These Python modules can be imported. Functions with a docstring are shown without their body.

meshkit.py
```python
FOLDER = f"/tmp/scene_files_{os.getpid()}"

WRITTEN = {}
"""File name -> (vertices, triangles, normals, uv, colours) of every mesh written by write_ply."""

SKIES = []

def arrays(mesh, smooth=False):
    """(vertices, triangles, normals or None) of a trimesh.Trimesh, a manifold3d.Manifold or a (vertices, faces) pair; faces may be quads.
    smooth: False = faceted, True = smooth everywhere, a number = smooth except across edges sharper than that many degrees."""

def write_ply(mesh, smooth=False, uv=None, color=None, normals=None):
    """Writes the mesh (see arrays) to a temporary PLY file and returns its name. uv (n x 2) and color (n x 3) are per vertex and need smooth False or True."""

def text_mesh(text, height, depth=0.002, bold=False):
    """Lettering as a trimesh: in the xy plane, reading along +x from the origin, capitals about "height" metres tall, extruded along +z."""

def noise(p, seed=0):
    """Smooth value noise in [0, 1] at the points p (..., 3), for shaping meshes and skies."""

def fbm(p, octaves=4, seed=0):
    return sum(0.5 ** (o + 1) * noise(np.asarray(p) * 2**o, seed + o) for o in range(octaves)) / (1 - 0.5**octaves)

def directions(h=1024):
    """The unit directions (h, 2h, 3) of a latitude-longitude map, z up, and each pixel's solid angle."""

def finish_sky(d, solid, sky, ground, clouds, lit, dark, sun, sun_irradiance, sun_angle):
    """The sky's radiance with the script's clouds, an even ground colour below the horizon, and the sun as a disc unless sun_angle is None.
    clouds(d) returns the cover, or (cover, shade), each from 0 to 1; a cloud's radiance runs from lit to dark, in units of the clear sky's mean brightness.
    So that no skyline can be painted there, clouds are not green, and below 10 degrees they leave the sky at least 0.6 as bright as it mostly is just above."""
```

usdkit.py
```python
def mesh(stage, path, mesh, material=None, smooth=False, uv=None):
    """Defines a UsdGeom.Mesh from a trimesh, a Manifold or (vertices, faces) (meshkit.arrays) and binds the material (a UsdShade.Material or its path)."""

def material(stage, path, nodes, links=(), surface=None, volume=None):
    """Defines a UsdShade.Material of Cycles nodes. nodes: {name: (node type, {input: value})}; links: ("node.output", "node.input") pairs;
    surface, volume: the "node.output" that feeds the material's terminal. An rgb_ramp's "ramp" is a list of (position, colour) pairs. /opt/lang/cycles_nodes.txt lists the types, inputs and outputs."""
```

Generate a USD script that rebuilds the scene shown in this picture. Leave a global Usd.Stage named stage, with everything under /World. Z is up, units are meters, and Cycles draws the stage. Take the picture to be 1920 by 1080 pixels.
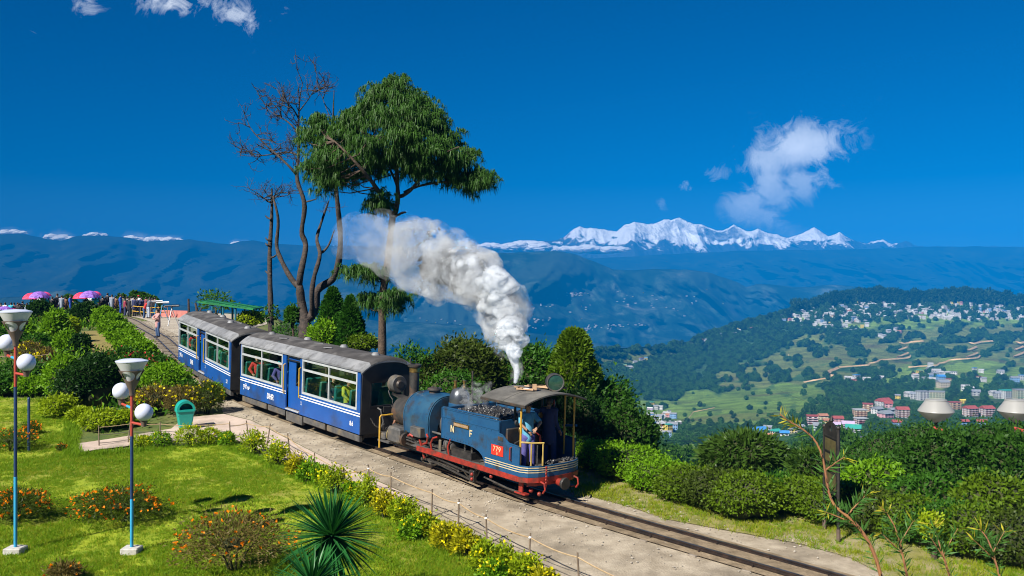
import math, random, numpy as np, trimesh, usdkit, manifold3d as m3
import shapely.geometry as sg, shapely.ops as so
from shapely import affinity
from meshkit import text_mesh, fbm, noise
from pxr import Usd, UsdGeom, UsdLux, UsdShade, Gf, Sdf, Vt
stage = Usd.Stage.CreateInMemory()
UsdGeom.SetStageUpAxis(stage, 'Z'); UsdGeom.SetStageMetersPerUnit(stage, 1.0)
UsdGeom.Xform.Define(stage, '/World'); UsdGeom.Scope.Define(stage, '/World/Looks')
PI = math.pi
# ---------------------------------------------------------------- camera, sky, sun, exposure
CAMZ, F = 6.0, 1730.0
cam = UsdGeom.Camera.Define(stage, '/World/camera')
cam.AddTranslateOp().Set(Gf.Vec3d(0, 0, CAMZ)); cam.AddRotateXOp().Set(90.0)
cam.CreateHorizontalApertureAttr(36.0); cam.CreateVerticalApertureAttr(20.25)
cam.CreateFocalLengthAttr(36.0 * F / 1920.0); cam.CreateClippingRangeAttr(Gf.Vec2f(0.1, 200000.0))
cam.CreateExposureAttr(EXPO := 1.12)
SUN = np.array([-0.66, -0.75, 0.0]); SUN = SUN / np.linalg.norm(SUN)
ELEV = math.radians(42.0); SUN = np.array([SUN[0] * math.cos(ELEV), SUN[1] * math.cos(ELEV), math.sin(ELEV)])
sun = UsdLux.DistantLight.Define(stage, '/World/sun')
sun.CreateIntensityAttr(1.25); sun.CreateAngleAttr(0.53); sun.CreateNormalizeAttr(True); sun.CreateColorAttr(Gf.Vec3f(1.0, 0.95, 0.86))
zz = Gf.Vec3d(*map(float, SUN)); sun.AddOrientOp().Set(Gf.Quatf(Gf.Rotation(Gf.Vec3d(0, 0, 1), zz).GetQuat()))
HAZE = 1.6e-4
HAZE_COLOR = (0.002, 0.235, 0.69)

def sky_material():
    nodes = {'tc': ('texture_coordinate', {}), 'sep': ('separate_xyz', {}),
             'sky': ('sky_texture', {'sky_type': 'single_scattering', 'sun_disc': False, 'sun_elevation': ELEV, 'sun_rotation': math.atan2(SUN[0], SUN[1]),
                                     'altitude': 2200.0, 'air_density': 1.0, 'aerosol_density': 0.1, 'ozone_density': 3.0}),
             'sat': ('hsv', {'hue': 0.518, 'saturation': 1.75, 'value': 0.50}),
             'bg': ('background_shader', {'strength': 0.05})}
    links = [('tc.generated', 'sep.vector'), ('sky.color', 'sat.color')]
    cnt = [0]
    def m(op, a, b=0.0, c=0.0, clamp=False):
        n = f'm{cnt[0]}'; cnt[0] += 1
        ins = {'math_type': op, 'use_clamp': clamp}
        for k, v in (('value1', a), ('value2', b), ('value3', c)):
            if isinstance(v, str): links.append((v, f'{n}.{k}'))
            else: ins[k] = float(v)
        nodes[n] = ('math', ins)
        return n + '.value'
    a = m('divide', 'sep.x', m('maximum', 'sep.y', 0.02)); b = m('divide', 'sep.z', m('maximum', 'sep.y', 0.02))
    nodes['ab'] = ('combine_xyz', {}); links.extend([(a, 'ab.x'), (b, 'ab.y')])
    nodes['n1'] = ('noise_texture', {'dimensions': '3D', 'scale': 30.0, 'detail': 9.0, 'roughness': 0.66, 'distortion': 1.0}); links.append(('ab.vector', 'n1.vector'))
    nodes['n2'] = ('noise_texture', {'dimensions': '3D', 'scale': 12.0, 'detail': 5.0, 'roughness': 0.6}); links.append(('ab.vector', 'n2.vector'))
    # clouds: pixel-free list of (azimuth tangent, elevation tangent, half widths, lean, weight)
    px = [(1500, 278, 84, 42, -0.2, 1.15), (1552, 262, 50, 26, -0.5, .75), (1440, 302, 52, 42, -0.4, .95), (1512, 345, 48, 34, 0.0, .85), (1440, 345, 40, 52, 0.15, .85), (1470, 372, 34, 40, 0.1, .6), (1405, 388, 46, 42, 0.2, 1.0), (1440, 405, 50, 26, 0.5, .85),
          (1480, 432, 42, 20, 0.2, .6), (1345, 328, 32, 24, -0.3, .62), (1284, 348, 15, 16, 0, .6), (1243, 384, 12, 13, 0, .5), (1590, 250, 25, 8, -0.4, .45),
          (160, 8, 35, 22, 0.3, .55), (310, 5, 75, 26, 0.2, .66), (430, 20, 75, 32, 0.4, .66), (537, 20, 22, 12, 0, .45), (65, 60, 22, 10, 0, .3),
          (18, 436, 40, 11, 0, .95), (110, 443, 34, 10, 0.0, .95), (178, 440, 26, 9, 0, .85), (262, 444, 34, 10, 0, .9), (300, 447, 45, 9, 0, .95), (445, 455, 22, 8, 0, .75), (640, 462, 40, 10, 0, .5), (880, 463, 40, 9, 0, .6)]
    mask = None
    for u, v, ru, rv, lean, w in px:
        ca, cb = (u - 960) / F, (540 - v) / F
        da, db = m('subtract', a, ca), m('subtract', b, cb)
        c, s = math.cos(lean), math.sin(lean)
        # lean turns the ellipse clockwise in the picture when positive
        p = m('multiply_add', da, c * F / ru, m('multiply', db, -s * F / ru)); q = m('multiply_add', da, s * F / rv, m('multiply', db, c * F / rv))
        r2 = m('multiply_add', p, p, m('multiply', q, q))
        g = m('multiply', m('exponent', m('multiply', r2, -0.8)), w)
        mask = g if mask is None else m('maximum', mask, m('smoothmin', g, 2.0, 0.01)) if False else m('maximum', mask, g)
    cov = m('multiply_add', m('subtract', 'n1.fac', 0.5), 2.2, mask)
    cov = m('multiply', m('subtract', cov, 0.36), 2.1, clamp=True)
    cov = m('multiply', cov, m('multiply', mask, 4.0, clamp=True))
    cov = m('multiply', cov, 0.92)
    nodes['cr'] = ('rgb_ramp', {'ramp': [(0.3, (4.0, 4.6, 6.0)), (0.55, (10.0, 10.4, 11.0)), (0.75, (16.0, 16.0, 16.0))]})
    sh = m('add', m('multiply', mask, 0.35), m('multiply', 'n2.fac', 0.55)); links.append((sh, 'cr.fac'))
    nodes['mx'] = ('mix_color', {'use_clamp': False, 'use_clamp_result': False}); links.extend([(cov, 'mx.fac'), ('sat.color', 'mx.a'), ('cr.color', 'mx.b'), ('mx.result', 'bg.color')])
    return usdkit.material(stage, '/World/Looks/sky_air', nodes, links, surface='bg.background')
dome = UsdLux.DomeLight.Define(stage, '/World/sky')
UsdShade.MaterialBindingAPI.Apply(dome.GetPrim()).Bind(sky_material())
dome.GetPrim().SetCustomDataByKey('kind', 'structure')
# ---------------------------------------------------------------- helpers
used = {}
def uname(name, parent):
    k = (str(parent), name); n = used.get(k, -1) + 1; used[k] = n
    return name if n == 0 else f'{name}_{n:03d}'
def path_of(parent): return '/World' if parent is None else str(parent.GetPath())
def tag(p, label=None, cat=None, group=None, kind=None):
    for k, v in (('label', label), ('category', cat), ('group', group), ('kind', kind)):
        if v: p.SetCustomDataByKey(k, v)
    return p
def thing(name, label, cat, loc=(0, 0, 0), rz=0.0, group=None, mat=None, scale=None, rx=0.0):
    x = UsdGeom.Xform.Define(stage, '/World/' + uname(name, '/World'))
    if mat is not None: x.AddTransformOp().Set(Gf.Matrix4d(*np.asarray(mat, float).T.ravel().tolist()))
    else:
        x.AddTranslateOp().Set(Gf.Vec3d(*map(float, loc)))
        if rz: x.AddRotateZOp().Set(math.degrees(rz))
        if rx: x.AddRotateXOp().Set(math.degrees(rx))
        if scale is not None: x.AddScaleOp().Set(Gf.Vec3f(*(map(float, scale) if np.ndim(scale) else (float(scale),) * 3)))
    return tag(x.GetPrim(), label, cat, group)
def obj(name, mesh, mat, parent=None, smooth=False, label=None, kind=None, cat=None, group=None):
    pp = path_of(parent)
    m = usdkit.mesh(stage, pp + '/' + uname(name, pp), mesh, mat, smooth)
    return tag(m.GetPrim(), label, cat, group, kind)
def copy_of(root, loc, rz=0.0, label=None, group=None, scale=1.0, name=None):
    was = root.GetCustomData()
    base = name or root.GetName().rstrip('0123456789').rstrip('_')
    r = thing(base, label or was.get('label'), was.get('category'), loc, rz, group or was.get('group'), scale=scale)
    r.GetReferences().AddInternalReference(root.GetPath()); r.SetInstanceable(True)
    return r
def at(u, v, d): return np.array([(u - 960) / F * d, d, CAMZ - (v - 540) / F * d])
def nrm(v): v = np.asarray(v, float); return v / max(np.linalg.norm(v), 1e-12)
class MB:
    def __init__(s): s.v, s.f, s.n = [], [], 0
    def add(s, v, f=None, T=None):
        if f is None:
            if hasattr(v, 'to_mesh'): mm = v.to_mesh(); v, f = mm.vert_properties[:, :3], mm.tri_verts
            else: v, f = v.vertices, v.faces
        v = np.asarray(v, float); f = np.asarray(f, int)
        if f.shape[1] == 4: f = np.vstack([f[:, [0, 1, 2]], f[:, [0, 2, 3]]])
        if T is not None: v = v @ T[:3, :3].T + T[:3, 3]
        s.v.append(v); s.f.append(f + s.n); s.n += len(v); return s
    def box(s, c, e, R=None, bev=0.0):
        e = np.asarray(e, float)
        if bev > 0:
            pts = []
            for i in range(3):
                h = e / 2 - bev; h[i] = e[i] / 2
                pts += [[a * h[0], b * h[1], d * h[2]] for a in (-1, 1) for b in (-1, 1) for d in (-1, 1)]
            hu = m3.Manifold.hull_points(np.array(pts)); mm = hu.to_mesh(); v, f = mm.vert_properties[:, :3].astype(float), mm.tri_verts
        else:
            t = trimesh.creation.box(e); v, f = t.vertices, t.faces
        if R is not None: v = v @ np.asarray(R).T
        return s.add(v + np.asarray(c, float), f)
    def beam(s, p, q, w, h, up=(0, 0, 1)):
        p, q = np.asarray(p, float), np.asarray(q, float); t = nrm(q - p); sd = nrm(np.cross(up, t)); u2 = np.cross(t, sd)
        return s.box((p + q) / 2, (np.linalg.norm(q - p), w, h), np.stack([t, sd, u2], 1))
    def tube(s, pts, r, n=6, cap=True):
        p = np.asarray(pts, float); r = np.broadcast_to(np.asarray(r, float), (len(p),))
        t = np.gradient(p, axis=0); t /= np.linalg.norm(t, axis=1, keepdims=True) + 1e-12
        a0 = np.array([0, 0, 1.0]) if abs(t[0, 2]) < .9 else np.array([1.0, 0, 0])
        A = []
        for i in range(len(p)):
            a0 = a0 - t[i] * (a0 @ t[i]); a0 = a0 / (np.linalg.norm(a0) + 1e-12); A.append(a0)
        A = np.array(A); B = np.cross(t, A); ang = np.arange(n) * 2 * PI / n
        v = p[:, None] + r[:, None, None] * (np.cos(ang)[None, :, None] * A[:, None] + np.sin(ang)[None, :, None] * B[:, None])
        i, j = np.meshgrid(np.arange(len(p) - 1), np.arange(n), indexing='ij')
        q = np.stack([i * n + j, i * n + (j + 1) % n, (i + 1) * n + (j + 1) % n, (i + 1) * n + j], -1).reshape(-1, 4)
        v = v.reshape(-1, 3); f = np.vstack([q[:, [0, 1, 2]], q[:, [0, 2, 3]]])
        if cap:
            k = len(v); v = np.vstack([v, p[:1], p[-1:]]); j = np.arange(n); j2 = (j + 1) % n; o = (len(p) - 1) * n
            f = np.vstack([f, np.stack([j2, j, np.full(n, k)], 1), np.stack([o + j, o + j2, np.full(n, k + 1)], 1)])
        return s.add(v, f)
    def cyl(s, p, q, r, r2=None, n=16): return s.tube([p, q], [r, r if r2 is None else r2], n)
    def lathe(s, prof, n=24, T=None):
        prof = np.asarray(prof, float); ang = np.arange(n) * 2 * PI / n; k = len(prof)
        v = np.stack([prof[:, 0, None] * np.cos(ang), prof[:, 0, None] * np.sin(ang), np.repeat(prof[:, 1, None], n, 1)], -1).reshape(-1, 3)
        i, j = np.meshgrid(np.arange(k - 1), np.arange(n), indexing='ij')
        q = np.stack([i * n + j, i * n + (j + 1) % n, (i + 1) * n + (j + 1) % n, (i + 1) * n + j], -1).reshape(-1, 4)
        return s.add(v, q, T)
    def prism(s, poly, depth, T=None):
        if not isinstance(poly, (sg.Polygon, sg.MultiPolygon)): poly = sg.Polygon(poly)
        for g in getattr(poly, 'geoms', [poly]):
            s.add(trimesh.creation.extrude_polygon(g, depth, engine='earcut'), T=T)
        return s
    def sphere(s, c, r, n=2, sc=(1, 1, 1)):
        t = trimesh.creation.icosphere(n, 1.0); return s.add(t.vertices * r * np.asarray(sc) + np.asarray(c, float), t.faces)
    def mesh(s): return (np.vstack(s.v), np.vstack(s.f))
    def build(s, name, mat, parent=None, smooth=30, **k): return obj(name, s.mesh(), mat, parent, smooth, **k)
def TM(o, x, y, z):
    T = np.eye(4); T[:3, 0], T[:3, 1], T[:3, 2], T[:3, 3] = x, y, z, o; return T
def rotz(a): c, s = math.cos(a), math.sin(a); return np.array([[c, -s, 0], [s, c, 0], [0, 0, 1.0]])
# ---------------------------------------------------------------- materials
def pm(name, c, rough=0.6, metal=0.0, c2=None, scale=6.0, lo=0.35, hi=0.65, bump=0.0, bscale=None, bdist=0.02, coord='object', spec=0.5, c3=None, s3=1.0, extra=None, detail=5.0, coat=0.0):
    nodes = {'p': ('principled_bsdf', {'roughness': rough, 'metallic': metal, 'specular_ior_level': spec, 'base_color': c, 'coat_weight': coat, 'coat_roughness': .15}), 'tc': ('texture_coordinate', {}), 'g': ('geometry', {})}
    src = 'tc.object' if coord == 'object' else 'g.position'
    links = []
    if c2 is not None:
        nodes['n'] = ('noise_texture', {'scale': scale, 'detail': detail, 'roughness': 0.6}); nodes['r'] = ('rgb_ramp', {'ramp': [(lo, c), (hi, c2)]})
        links += [(src, 'n.vector'), ('n.fac', 'r.fac')]; out = 'r.color'
        if c3 is not None:
            nodes['n3'] = ('noise_texture', {'scale': s3, 'detail': 4.0, 'roughness': 0.6}); nodes['m3'] = ('map_range', {'from_min': .5, 'from_max': .68, 'clamp': True}); nodes['x3'] = ('mix_color', {'b': c3})
            links += [(src, 'n3.vector'), ('n3.fac', 'm3.value'), ('m3.result', 'x3.fac'), (out, 'x3.a')]; out = 'x3.result'
        links.append((out, 'p.base_color'))
    if bump:
        nodes['bn'] = ('noise_texture', {'scale': bscale or scale * 4, 'detail': 4.0}); nodes['b'] = ('bump', {'strength': bump, 'distance': bdist})
        links += [(src, 'bn.vector'), ('bn.fac', 'b.height'), ('b.normal', 'p.normal')]
    return usdkit.material(stage, '/World/Looks/' + name, nodes, links, surface='p.BSDF')
def leaf_mat(name, cols, rough=0.5, trans=0.3, tint=(1.5, 1.5, .6), clump=0.6, cs=1.2):
    cols = [(min(.8, 1.5 * c[0]), min(.8, 1.55 * c[1]), min(.8, 1.0 * c[2])) for c in cols]; n = len(cols); pos = np.linspace(0.05, .95, n)
    nodes = {'g': ('geometry', {}), 'ob': ('object_info', {}), 'tc': ('texture_coordinate', {}), 'n': ('noise_texture', {'scale': cs, 'detail': 3.0}), 'a': ('math', {'math_type': 'multiply_add', 'value2': clump, 'value3': -clump / 2}), 'b': ('math', {'math_type': 'add', 'use_clamp': True}),
             'r': ('rgb_ramp', {'ramp': list(zip(pos, cols))}), 'p': ('principled_bsdf', {'roughness': rough, 'specular_ior_level': .15}), 't': ('translucent_bsdf', {}), 'tm': ('mix', {'mix_type': 'multiply', 'fac': 1.0, 'color2': tint}), 'x': ('mix_closure', {'fac': trans})}
    links = [('tc.object', 'n.vector'), ('n.fac', 'a.value1'), ('g.random_per_island', 'b.value1'), ('a.value', 'b.value2'), ('b.value', 'r.fac'), ('r.color', 'p.base_color'), ('r.color', 'tm.color1'), ('tm.color', 't.color'), ('p.BSDF', 'x.closure1'), ('t.BSDF', 'x.closure2')]
    return usdkit.material(stage, '/World/Looks/' + name, nodes, links, surface='x.closure')
# ---------------------------------------------------------------- far land
def ip(xs, tab): tab = np.asarray(tab, float); return np.interp(xs, tab[:, 0], tab[:, 1])
def ridged(p, octv=5, seed=0):
    o, a, tot = 0, 0.5, 0
    for k in range(octv):
        n = 1 - np.abs(2 * noise(np.asarray(p) * 2 ** k, seed + 7 * k) - 1); o = o + a * n * n; tot += a; a *= 0.5
    return o / tot
def land(crest, base, dc, db, nu, nt, amp, cell, seed, u0, u1, octv=6, rough=0.0, rcell=40, gamma=1.0, back=0.75):
    """A mountain side as a grid: crest and base skylines (image column -> row), their distances, relief pushed along the line of sight. Ends with a back slope."""
    us = np.linspace(u0, u1, nu); ts = np.linspace(0, 1, nt)
    vc = ip(us, crest); vb = ip(us, base) if np.ndim(base) else np.full(nu, float(base))
    Dc = ip(us, dc) if np.ndim(dc) else np.full(nu, float(dc)); Db = ip(us, db) if np.ndim(db) else np.full(nu, float(db))
    if rough: vc = vc - rough * (fbm(np.stack([us / rcell, us * 0 + seed, us * 0], -1), 6, seed) - .5)
    T = ts[:, None] ** gamma
    V = vc[None] + (vb - vc)[None] * ts[:, None]; D = Dc[None] * (Db / Dc)[None] ** T
    U = np.broadcast_to(us[None], V.shape)
    X = (U - 960) / F * D; Z = CAMZ - (V - 540) / F * D
    wx = X + 1.2 * cell * (fbm(np.stack([X / cell * .6, D / cell * .5, X * 0 + 3], -1), 3, seed + 90) - .5)
    P = np.stack([wx / cell, D / cell * .22, X * 0 + seed], -1)
    w = np.clip(ts * 5, 0.12, 1)[:, None]
    D2 = D * (1 + .35 * amp * w * (fbm(np.stack([X / (cell * .3), D / (cell * .45), X * 0 + 9], -1), 5, seed + 40) - .5)) * (1 - amp * w * (ridged(P, octv, seed) - .45))
    X = (U - 960) / F * D2; Z = CAMZ - (V - 540) / F * D2
    # back slope
    bx, bd = X[0] / D2[0] * D2[0] * (2 - back), D2[0] * (2 - back)
    bz = Z[0] - (bd - D2[0]) * .45
    v = np.concatenate([np.stack([bx, bd, bz], -1)[None], np.stack([X, D2, Z], -1)]).reshape(-1, 3)
    i, j = np.meshgrid(np.arange(nt), np.arange(nu - 1), indexing='ij')
    q = np.stack([i * nu + j, (i + 1) * nu + j, (i + 1) * nu + j + 1, i * nu + j + 1], -1).reshape(-1, 4)
    return v, q, (us, ts, U, V, D2)
def hill_mat(name, cols, scale, scale2, cfield, bump=0.0, fl=.52, fh=.6, cpos=None):
    nodes = {'g': ('geometry', {}), 'n': ('noise_texture', {'scale': scale, 'detail': 9.0, 'roughness': .65}), 'r': ('rgb_ramp', {'ramp': cols}), 'n2': ('noise_texture', {'scale': scale2, 'detail': 6.0, 'roughness': .6}),
             'mr': ('map_range', {'from_min': fl, 'from_max': fh, 'clamp': True}), 'x': ('mix_color', {'b': cfield}), 'd': ('principled_bsdf', {'roughness': 1.0, 'specular_ior_level': .05})}
    links = [('g.position', 'n.vector'), ('n.fac', 'r.fac'), ('g.position', 'n2.vector'), ('n2.fac', 'mr.value'), ('mr.result', 'x.fac'), ('r.color', 'x.a'), ('x.result', 'd.base_color')]
    if bump:
        nodes['b'] = ('bump', {'strength': 1.0, 'distance': bump}); links += [('n.fac', 'b.height'), ('b.normal', 'd.normal')]
    return usdkit.material(stage, '/World/Looks/' + name, nodes, links, surface='d.BSDF')
FOREST = [(.3, (.008, .014, .01)), (.5, (.014, .024, .014)), (.7, (.03, .04, .022))]
M_far = hill_mat('far_forest', FOREST, .004, .0012, (.015, .03, .025), 25)
M_mid = hill_mat('mid_forest', [(.3, (.004, .014, .012)), (.48, (.010, .03, .024)), (.6, (.04, .07, .06)), (.68, (.09, .11, .10)), (.75, (.2, .19, .18))], .006, .0018, (.022, .042, .035), 20)
def snow_mat():
    nodes = {'g': ('geometry', {}), 's': ('separate_xyz', {}), 'n': ('noise_texture', {'scale': .0022, 'detail': 8.0, 'roughness': .65}), 'n2': ('noise_texture', {'scale': .012, 'detail': 6.0, 'roughness': .6}),
             'a': ('math', {'math_type': 'multiply_add', 'value2': 600.0}), 'a2': ('math', {'math_type': 'multiply_add', 'value2': 400.0}), 'mr': ('map_range', {'from_min': 905.0, 'from_max': 950.0, 'clamp': True}),
             'x': ('mix_color', {'a': (.05, .06, .075), 'b': (.92, .93, .95)}), 'd': ('principled_bsdf', {'roughness': .9, 'specular_ior_level': .1}), 'b': ('bump', {'strength': 1.0, 'distance': 60.0})}
    nodes['dx'] = ('math', {'math_type': 'subtract', 'value2': 1850.0}); nodes['ax'] = ('math', {'math_type': 'absolute'}); nodes['zx'] = ('math', {'math_type': 'multiply_add', 'value2': -.05})
    links = [('s.x', 'dx.value1'), ('dx.value', 'ax.value1'), ('ax.value', 'zx.value1'), ('s.z', 'zx.value3'), ('g.position', 's.vector'), ('g.position', 'n.vector'), ('g.position', 'n2.vector'), ('n.fac', 'a.value1'), ('zx.value', 'a.value3'), ('n2.fac', 'a2.value1'), ('a.value', 'a2.value3'), ('a2.value', 'mr.value'), ('mr.result', 'x.fac'), ('x.result', 'd.base_color'), ('n2.fac', 'b.height'), ('b.normal', 'd.normal')]
    return usdkit.material(stage, '/World/Looks/snow_and_rock', nodes, links, surface='d.BSDF')
crest_snow = [(860, 466), (930, 459), (975, 454), (990, 452), (1005, 455), (1020, 452), (1040, 453), (1058, 444), (1072, 431), (1087, 423), (1100, 428), (1118, 427), (1140, 433), (1156, 434), (1172, 420), (1188, 417), (1203, 418), (1216, 422), (1232, 418), (1246, 412), (1258, 412), (1273, 407), (1288, 414), (1300, 419), (1314, 421), (1335, 428), (1354, 433), (1365, 428), (1376, 420), (1386, 425), (1398, 432), (1410, 433), (1421, 429), (1440, 438), (1456, 440), (1480, 446), (1500, 440), (1514, 433), (1527, 427), (1540, 436), (1553, 444), (1563, 440), (1574, 434), (1586, 444), (1600, 451), (1625, 455), (1645, 450), (1655, 449), (1672, 458), (1690, 455), (1700, 452), (1715, 459), (1740, 461), (1800, 463), (1860, 461), (1990, 464)]
SNOW_D = 9800.0
v, q, _ = land(crest_snow, 520, SNOW_D, SNOW_D * .90, 900, 90, .1, 1000, 5, 840, 2000, rough=5.0, rcell=14)
obj('snow_mountains', (v, q), snow_mat(), None, True, 'snow capped mountain range with broad white summits on the horizon', 'structure', 'mountain')
# dark blue forested ranges before the snow and at the left
v, q, _ = land([(-120, 446), (0, 440), (40, 438), (75, 445), (115, 452), (145, 443), (200, 441), (245, 447), (275, 453), (300, 452), (330, 451), (355, 449), (380, 453), (410, 457), (430, 458), (450, 453), (475, 450), (500, 455), (530, 458), (570, 461), (640, 460), (760, 464), (880, 474), (1000, 480), (1120, 484), (1250, 477), (1400, 470), (1600, 468), (1700, 464), (1800, 462), (1920, 464), (2050, 466)], 640, [(-100, 6800), (600, 7000), (1000, 8200), (2000, 8300)], [(-100, 4200), (2000, 6000)], 420, 110, .15, 520, 11, -120, 2050, rough=3.0, rcell=30)
obj('far_mountains', (v, q), M_far, None, True, 'far forested mountain ridge fading into blue haze', 'structure', 'mountain')
v, q, MID = land([(560, 560), (640, 530), (760, 500), (860, 478), (930, 474), (1000, 472), (1040, 471), (1075, 476), (1110, 488), (1150, 505), (1185, 506), (1230, 504), (1290, 506), (1330, 512), (1380, 528), (1400, 538), (1420, 532), (1450, 533), (1470, 536), (1520, 538), (1560, 533), (1590, 536), (1700, 550), (2000, 560)], 760, [(560, 4300), (1000, 4700), (2000, 5300)], [(560, 3000), (2000, 3000)], 420, 110, .2, 480, 23, 560, 2000, rough=4.0, rcell=30)
obj('middle_mountains', (v, q), M_mid, None, True, 'blue hazy mountainside dotted with villages and fields', 'structure', 'mountain')
v, q, _ = land([(-120, 575), (0, 560), (120, 545), (260, 560), (420, 585), (560, 575), (700, 600), (900, 610), (1100, 640), (1250, 660)], 900, [(-120, 3600), (1250, 3200)], [(-120, 1900), (1250, 1700)], 380, 110, .24, 500, 31, -120, 1260, rough=6.0, rcell=40)
obj('valley_slopes', (v, q), M_mid, None, True, 'lower valley slopes in blue haze below the viewpoint', 'structure', 'hill')
# far villages, specks on the blue slopes
vm = MB(); r = np.random.default_rng(88)
def far_villages():
    for (cu, cv, n, su, sv) in ((1080, 552, 26, 12, 3), (1060, 575, 20, 40, 10), (1110, 615, 14, 6, 5), (1150, 612, 16, 20, 3), (1200, 610, 10, 10, 2), (1010, 600, 14, 18, 5), (990, 612, 14, 14, 5), (1175, 560, 10, 30, 10), (830, 610, 20, 30, 10), (880, 640, 14, 20, 6), (760, 620, 14, 20, 6), (1300, 560, 12, 40, 10), (425, 538, 5, 5, 1), (1240, 575, 14, 40, 12), (940, 560, 12, 30, 12)):
        for _ in range(n): yield r.normal(cu, su), r.normal(cv, sv)
import scipy.interpolate as si
vc_ = np.interp(MID[0], MID[0], MID[3][0])
for u, v in far_villages():
    i = int(np.clip(np.interp(u, MID[0], np.arange(len(MID[0]))), 0, len(MID[0]) - 1)); col = MID[3][:, i]
    if v < col[0] + 4 or u < MID[0][0]: continue
    d = float(np.interp(v, col, MID[4][:, i])); P = at(u, v, d); a = r.uniform(2.4, 6.5) * (d / 5000); vm.box(P + (0, 0, 2), (a * r.uniform(1, 2.2), a, a * .8), rotz(r.random()))
vm.build('far_villages', pm('far_village_white', (.42, .40, .38), .9), None, False, label='specks of far villages on the blue mountainside', kind='stuff')
# ---------------------------------------------------------------- the loop's plateau
from scipy.interpolate import CubicSpline, PchipInterpolator
_hk = np.array([(-12, .0), (3, .1), (15, .3), (17.8, .45), (23, .72), (28, .98), (36, 1.5), (45, 2.15), (50, 2.5), (57, 2.9), (75, 3.3), (90, 3.45), (125, 3.6)])
_hy = np.arange(-12, 126, 1.0); _hz = PchipInterpolator(_hk[:, 0], _hk[:, 1])(_hy)
def H(y): return np.interp(y, _hy, _hz)
def G(u, v):
    d = 25.0
    for _ in range(60): d = .5 * d + .5 * (CAMZ - H(d)) * F / (v - 540)
    return np.array([(u - 960) / F * d, d, H(d)])
def gp(pts): return [tuple(G(u, v)[:2]) for u, v in pts]
TR = np.array([(14.3, 8.6), (9.75, 13.4), (5.33, 18.07), (.76, 22.93), (-3.97, 28.6), (-9.7, 35.6), (-14.9, 43.8), (-18.3, 50.2), (-21.6, 56.7), (-26.5, 66), (-31, 75), (-36.5, 84), (-44, 92)])
_ts = np.concatenate([[0], np.cumsum(np.linalg.norm(np.diff(TR, axis=0), axis=1))]); _cs = CubicSpline(_ts, TR)
TS = np.arange(0, _ts[-1], .25); TP = _cs(TS); TD = _cs(TS, 1); TD /= np.linalg.norm(TD, axis=1, keepdims=True); TN = np.stack([TD[:, 1], -TD[:, 0]], 1)   # TN points away from the camera side
if TN[40, 1] < 0: TN = -TN
def sheet(poly, off, name, mat, label=None, step=1.0, kind='structure'):
    y0, y1 = math.floor(poly.bounds[1]), math.ceil(poly.bounds[3]); vs, fs, n = [], [], 0
    for y in np.arange(y0, y1, step):
        g = poly.intersection(sg.box(-200, y, 200, y + step))
        for p in getattr(g, 'geoms', [g]):
            if p.geom_type != 'Polygon' or p.area < 1e-5: continue
            v2, f2 = trimesh.creation.triangulate_polygon(p, engine='earcut')
            if len(f2) == 0: continue
            vs.append(np.column_stack([v2, H(v2[:, 1]) + off])); fs.append(f2 + n); n += len(v2)
    v, f = np.vstack(vs), np.vstack(fs)
    nz = np.cross(v[f[:, 1]] - v[f[:, 0]], v[f[:, 2]] - v[f[:, 0]])[:, 2]; f[nz < 0] = f[nz < 0][:, ::-1]
    return obj(name, (v, f), mat, None, False, label, kind)
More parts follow.
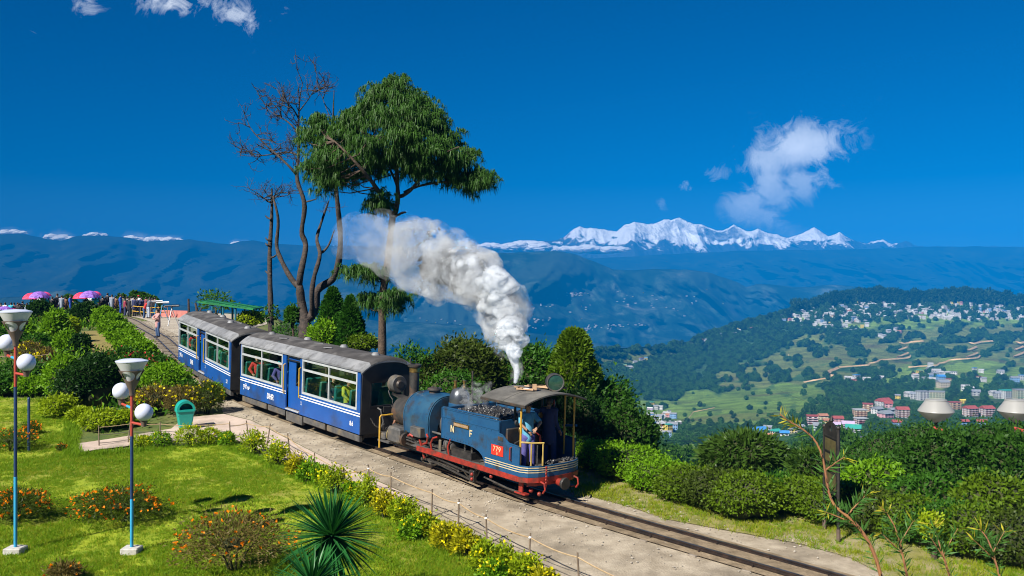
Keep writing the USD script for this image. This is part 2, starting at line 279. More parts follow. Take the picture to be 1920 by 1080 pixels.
def smooth_poly(pts, r=.4): return sg.Polygon(pts).buffer(r).buffer(-2 * r).buffer(r)
PLAT = sg.Polygon([(3.5, 27.4), (5.6, 24.5), (8, 22.6), (10.8, 20.6), (14.5, 17.4), (24, 9), (34, -8), (-85, -8), (-85, 60), (-75, 82), (-60, 95), (-40, 97), (-28, 92), (-21, 82), (-17.5, 70), (-16.2, 60), (-14, 52), (-10.4, 46.4), (-5.9, 38.2), (-1.3, 31.2)])
M_soil = pm('garden_soil', (.05, .085, .012), .95, c2=(.11, .13, .02), scale=1.6, coord='pos', bump=.6, bscale=14, bdist=.05, c3=(.16, .13, .06), s3=.35)
M_lawn = pm('lawn_grass', (.17, .25, .004), .9, c2=(.31, .36, .006), scale=1.3, lo=.3, hi=.7, coord='pos', bump=.8, bscale=45, bdist=.03, c3=(.22, .21, .03), s3=.5)
M_gravel = pm('gravel_dirt', (.25, .205, .145), .95, c2=(.40, .34, .255), scale=2.2, coord='pos', bump=.7, bscale=24, bdist=.035, c3=(.17, .14, .10), s3=.7, detail=10.0)
M_bed = pm('track_bed_dirt', (.13, .095, .055), .95, c2=(.27, .205, .13), scale=3.0, coord='pos', bump=.8, bscale=20, bdist=.04, detail=9.0)
M_path = pm('pink_concrete', (.40, .31, .25), .9, c2=(.50, .40, .33), scale=2.0, coord='pos', bump=.3, bscale=30, bdist=.01, c3=(.30, .25, .2), s3=1.1, detail=8.0)
M_pave = pm('grey_pavement', (.32, .28, .22), .9, c2=(.42, .37, .29), scale=.9, coord='pos', bump=.3, bscale=20, c3=(.33, .28, .22), s3=.3, detail=8.0)
M_verge = pm('dry_verge', (.14, .15, .02), .95, c2=(.30, .26, .09), scale=2.4, coord='pos', bump=.8, bscale=30, bdist=.05, c3=(.32, .27, .17), s3=.8)
sheet(PLAT, 0, 'ground', M_soil)
def off_line(i0, i1, o): return [tuple(TP[i] + TN[i] * o) for i in range(i0, i1, 4)]
def ti(x): return int(np.argmin(np.abs(TP[:, 0] - x)))
lawn_px = [(-260, 1180), (-160, 745), (90, 748), (138, 764), (150, 800), (146, 833), (152, 853), (300, 840), (430, 829), (500, 862), (560, 886), (640, 921), (735, 950), (810, 977), (860, 1000), (915, 1027), (1000, 1072), (1090, 1130), (1200, 1250)]
LAWN = sg.Polygon(gp(lawn_px)).buffer(.3).buffer(-.3)
sheet(LAWN, .012, 'lawn', M_lawn)
path_px = [(143, 834), (200, 826), (320, 806), (345, 785), (420, 778), (470, 790), (494, 801), (610, 861), (774, 934), (742, 946), (640, 914), (560, 879), (500, 855), (430, 822), (300, 832), (180, 846), (150, 851)]
PATH = sg.Polygon(gp(path_px)).buffer(-.02)
near_edge = gp([(420, 776), (470, 788), (494, 799), (610, 859), (778, 933), (745, 950), (810, 973), (860, 996), (915, 1023), (1000, 1068), (1090, 1125), (1200, 1250)])
GRAV = sg.Polygon(near_edge + [(17, 7.2)] + off_line(ti(14), ti(5.4), 2.0) + off_line(ti(5.4), ti(-9), 1.8) + off_line(ti(-9), ti(-31), 2.2) + off_line(ti(-31), ti(-14), -1.15)[::-1] * 0 + off_line(ti(-12), ti(-31), -.75)[::-1]).buffer(0)
GRAV = max(getattr(GRAV, 'geoms', [GRAV]), key=lambda g: g.area).buffer(.25).buffer(-.25)
sheet(GRAV, .016, 'gravel_yard', M_gravel)
sheet(PATH.difference(GRAV.buffer(-.3)), .045, 'footpath', M_path)
PAVE = sg.Polygon(off_line(ti(-15), ti(-36), 1.25) + [(-36, 92), (-28.5, 91), (-21.5, 81.5), (-18.6, 70), (-18.2, 60), (-17.6, 55)]).buffer(0)
sheet(PAVE, .03, 'pavement', M_pave)
BED = sg.Polygon(off_line(2, len(TP) - 2, .62) + off_line(2, len(TP) - 2, -.62)[::-1]).buffer(0).intersection(sg.box(-100, -20, 100, 44))
sheet(BED, .05, 'track_bed', M_bed)
verge = sg.Polygon(gp([(1080, 935), (1094, 929), (1180, 952), (1250, 976), (1375, 999), (1500, 1022), (1594, 1048), (1650, 1078), (1740, 1150), (1880, 1260)]) + [(24, 9), (14.2, 17.3), (10.6, 20.4), (7.9, 22.4), (5.5, 24.3), (3.4, 27.0), (1.2, 28.0)]).buffer(0)
sheet(verge, .035, 'grass_verge', M_verge)
# hillside falling away all round the plateau
def hillside():
    nx, ny = 130, 130
    xs = np.linspace(-190, 170, nx); ys = np.linspace(-60, 260, ny); X, Y = np.meshgrid(xs, ys)
    import shapely
    d = shapely.distance(PLAT, shapely.points(X.ravel(), Y.ravel())).reshape(X.shape)
    inside = shapely.distance(PLAT.exterior, shapely.points(X.ravel(), Y.ravel())).reshape(X.shape)
    Z = H(np.clip(Y, -10, 120)) - .45 * d - .0012 * d * d + np.where(d > 1, 2.5 * (fbm(np.stack([X / 14, Y / 14, X * 0], -1), 4, 3) - .5), 0) - np.where(d == 0, np.minimum(inside, 4) * .5, 0) - np.where(d > 0, .25, 0.0)
    v = np.stack([X, Y, Z], -1).reshape(-1, 3); i, j = np.meshgrid(np.arange(ny - 1), np.arange(nx - 1), indexing='ij')
    q = np.stack([i * nx + j, i * nx + j + 1, (i + 1) * nx + j + 1, (i + 1) * nx + j], -1).reshape(-1, 4)
    # a skirt joins the plateau's rim to the slope
    ring = np.array(PLAT.exterior.segmentize(1.0).coords)[:-1]; nr = len(ring)
    big = np.array([np.array(PLAT.buffer(k, join_style=1).exterior.interpolate(PLAT.buffer(k).exterior.project(sg.Point(p))).coords[0]) for k in (2.5, 7.0) for p in ring])
    R = np.vstack([np.column_stack([ring, H(ring[:, 1])]), np.column_stack([big[:nr], H(np.clip(big[:nr, 1], -10, 120)) - 1.3]), np.column_stack([big[nr:], H(np.clip(big[nr:, 1], -10, 120)) - 4.2])])
    a = np.arange(nr); b = (a + 1) % nr
    sk = np.vstack([np.stack([a + k * nr, b + k * nr, b + (k + 1) * nr, a + (k + 1) * nr], 1) for k in (0, 1)]) + len(v)
    return np.vstack([v, R]), np.vstack([q, sk])
hv, hf = hillside()
M_slope = pm('slope_undergrowth', (.02, .04, .008), .95, c2=(.06, .085, .015), scale=.6, coord='pos', bump=.9, bscale=2.0, bdist=.4)
obj('hillside', (hv, hf), M_slope, None, True, kind='structure')
def slope_z(x, y):
    d = PLAT.distance(sg.Point(x, y)); return float(H(np.clip(y, -10, 120)) - .45 * d - .0012 * d * d - (.25 if d > 0 else 0))
# ---------------------------------------------------------------- railway track
M_rail = pm('rail_steel', (.035, .03, .03), .45, .6, c2=(.09, .06, .045), scale=5, coord='pos')
M_railtop = pm('rail_polished', (.25, .25, .26), .3, .9, c2=(.12, .1, .09), scale=3, coord='pos')
M_sleeper = pm('weathered_sleeper', (.16, .13, .10), .9, c2=(.28, .24, .19), scale=4, coord='pos', bump=.4)
track = thing('railway_track', 'narrow gauge railway track curving past the lawn to the crowd', 'railway track')
def rail_mesh(off, prof):
    c = TP + TN * off; z = H(TP[:, 1]); k = len(prof); pr = np.asarray(prof)
    v = np.concatenate([(np.column_stack([c + TN * p[0], z + p[1]]))[:, None] for p in pr], 1).reshape(-1, 3)
    i, j = np.meshgrid(np.arange(len(c) - 1), np.arange(k), indexing='ij')
    return v, np.stack([i * k + j, i * k + (j + 1) % k, (i + 1) * k + (j + 1) % k, (i + 1) * k + j], -1).reshape(-1, 4)
RT = .125   # rail top above the ground
for s in (-1, 1):
    r = obj('rail', rail_mesh(.33 * s, [(-.055, .055), (-.055, .068), (-.012, .078), (-.012, RT - .028), (-.03, RT - .02), (-.03, RT - .003), (.03, RT - .003), (.03, RT - .02), (.012, RT - .028), (.012, .078), (.055, .068), (.055, .055)]), M_rail, track, 30)
    obj('rail_head', rail_mesh(.33 * s, [(-.026, RT - .002), (-.022, RT + .001), (.022, RT + .001), (.026, RT - .002)]), M_railtop, r, 30)
rng = np.random.default_rng(5)
for k in range(0, int(TS[-1] / .62)):
    i = int(k * .62 / .25)
    if i >= len(TP) - 2: break
    x, y = TP[i]; far = y > 44
    if not far and not (y < 25 and k % 2 == 0): continue
    a = math.atan2(TN[i, 1], TN[i, 0]) + rng.normal(0, .02); L, w = 1.35 + rng.normal(0, .05), .2
    m = MB().box((0, 0, 0), (L, w, .14), bev=.015)
    T = np.eye(4); T[:3, :3] = rotz(a); T[:3, 3] = (x, y, H(y) + (.012 if far else -.045))
    v, f = m.mesh(); obj('sleeper', (v @ T[:3, :3].T + T[:3, 3], f), M_sleeper, track, False)
    if y < 30:
        for s in (-1, 1):
            for q in (-1, 1):
                p = TP[i] + TN[i] * (.33 * s + .075 * q); MB().cyl((p[0], p[1], H(y) + .02), (p[0], p[1], H(y) + .1), .022, .016, 6).build('rail_clip', M_rail, track)
# loose stones, uncountable
def stones(n, poly, seed, lo, hi, near=None):
    r = np.random.default_rng(seed); b = poly.bounds; V, Fc, k = [], [], 0; ico = trimesh.creation.icosphere(1, 1.0); cnt = 0
    import shapely
    while cnt < n:
        P = r.uniform((b[0], b[1]), (b[2], b[3]), (4000, 2)); P = P[shapely.contains_xy(poly, P[:, 0], P[:, 1])]
        if near is not None: P = P[r.random(len(P)) < near(P)]
        for x, y in P[: n - cnt]:
            s = lo * (hi / lo) ** (r.random() ** 2.2); vv = ico.vertices * (s * r.uniform(.6, 1.2), s * r.uniform(.6, 1.2), s * r.uniform(.4, .8)) * (1 + .3 * (r.random((len(ico.vertices), 1)) - .5))
            vv = vv @ rotz(r.random() * 6.28).T + (x, y, H(y) + .03 + s * .15); V.append(vv); Fc.append(ico.faces + k); k += len(vv); cnt += 1
    return np.vstack(V), np.vstack(Fc)
M_stone = pm('loose_stone', (.24, .21, .17), .9, c2=(.42, .38, .32), scale=.9, coord='pos', detail=1.0, lo=.3, hi=.7)
def near_track(P):
    i = np.argmin(np.abs(TP[None, ::4, 0] - P[:, :1]), 1) * 4; d = np.abs(((P - TP[i]) * TN[i]).sum(1))
    return np.where(P[:, 1] > 17, np.exp(-((d - 1.4) / 1.0) ** 2) * np.clip((P[:, 1] - 17.5) / 5, .12, 1), .15)
obj('loose_stones', stones(6500, GRAV, 8, .009, .036, near_track), M_stone, None, False, 'loose grey stones scattered over the gravel beside the track', 'stuff')
# ---------------------------------------------------------------- train
M_cblue = pm('coach_blue_paint', (.004, .062, .27), .42, c2=(.007, .08, .32), scale=1.2, c3=(.02, .045, .12), s3=.9, coat=.1)
M_cblack = pm('coach_end_black', (.012, .012, .014), .55, c2=(.025, .024, .024), scale=3)
M_roof = pm('roof_grey', (.13, .135, .145), .6, c2=(.24, .245, .255), scale=1.4, c3=(.09, .09, .09), s3=2.2, detail=8)
M_tar = pm('roof_tar', (.03, .028, .028), .85, c2=(.06, .056, .055), scale=2.5, c3=(.13, .125, .12), s3=.9, bump=.3)
M_white = pm('white_paint', (.78, .78, .76), .5, c2=(.66, .66, .64), scale=5)
M_alu = pm('window_aluminium', (.55, .58, .60), .4, .3, c2=(.45, .47, .48), scale=6)
M_yel = pm('yellow_paint', (.55, .33, .03), .45, c2=(.40, .22, .03), scale=8)
M_yel2 = pm('old_yellow_paint', (.42, .30, .07), .55, c2=(.28, .19, .05), scale=8)
M_blk = pm('oily_black', (.014, .013, .013), .5, c2=(.04, .036, .032), scale=7, bump=.3)
M_soot = pm('sooty_grey', (.05, .05, .05), .65, c2=(.10, .095, .09), scale=5, c3=(.14, .11, .07), s3=3.0)
M_red = pm('red_paint', (.34, .024, .011), .5, c2=(.17, .018, .012), scale=6, c3=(.10, .03, .02), s3=3.5)
M_lblue = pm('loco_blue_paint', (.005, .054, .14), .55, c2=(.009, .078, .18), scale=2.0, c3=(.02, .022, .026), s3=2.0, bump=.15, bscale=9, coat=.0)
M_tank = pm('tank_blue_worn', (.008, .05, .115), .42, c2=(.022, .078, .135), scale=2.6, c3=(.028, .028, .03), s3=2.4, coat=.2)
M_brass = pm('brass', (.55, .36, .12), .35, .9, c2=(.30, .18, .06), scale=9)
M_steel = pm('worn_steel', (.22, .21, .2), .4, .8, c2=(.10, .09, .08), scale=8)
M_coal = pm('coal', (.012, .012, .013), .35, c2=(.035, .034, .034), scale=20, lo=.4, hi=.6, bump=.6, bscale=30)
M_teal = pm('teal_seat', (.008, .13, .115), .55, c2=(.01, .17, .14), scale=6)
M_inner = pm('coach_lining', (.30, .28, .22), .7)
M_floorb = pm('coach_floor', (.06, .05, .045), .8)
M_cream = pm('cream_line', (.62, .52, .30), .55, c2=(.45, .36, .2), scale=9)
M_wood = pm('old_wood', (.20, .12, .06), .85, c2=(.32, .21, .12), scale=7, bump=.3)
M_card = pm('brown_card', (.36, .22, .12), .85, c2=(.45, .3, .18), scale=6)
M_glass = usdkit.material(stage, '/World/Looks/window_pane', {'t': ('transparent_bsdf', {'color': (.80, .88, .85)}), 'g': ('glossy_bsdf', {'roughness': .03, 'color': (.9, .95, .95)}), 'f': ('layer_weight', {'blend': .3}), 'm': ('math', {'math_type': 'multiply_add', 'value2': .35, 'value3': .05}), 'x': ('mix_closure', {})}, [('f.facing', 'm.value1'), ('m.value', 'x.fac'), ('t.BSDF', 'x.closure1'), ('g.BSDF', 'x.closure2')], surface='x.closure')
def flat_plate(b, y): return MB().add([(b[0], y, b[1]), (b[2], y, b[1]), (b[2], y, b[3]), (b[0], y, b[3])], [(0, 1, 2, 3)])
def flat_slab(b, x): return MB().add([(x, b[0], b[1]), (x, b[2], b[1]), (x, b[2], b[3]), (x, b[0], b[3])], [(0, 1, 2, 3)])
def frame_on(p0, p1):
    a = np.array([p0[0], p0[1], H(p0[1]) + RT]); b = np.array([p1[0], p1[1], H(p1[1]) + RT])
    x = nrm(b - a); y = nrm(np.cross((0, 0, 1), x)); z = np.cross(x, y); return TM(a, x, y, z)
def on_track(s): return _cs(s)
def s_at(x): return float(TS[np.argmin(np.abs(TP[:, 0] - x))])
S1 = float(_ts[-1] * 0) + s_at(-3.97)
CL = 8.9
T_near = frame_on(on_track(S1 + CL), on_track(S1)); T_far = frame_on(on_track(S1 + 2 * CL + .95), on_track(S1 + CL + .95))
T_loco = frame_on(on_track(S1), on_track(S1 - 7.4))
XZ = TM((0, 0, 0), (1, 0, 0), (0, 0, 1), (0, -1, 0))        # polygon (x, z) -> facing -y
def plate(poly, y0, th, mb=None):
    mb = mb or MB(); T = XZ.copy(); T[:3, 3] = (0, y0 + th, 0); return mb.prism(poly, th, T)
YZ = TM((0, 0, 0), (0, 1, 0), (0, 0, 1), (1, 0, 0))         # polygon (y, z) -> extruded along +x
def slab(poly, x0, th, mb=None):
    mb = mb or MB(); T = YZ.copy(); T[:3, 3] = (x0, 0, 0); return mb.prism(poly, th, T)
def text_on(s, h, x, y, z, name, mat, parent, bold=True):
    t = text_mesh(s, h, .004, bold); T = XZ.copy(); T[:3, 3] = (x, y, z); return MB().add(t, T=T).build(name, mat, parent, False)
def hindi(x, y, z, h, parent):
    """The two Devanagari syllables painted before NF."""
    L = sg.LineString; w = h * .075
    g = [L([(0, 1), (2.3, 1)]), L([(.62, 1), (.62, .1)]), L([(.15, 1), (.15, .72), (.3, .55), (.62, .55)]), L([(.62, .1), (.5, -.15), (.25, -.2), (.1, -.05)]),
         L([(1.12, 1), (1.12, .75), (1.0, .6), (1.2, .5), (1.4, .2)]), L([(1.12, .55), (1.55, .6)]), L([(1.55, 1), (1.55, .05)]), L([(2.0, 1), (2.0, .05)]), L([(2.0, 1), (1.95, 1.35), (1.7, 1.45), (1.5, 1.3)])]
    p = so.unary_union([k.buffer(w / h) for k in g]); p = affinity.scale(p, h, h, origin=(0, 0)); p = affinity.translate(p, x, z)
    plate(p, y - .004, .004).build('hindi_lettering', M_white, parent, False)
def coach(T, label, number, seed):
    c = thing('passenger_coach', label, 'train coach', mat=T, group=None); W = .93; L = CL; zb, zt = .42, 2.36; r = random.Random(seed)
    wins = [(.12, 3.55), (5.1, 8.68)]; wz0, wz1, tr = 1.17, 2.27, 1.95; door = (3.85, 4.9)
    for sgn in (-1, 1):
        wall = sg.box(0, zb, L, zt)
        for a, b in wins: wall = wall.difference(sg.box(a, wz0, b, wz1))
        wall = wall.difference(sg.box(door[0], zb + .02, door[1], zt - .04))
        y0 = -W if sgn < 0 else W - .05
        plate(wall, y0, .05).build('side_wall', M_cblue, c, False)
        yo = -W if sgn < 0 else W
        for a, b in wins:
            fr = sg.box(a - .03, wz0 - .03, b + .03, wz1 + .03).difference(sg.box(a + .035, wz0 + .035, b - .035, wz1 - .035)); mid = (a + b) / 2
            ins = so.unary_union([sg.box(mid - .03, wz0 + .03, mid + .03, wz1 - .03), sg.box(a + .03, tr - .035, b - .03, tr + .035)])
            w = plate(fr, yo - .012 if sgn < 0 else yo - .045, .057).build('window_frame', M_alu, c, False)
            plate(ins, yo - .004 if sgn < 0 else yo - .04, .044).build('mullion', M_alu, w, False)
            for p0, p1 in ((a + .035, mid - .03), (mid + .03, b - .035)):
                for q0, q1 in ((wz0 + .035, tr - .035), (tr + .035, wz1 - .035)):
                    flat_plate((p0, q0, p1, q1), sgn * (W - .025)).build('pane', M_glass, w, False)
        yd = sgn * (W - .13)
        dp = sg.box(door[0], zb + .02, door[1], zt - .04).difference(sg.box(door[0] + .55, 1.3, door[1] - .1, 2.12))
        d = plate(dp, min(yd, yd + sgn * .03), .03).build('door', M_cblue, c, False)
        flat_plate((door[0] + .55, 1.3, door[1] - .1, 2.12), yd + sgn * .015).build('pane', M_glass, d, False)
        MB().box((4.375, yd - sgn * -.05, 2.16), (1.05, .12, .02)).build('door_lintel', M_cblack, d, False)
        MB().box((4.375, sgn * (W - .05), zb + .05), (1.0, .16, .03)).build('door_step', M_alu, d, False)
        for hx in (door[0] - .07, door[1] + .05):
            y = sgn * (W + .06); MB().tube([(hx, sgn * W, 2.0), (hx, y, 1.97), (hx, y, 1.0), (hx, sgn * W, .97)], .022, 8).build('handrail', M_yel, c)
        for z0, z1 in ((1.035, 1.07), (.955, .99)):
            for a, b in ((0, door[0]), (door[1], L)): plate(sg.box(a, z0, b, z1), yo - .003 if sgn < 0 else yo, .003).build('white_stripe', M_white, c, False)
            plate(sg.box(door[0] + .01, z0, door[1] - .01, z1), yd - .003 if sgn < 0 else yd + .03, .003).build('white_stripe', M_white, d, False)
    y = -W - .001
    hindi(.28, y, .68, .14, c); text_on('NF', .12, .66, y, .68, 'lettering', M_white, c); text_on('DHR', .19, 2.35, y, .60, 'lettering', M_white, c); text_on(number, .135, L - .62 - .06 * (len(number) - 2), y, .62, 'number', M_white, c)
    text_on('1', .12, 4.97, y, .75, 'lettering', M_white, c, False)
    # ends: black, arched, with a window
    ys = np.linspace(-W - .03, W + .03, 25); arch = lambda y, k=0: zt - .02 + k + .34 * (1 - np.abs(y / (W + .03)) ** 2.6)
    endp = sg.Polygon([(-W, zb)] + [(yy, arch(yy)) for yy in ys[1:-1]] + [(W, zb)]); hole = sg.box(-.62, 1.22, .62, 2.02)
    for x0, sg2 in ((-.045, -1), (L - .0, 1)):
        e = slab(endp.difference(hole), x0, .045).build('end_wall', M_cblack, c, False)
        slab(hole.difference(sg.box(-.57, 1.27, .57, 1.97)), x0 - .005, .055).build('window_frame', M_cblack, e, False); flat_slab((-.57, 1.27, .57, 1.97), x0 + .02).build('pane', M_glass, e, False)
        xe = x0 + (.045 if sg2 > 0 else 0)
        MB().tube([(xe + sg2 * .02, -.35, 1.2), (xe + sg2 * .12, -.3, 1.15), (xe + sg2 * .16, -.22, .8), (xe + sg2 * .12, -.25, .62)], .03, 8).build('brake_hose', M_soot, c)
        MB().box((xe + sg2 * .02, .1, .85), (.03, .5, .75), bev=.01).build('gangway_panel', M_blk, c, False)
        MB().cyl((xe, 0, .5), (xe + sg2 * .32, 0, .5), .09, .12, 12).build('coupler', M_blk, c)
        ch = MB(); pts = [np.array((xe + sg2 * (.06 + .3 * t), -.62 + .3 * t, .92 - .9 * t + .75 * t * t)) for t in np.linspace(0, 1, 15)]
        for i in range(14):
            a, b = pts[i], pts[i + 1]; ch.tube([a + (0, .012 * (i % 2), 0), b + (0, .012 * (i % 2), 0)], .018, 5)
        ch.build('chain', M_steel, c, kind='stuff')
    # roof: grey shoulders, tarred top
    xs = np.concatenate([[-.1, -.06], np.linspace(0, L, 12), [L + .06, L + .1]]); drop = np.array([.09, .03] + [0] * 12 + [.03, .09])
    def roofgrid(yy, k):
        V = np.array([[x, q, arch(q, k) - d * (1 if k < .05 else 1)] for x, d in zip(xs, drop) for q in yy]); n = len(yy)
        i, j = np.meshgrid(np.arange(len(xs) - 1), np.arange(n - 1), indexing='ij'); return V, np.stack([i * n + j, (i + 1) * n + j, (i + 1) * n + j + 1, i * n + j + 1], -1).reshape(-1, 4)
    rf = MB(); a, f = roofgrid(ys, .045); b, f2 = roofgrid(ys, .0); rf.add(a, f); rf.add(b, f2[:, ::-1])
    n = len(ys)
    for col in (0, n - 1): idx = np.arange(len(xs)) * n + col; vv = np.vstack([a[idx], b[idx]]); k = len(idx); i = np.arange(k - 1); rf.add(vv, np.stack([i, i + 1, k + i + 1, k + i], 1))
    for row in (0, len(xs) - 1): idx = row * n + np.arange(n); vv = np.vstack([a[idx], b[idx]]); k = len(idx); i = np.arange(k - 1); rf.add(vv, np.stack([i, i + 1, k + i + 1, k + i], 1))
    ro = rf.build('roof', M_roof, c, 40)
    a, f = roofgrid(np.linspace(-W * .70, W * .70, 17), .052); MB().add(a, f).build('tarred_top', M_tar, ro, 40)
    for vx in (.8, 3.1, 5.8, 8.2): MB().lathe([(.0, .1), (.08, .09), (.12, .05), (.14, .0), (.16, -.03)], 14, TM((vx, r.uniform(-.12, .3), arch(.2, .05)), (1, 0, 0), (0, 1, 0), (0, 0, 1))).build('roof_vent', M_roof, ro)
    for k in range(3): MB().box((r.uniform(2, 7), r.uniform(-.4, .4), arch(.3, .075)), (r.uniform(.2, .4), .1, .02), rotz(r.random())).build('roof_patch', M_roof, ro, False)
    MB().box((L / 2, -W - .02, zt - .015), (L, .05, .03)).build('gutter', M_roof, ro, False)
    # inside
    MB().box((L / 2, 0, zb + .06), (L - .02, 2 * W - .11, .05)).build('floor', M_floorb, c, False)
    MB().box((L / 2, 0, zt - .08), (L - .02, 2 * W - .11, .02)).build('ceiling', M_inner, c, False)
    for k in range(9):
        x = .55 + k * .98
        if 3.7 < x < 5.0: continue
        for y in (-.52, .52):
            st = MB().box((x, y, zb + .5), (.45, .72, .09), bev=.03).build('seat', M_teal, c)
            R = np.array([[math.cos(.14), 0, math.sin(.14)], [0, 1, 0], [-math.sin(.14), 0, math.cos(.14)]])
            MB().box((x - .27, y, zb + .88), (.09, .7, .78), R, bev=.04).build('seat_back', M_teal, st); MB().box((x, y, zb + .27), (.06, .5, .38)).build('seat_leg', M_blk, st, False)
    # running gear
    MB().box((L / 2, 0, .36), (L - .1, 1.5, .14)).build('underframe', M_blk, c, False)
    for y in (-.82, .82):
        for x0, x1 in ((.1, 2.2), (2.35, 3.7), (3.8, 5.0), (5.1, 6.6), (6.75, L - .1)):
            z = .27 if x0 != 3.8 else .2; MB().box(((x0 + x1) / 2, y, z), (x1 - x0, .12, .2 if x0 != 3.8 else .3), bev=.012).build('step_board', M_soot, c, False)
    for bx in (1.5, L - 1.5):
        bg = MB().box((bx, 0, .33), (1.5, .9, .12)).build('bogie', M_blk, c, False)
        for wx in (-.5, .5):
            MB().cyl((bx + wx, -.4, .235), (bx + wx, .4, .235), .04, n=8).build('axle', M_steel, bg)
            for y in (-.33, .33): MB().lathe([(0, .045), (.2, .045), (.225, .03), (.23, -.02), (.255, -.025), (.255, -.045), (0, -.045)], 20, TM((bx + wx, y, .235), (1, 0, 0), (0, 0, 1), (0, -1 if y < 0 else 1, 0))).build('wheel', M_steel, bg)
            for y in (-.5, .5): MB().box((bx + wx, y, .25), (.2, .1, .18), bev=.02).build('axle_box', M_soot, bg)
    return c
near_coach = coach(T_near, 'blue passenger coach numbered 86, coupled right behind the steam locomotive', '86', 1)
far_coach = coach(T_far, 'rear blue passenger coach, the one nearest the crowd', '12', 2)
# ---------------------------------------------------------------- steam locomotive
lo = thing('steam_locomotive', 'small blue steam locomotive number 779 with red footplate edge and open cab', 'locomotive', mat=T_loco)
AX = lambda x, y, z: TM((x, y, z), (0, 1, 0), (0, 0, 1), (1, 0, 0))      # lathe axis along +x
def xlathe(prof, x, y, z, n=28): return MB().lathe(prof, n, AX(x, y, z))
M_smoke = pm('smokebox_black', (.02, .02, .021), .5, c2=(.05, .045, .04), scale=5, c3=(.09, .05, .03), s3=3)
sb = xlathe([(0, 1.15), (.44, 1.15), (.44, .02), (.425, 0), (0, 0)], .95, 0, 1.22).build('smokebox', M_smoke, lo)
dr = xlathe([(0, -.13), (.12, -.12), (.25, -.085), (.345, -.03), (.36, 0), (.43, 0)], .95, 0, 1.22).build('smokebox_door', M_smoke, sb)
xlathe([(.355, -.035), (.375, -.045), (.395, -.035), (.395, -.004), (.355, -.004)], .95, 0, 1.22).build('brass_ring', M_brass, dr)
MB().tube([(.8, 0, 1.22), (.74, 0, 1.22)], .03, 8).build('door_handle', M_steel, dr)
for dz in (-.15, .15): MB().beam((.86, -.36, 1.22 + dz), (.84, .1, 1.22 + dz), .03, .05).build('hinge', M_smoke, dr, False)
ch = MB().lathe([(.24, 1.6), (.2, 1.66), (.155, 1.74), (.14, 1.85), (.148, 2.44), (.15, 2.45), (.15, 2.58), (.2, 2.6), (.205, 2.66), (.17, 2.68), (.11, 2.68), (.1, 2.2)], 24, TM((1.5, 0, 0), (1, 0, 0), (0, 1, 0), (0, 0, 1))).build('chimney', M_smoke, lo)
MB().lathe([(.152, 2.44), (.158, 2.45), (.158, 2.57), (.152, 2.58)], 24, TM((1.5, 0, 0), (1, 0, 0), (0, 1, 0), (0, 0, 1))).build('brass_band', M_brass, ch)
MB().lathe([(.0, 2.86), (.02, 2.85), (.03, 2.7), (.05, 2.68)], 8, TM((1.42, -.1, 0), (1, 0, 0), (0, 1, 0), (0, 0, 1))).build('cap_knob', M_smoke, ch)
hb = MB().beam((.55, -.02, 1.68), (1.0, -.02, 1.6), .3, .04).build('lamp_bracket', M_blk, lo, False)
hl = xlathe([(0, .3), (.24, .3), (.265, .27), (.265, .02), (.25, 0), (.2, .02), (0, .03)], .42, .0, 1.98, 24).build('headlight', M_soot, lo)
MB().cyl((.72, 0, 1.98), (.79, 0, 1.98), .13, .1, 16).build('lamp_back', M_smoke, hl)
for y in (-.15, .12): MB().tube([(.6, y, 1.66), (.58, y, 1.74)], .02, 6).build('lamp_stay', M_blk, hl)
MB().tube([(.55, -.2, 1.9), (.6, -.32, 1.78), (.72, -.34, 1.66), (.8, -.3, 1.56), (.9, -.36, 1.45)], .016, 6).build('lamp_cable', M_steel, lo)
boiler = xlathe([(.40, 0), (.415, .02), (.415, 2.2), (.0, 2.2)], 2.1, 0, 1.22).build('boiler', M_soot, lo)
for bx in (3.5, 4.0): xlathe([(.418, 0), (.43, .01), (.43, .06), (.418, .07)], bx, 0, 1.22).build('boiler_band', M_smoke, boiler)
# saddle tank
th = np.linspace(0, PI, 29); outer = [(-.79 * np.sign(math.cos(t)) * abs(math.cos(t)) ** .72, 1.26 + .72 * math.sin(t) ** .95) for t in th]
sect = sg.Polygon([(-.74, .86)] + outer + [(.74, .86), (.5, .86), (.46, 1.2), (-.46, 1.2), (-.5, .86)]).buffer(0)
def bevel_slab(poly, x0, x1, b, mb):
    for xa, xb, o in ((x0, x0 + b, b * .6), (x0 + b, x1 - b, 0), (x1 - b, x1, b * .6)): slab(poly.buffer(-o), xa, xb - xa, mb)
    return mb
tk = bevel_slab(sect, 2.12, 3.42, .03, MB()).build('saddle_tank', M_tank, lo, 40)
for x in (2.15, 3.35): slab(sect.buffer(.012).difference(sect.buffer(-.02)), x, .04).build('tank_band', M_tank, tk, 40)
rv = MB()
for x in (2.22, 3.3):
    for yy, z2 in outer[2:14]: rv.sphere((x, yy * 1.003, z2), .014, 1)
rv.build('rivets', M_tank, tk, kind='stuff')
MB().lathe([(.0, 2.12), (.19, 2.11), (.21, 2.09), (.21, 2.05), (.16, 2.04), (.16, 1.94)], 20, TM((2.62, -.05, 0), (1, 0, 0), (0, 1, 0), (0, 0, 1))).build('filler_lid', M_smoke, tk)
MB().box((2.62, -.05, 2.13), (.3, .04, .03)).build('lid_strap', M_smoke, tk, False)
dome = MB().lathe([(.3, 1.55), (.29, 1.62), (.285, 1.95), (.27, 2.06), (.22, 2.17), (.14, 2.24), (0, 2.26)], 28, TM((3.75, 0, 0), (1, 0, 0), (0, 1, 0), (0, 0, 1))).build('steam_dome', pm('dome_steel', (.10, .115, .13), .3, .7, c2=(.16, .17, .18), scale=3), lo)
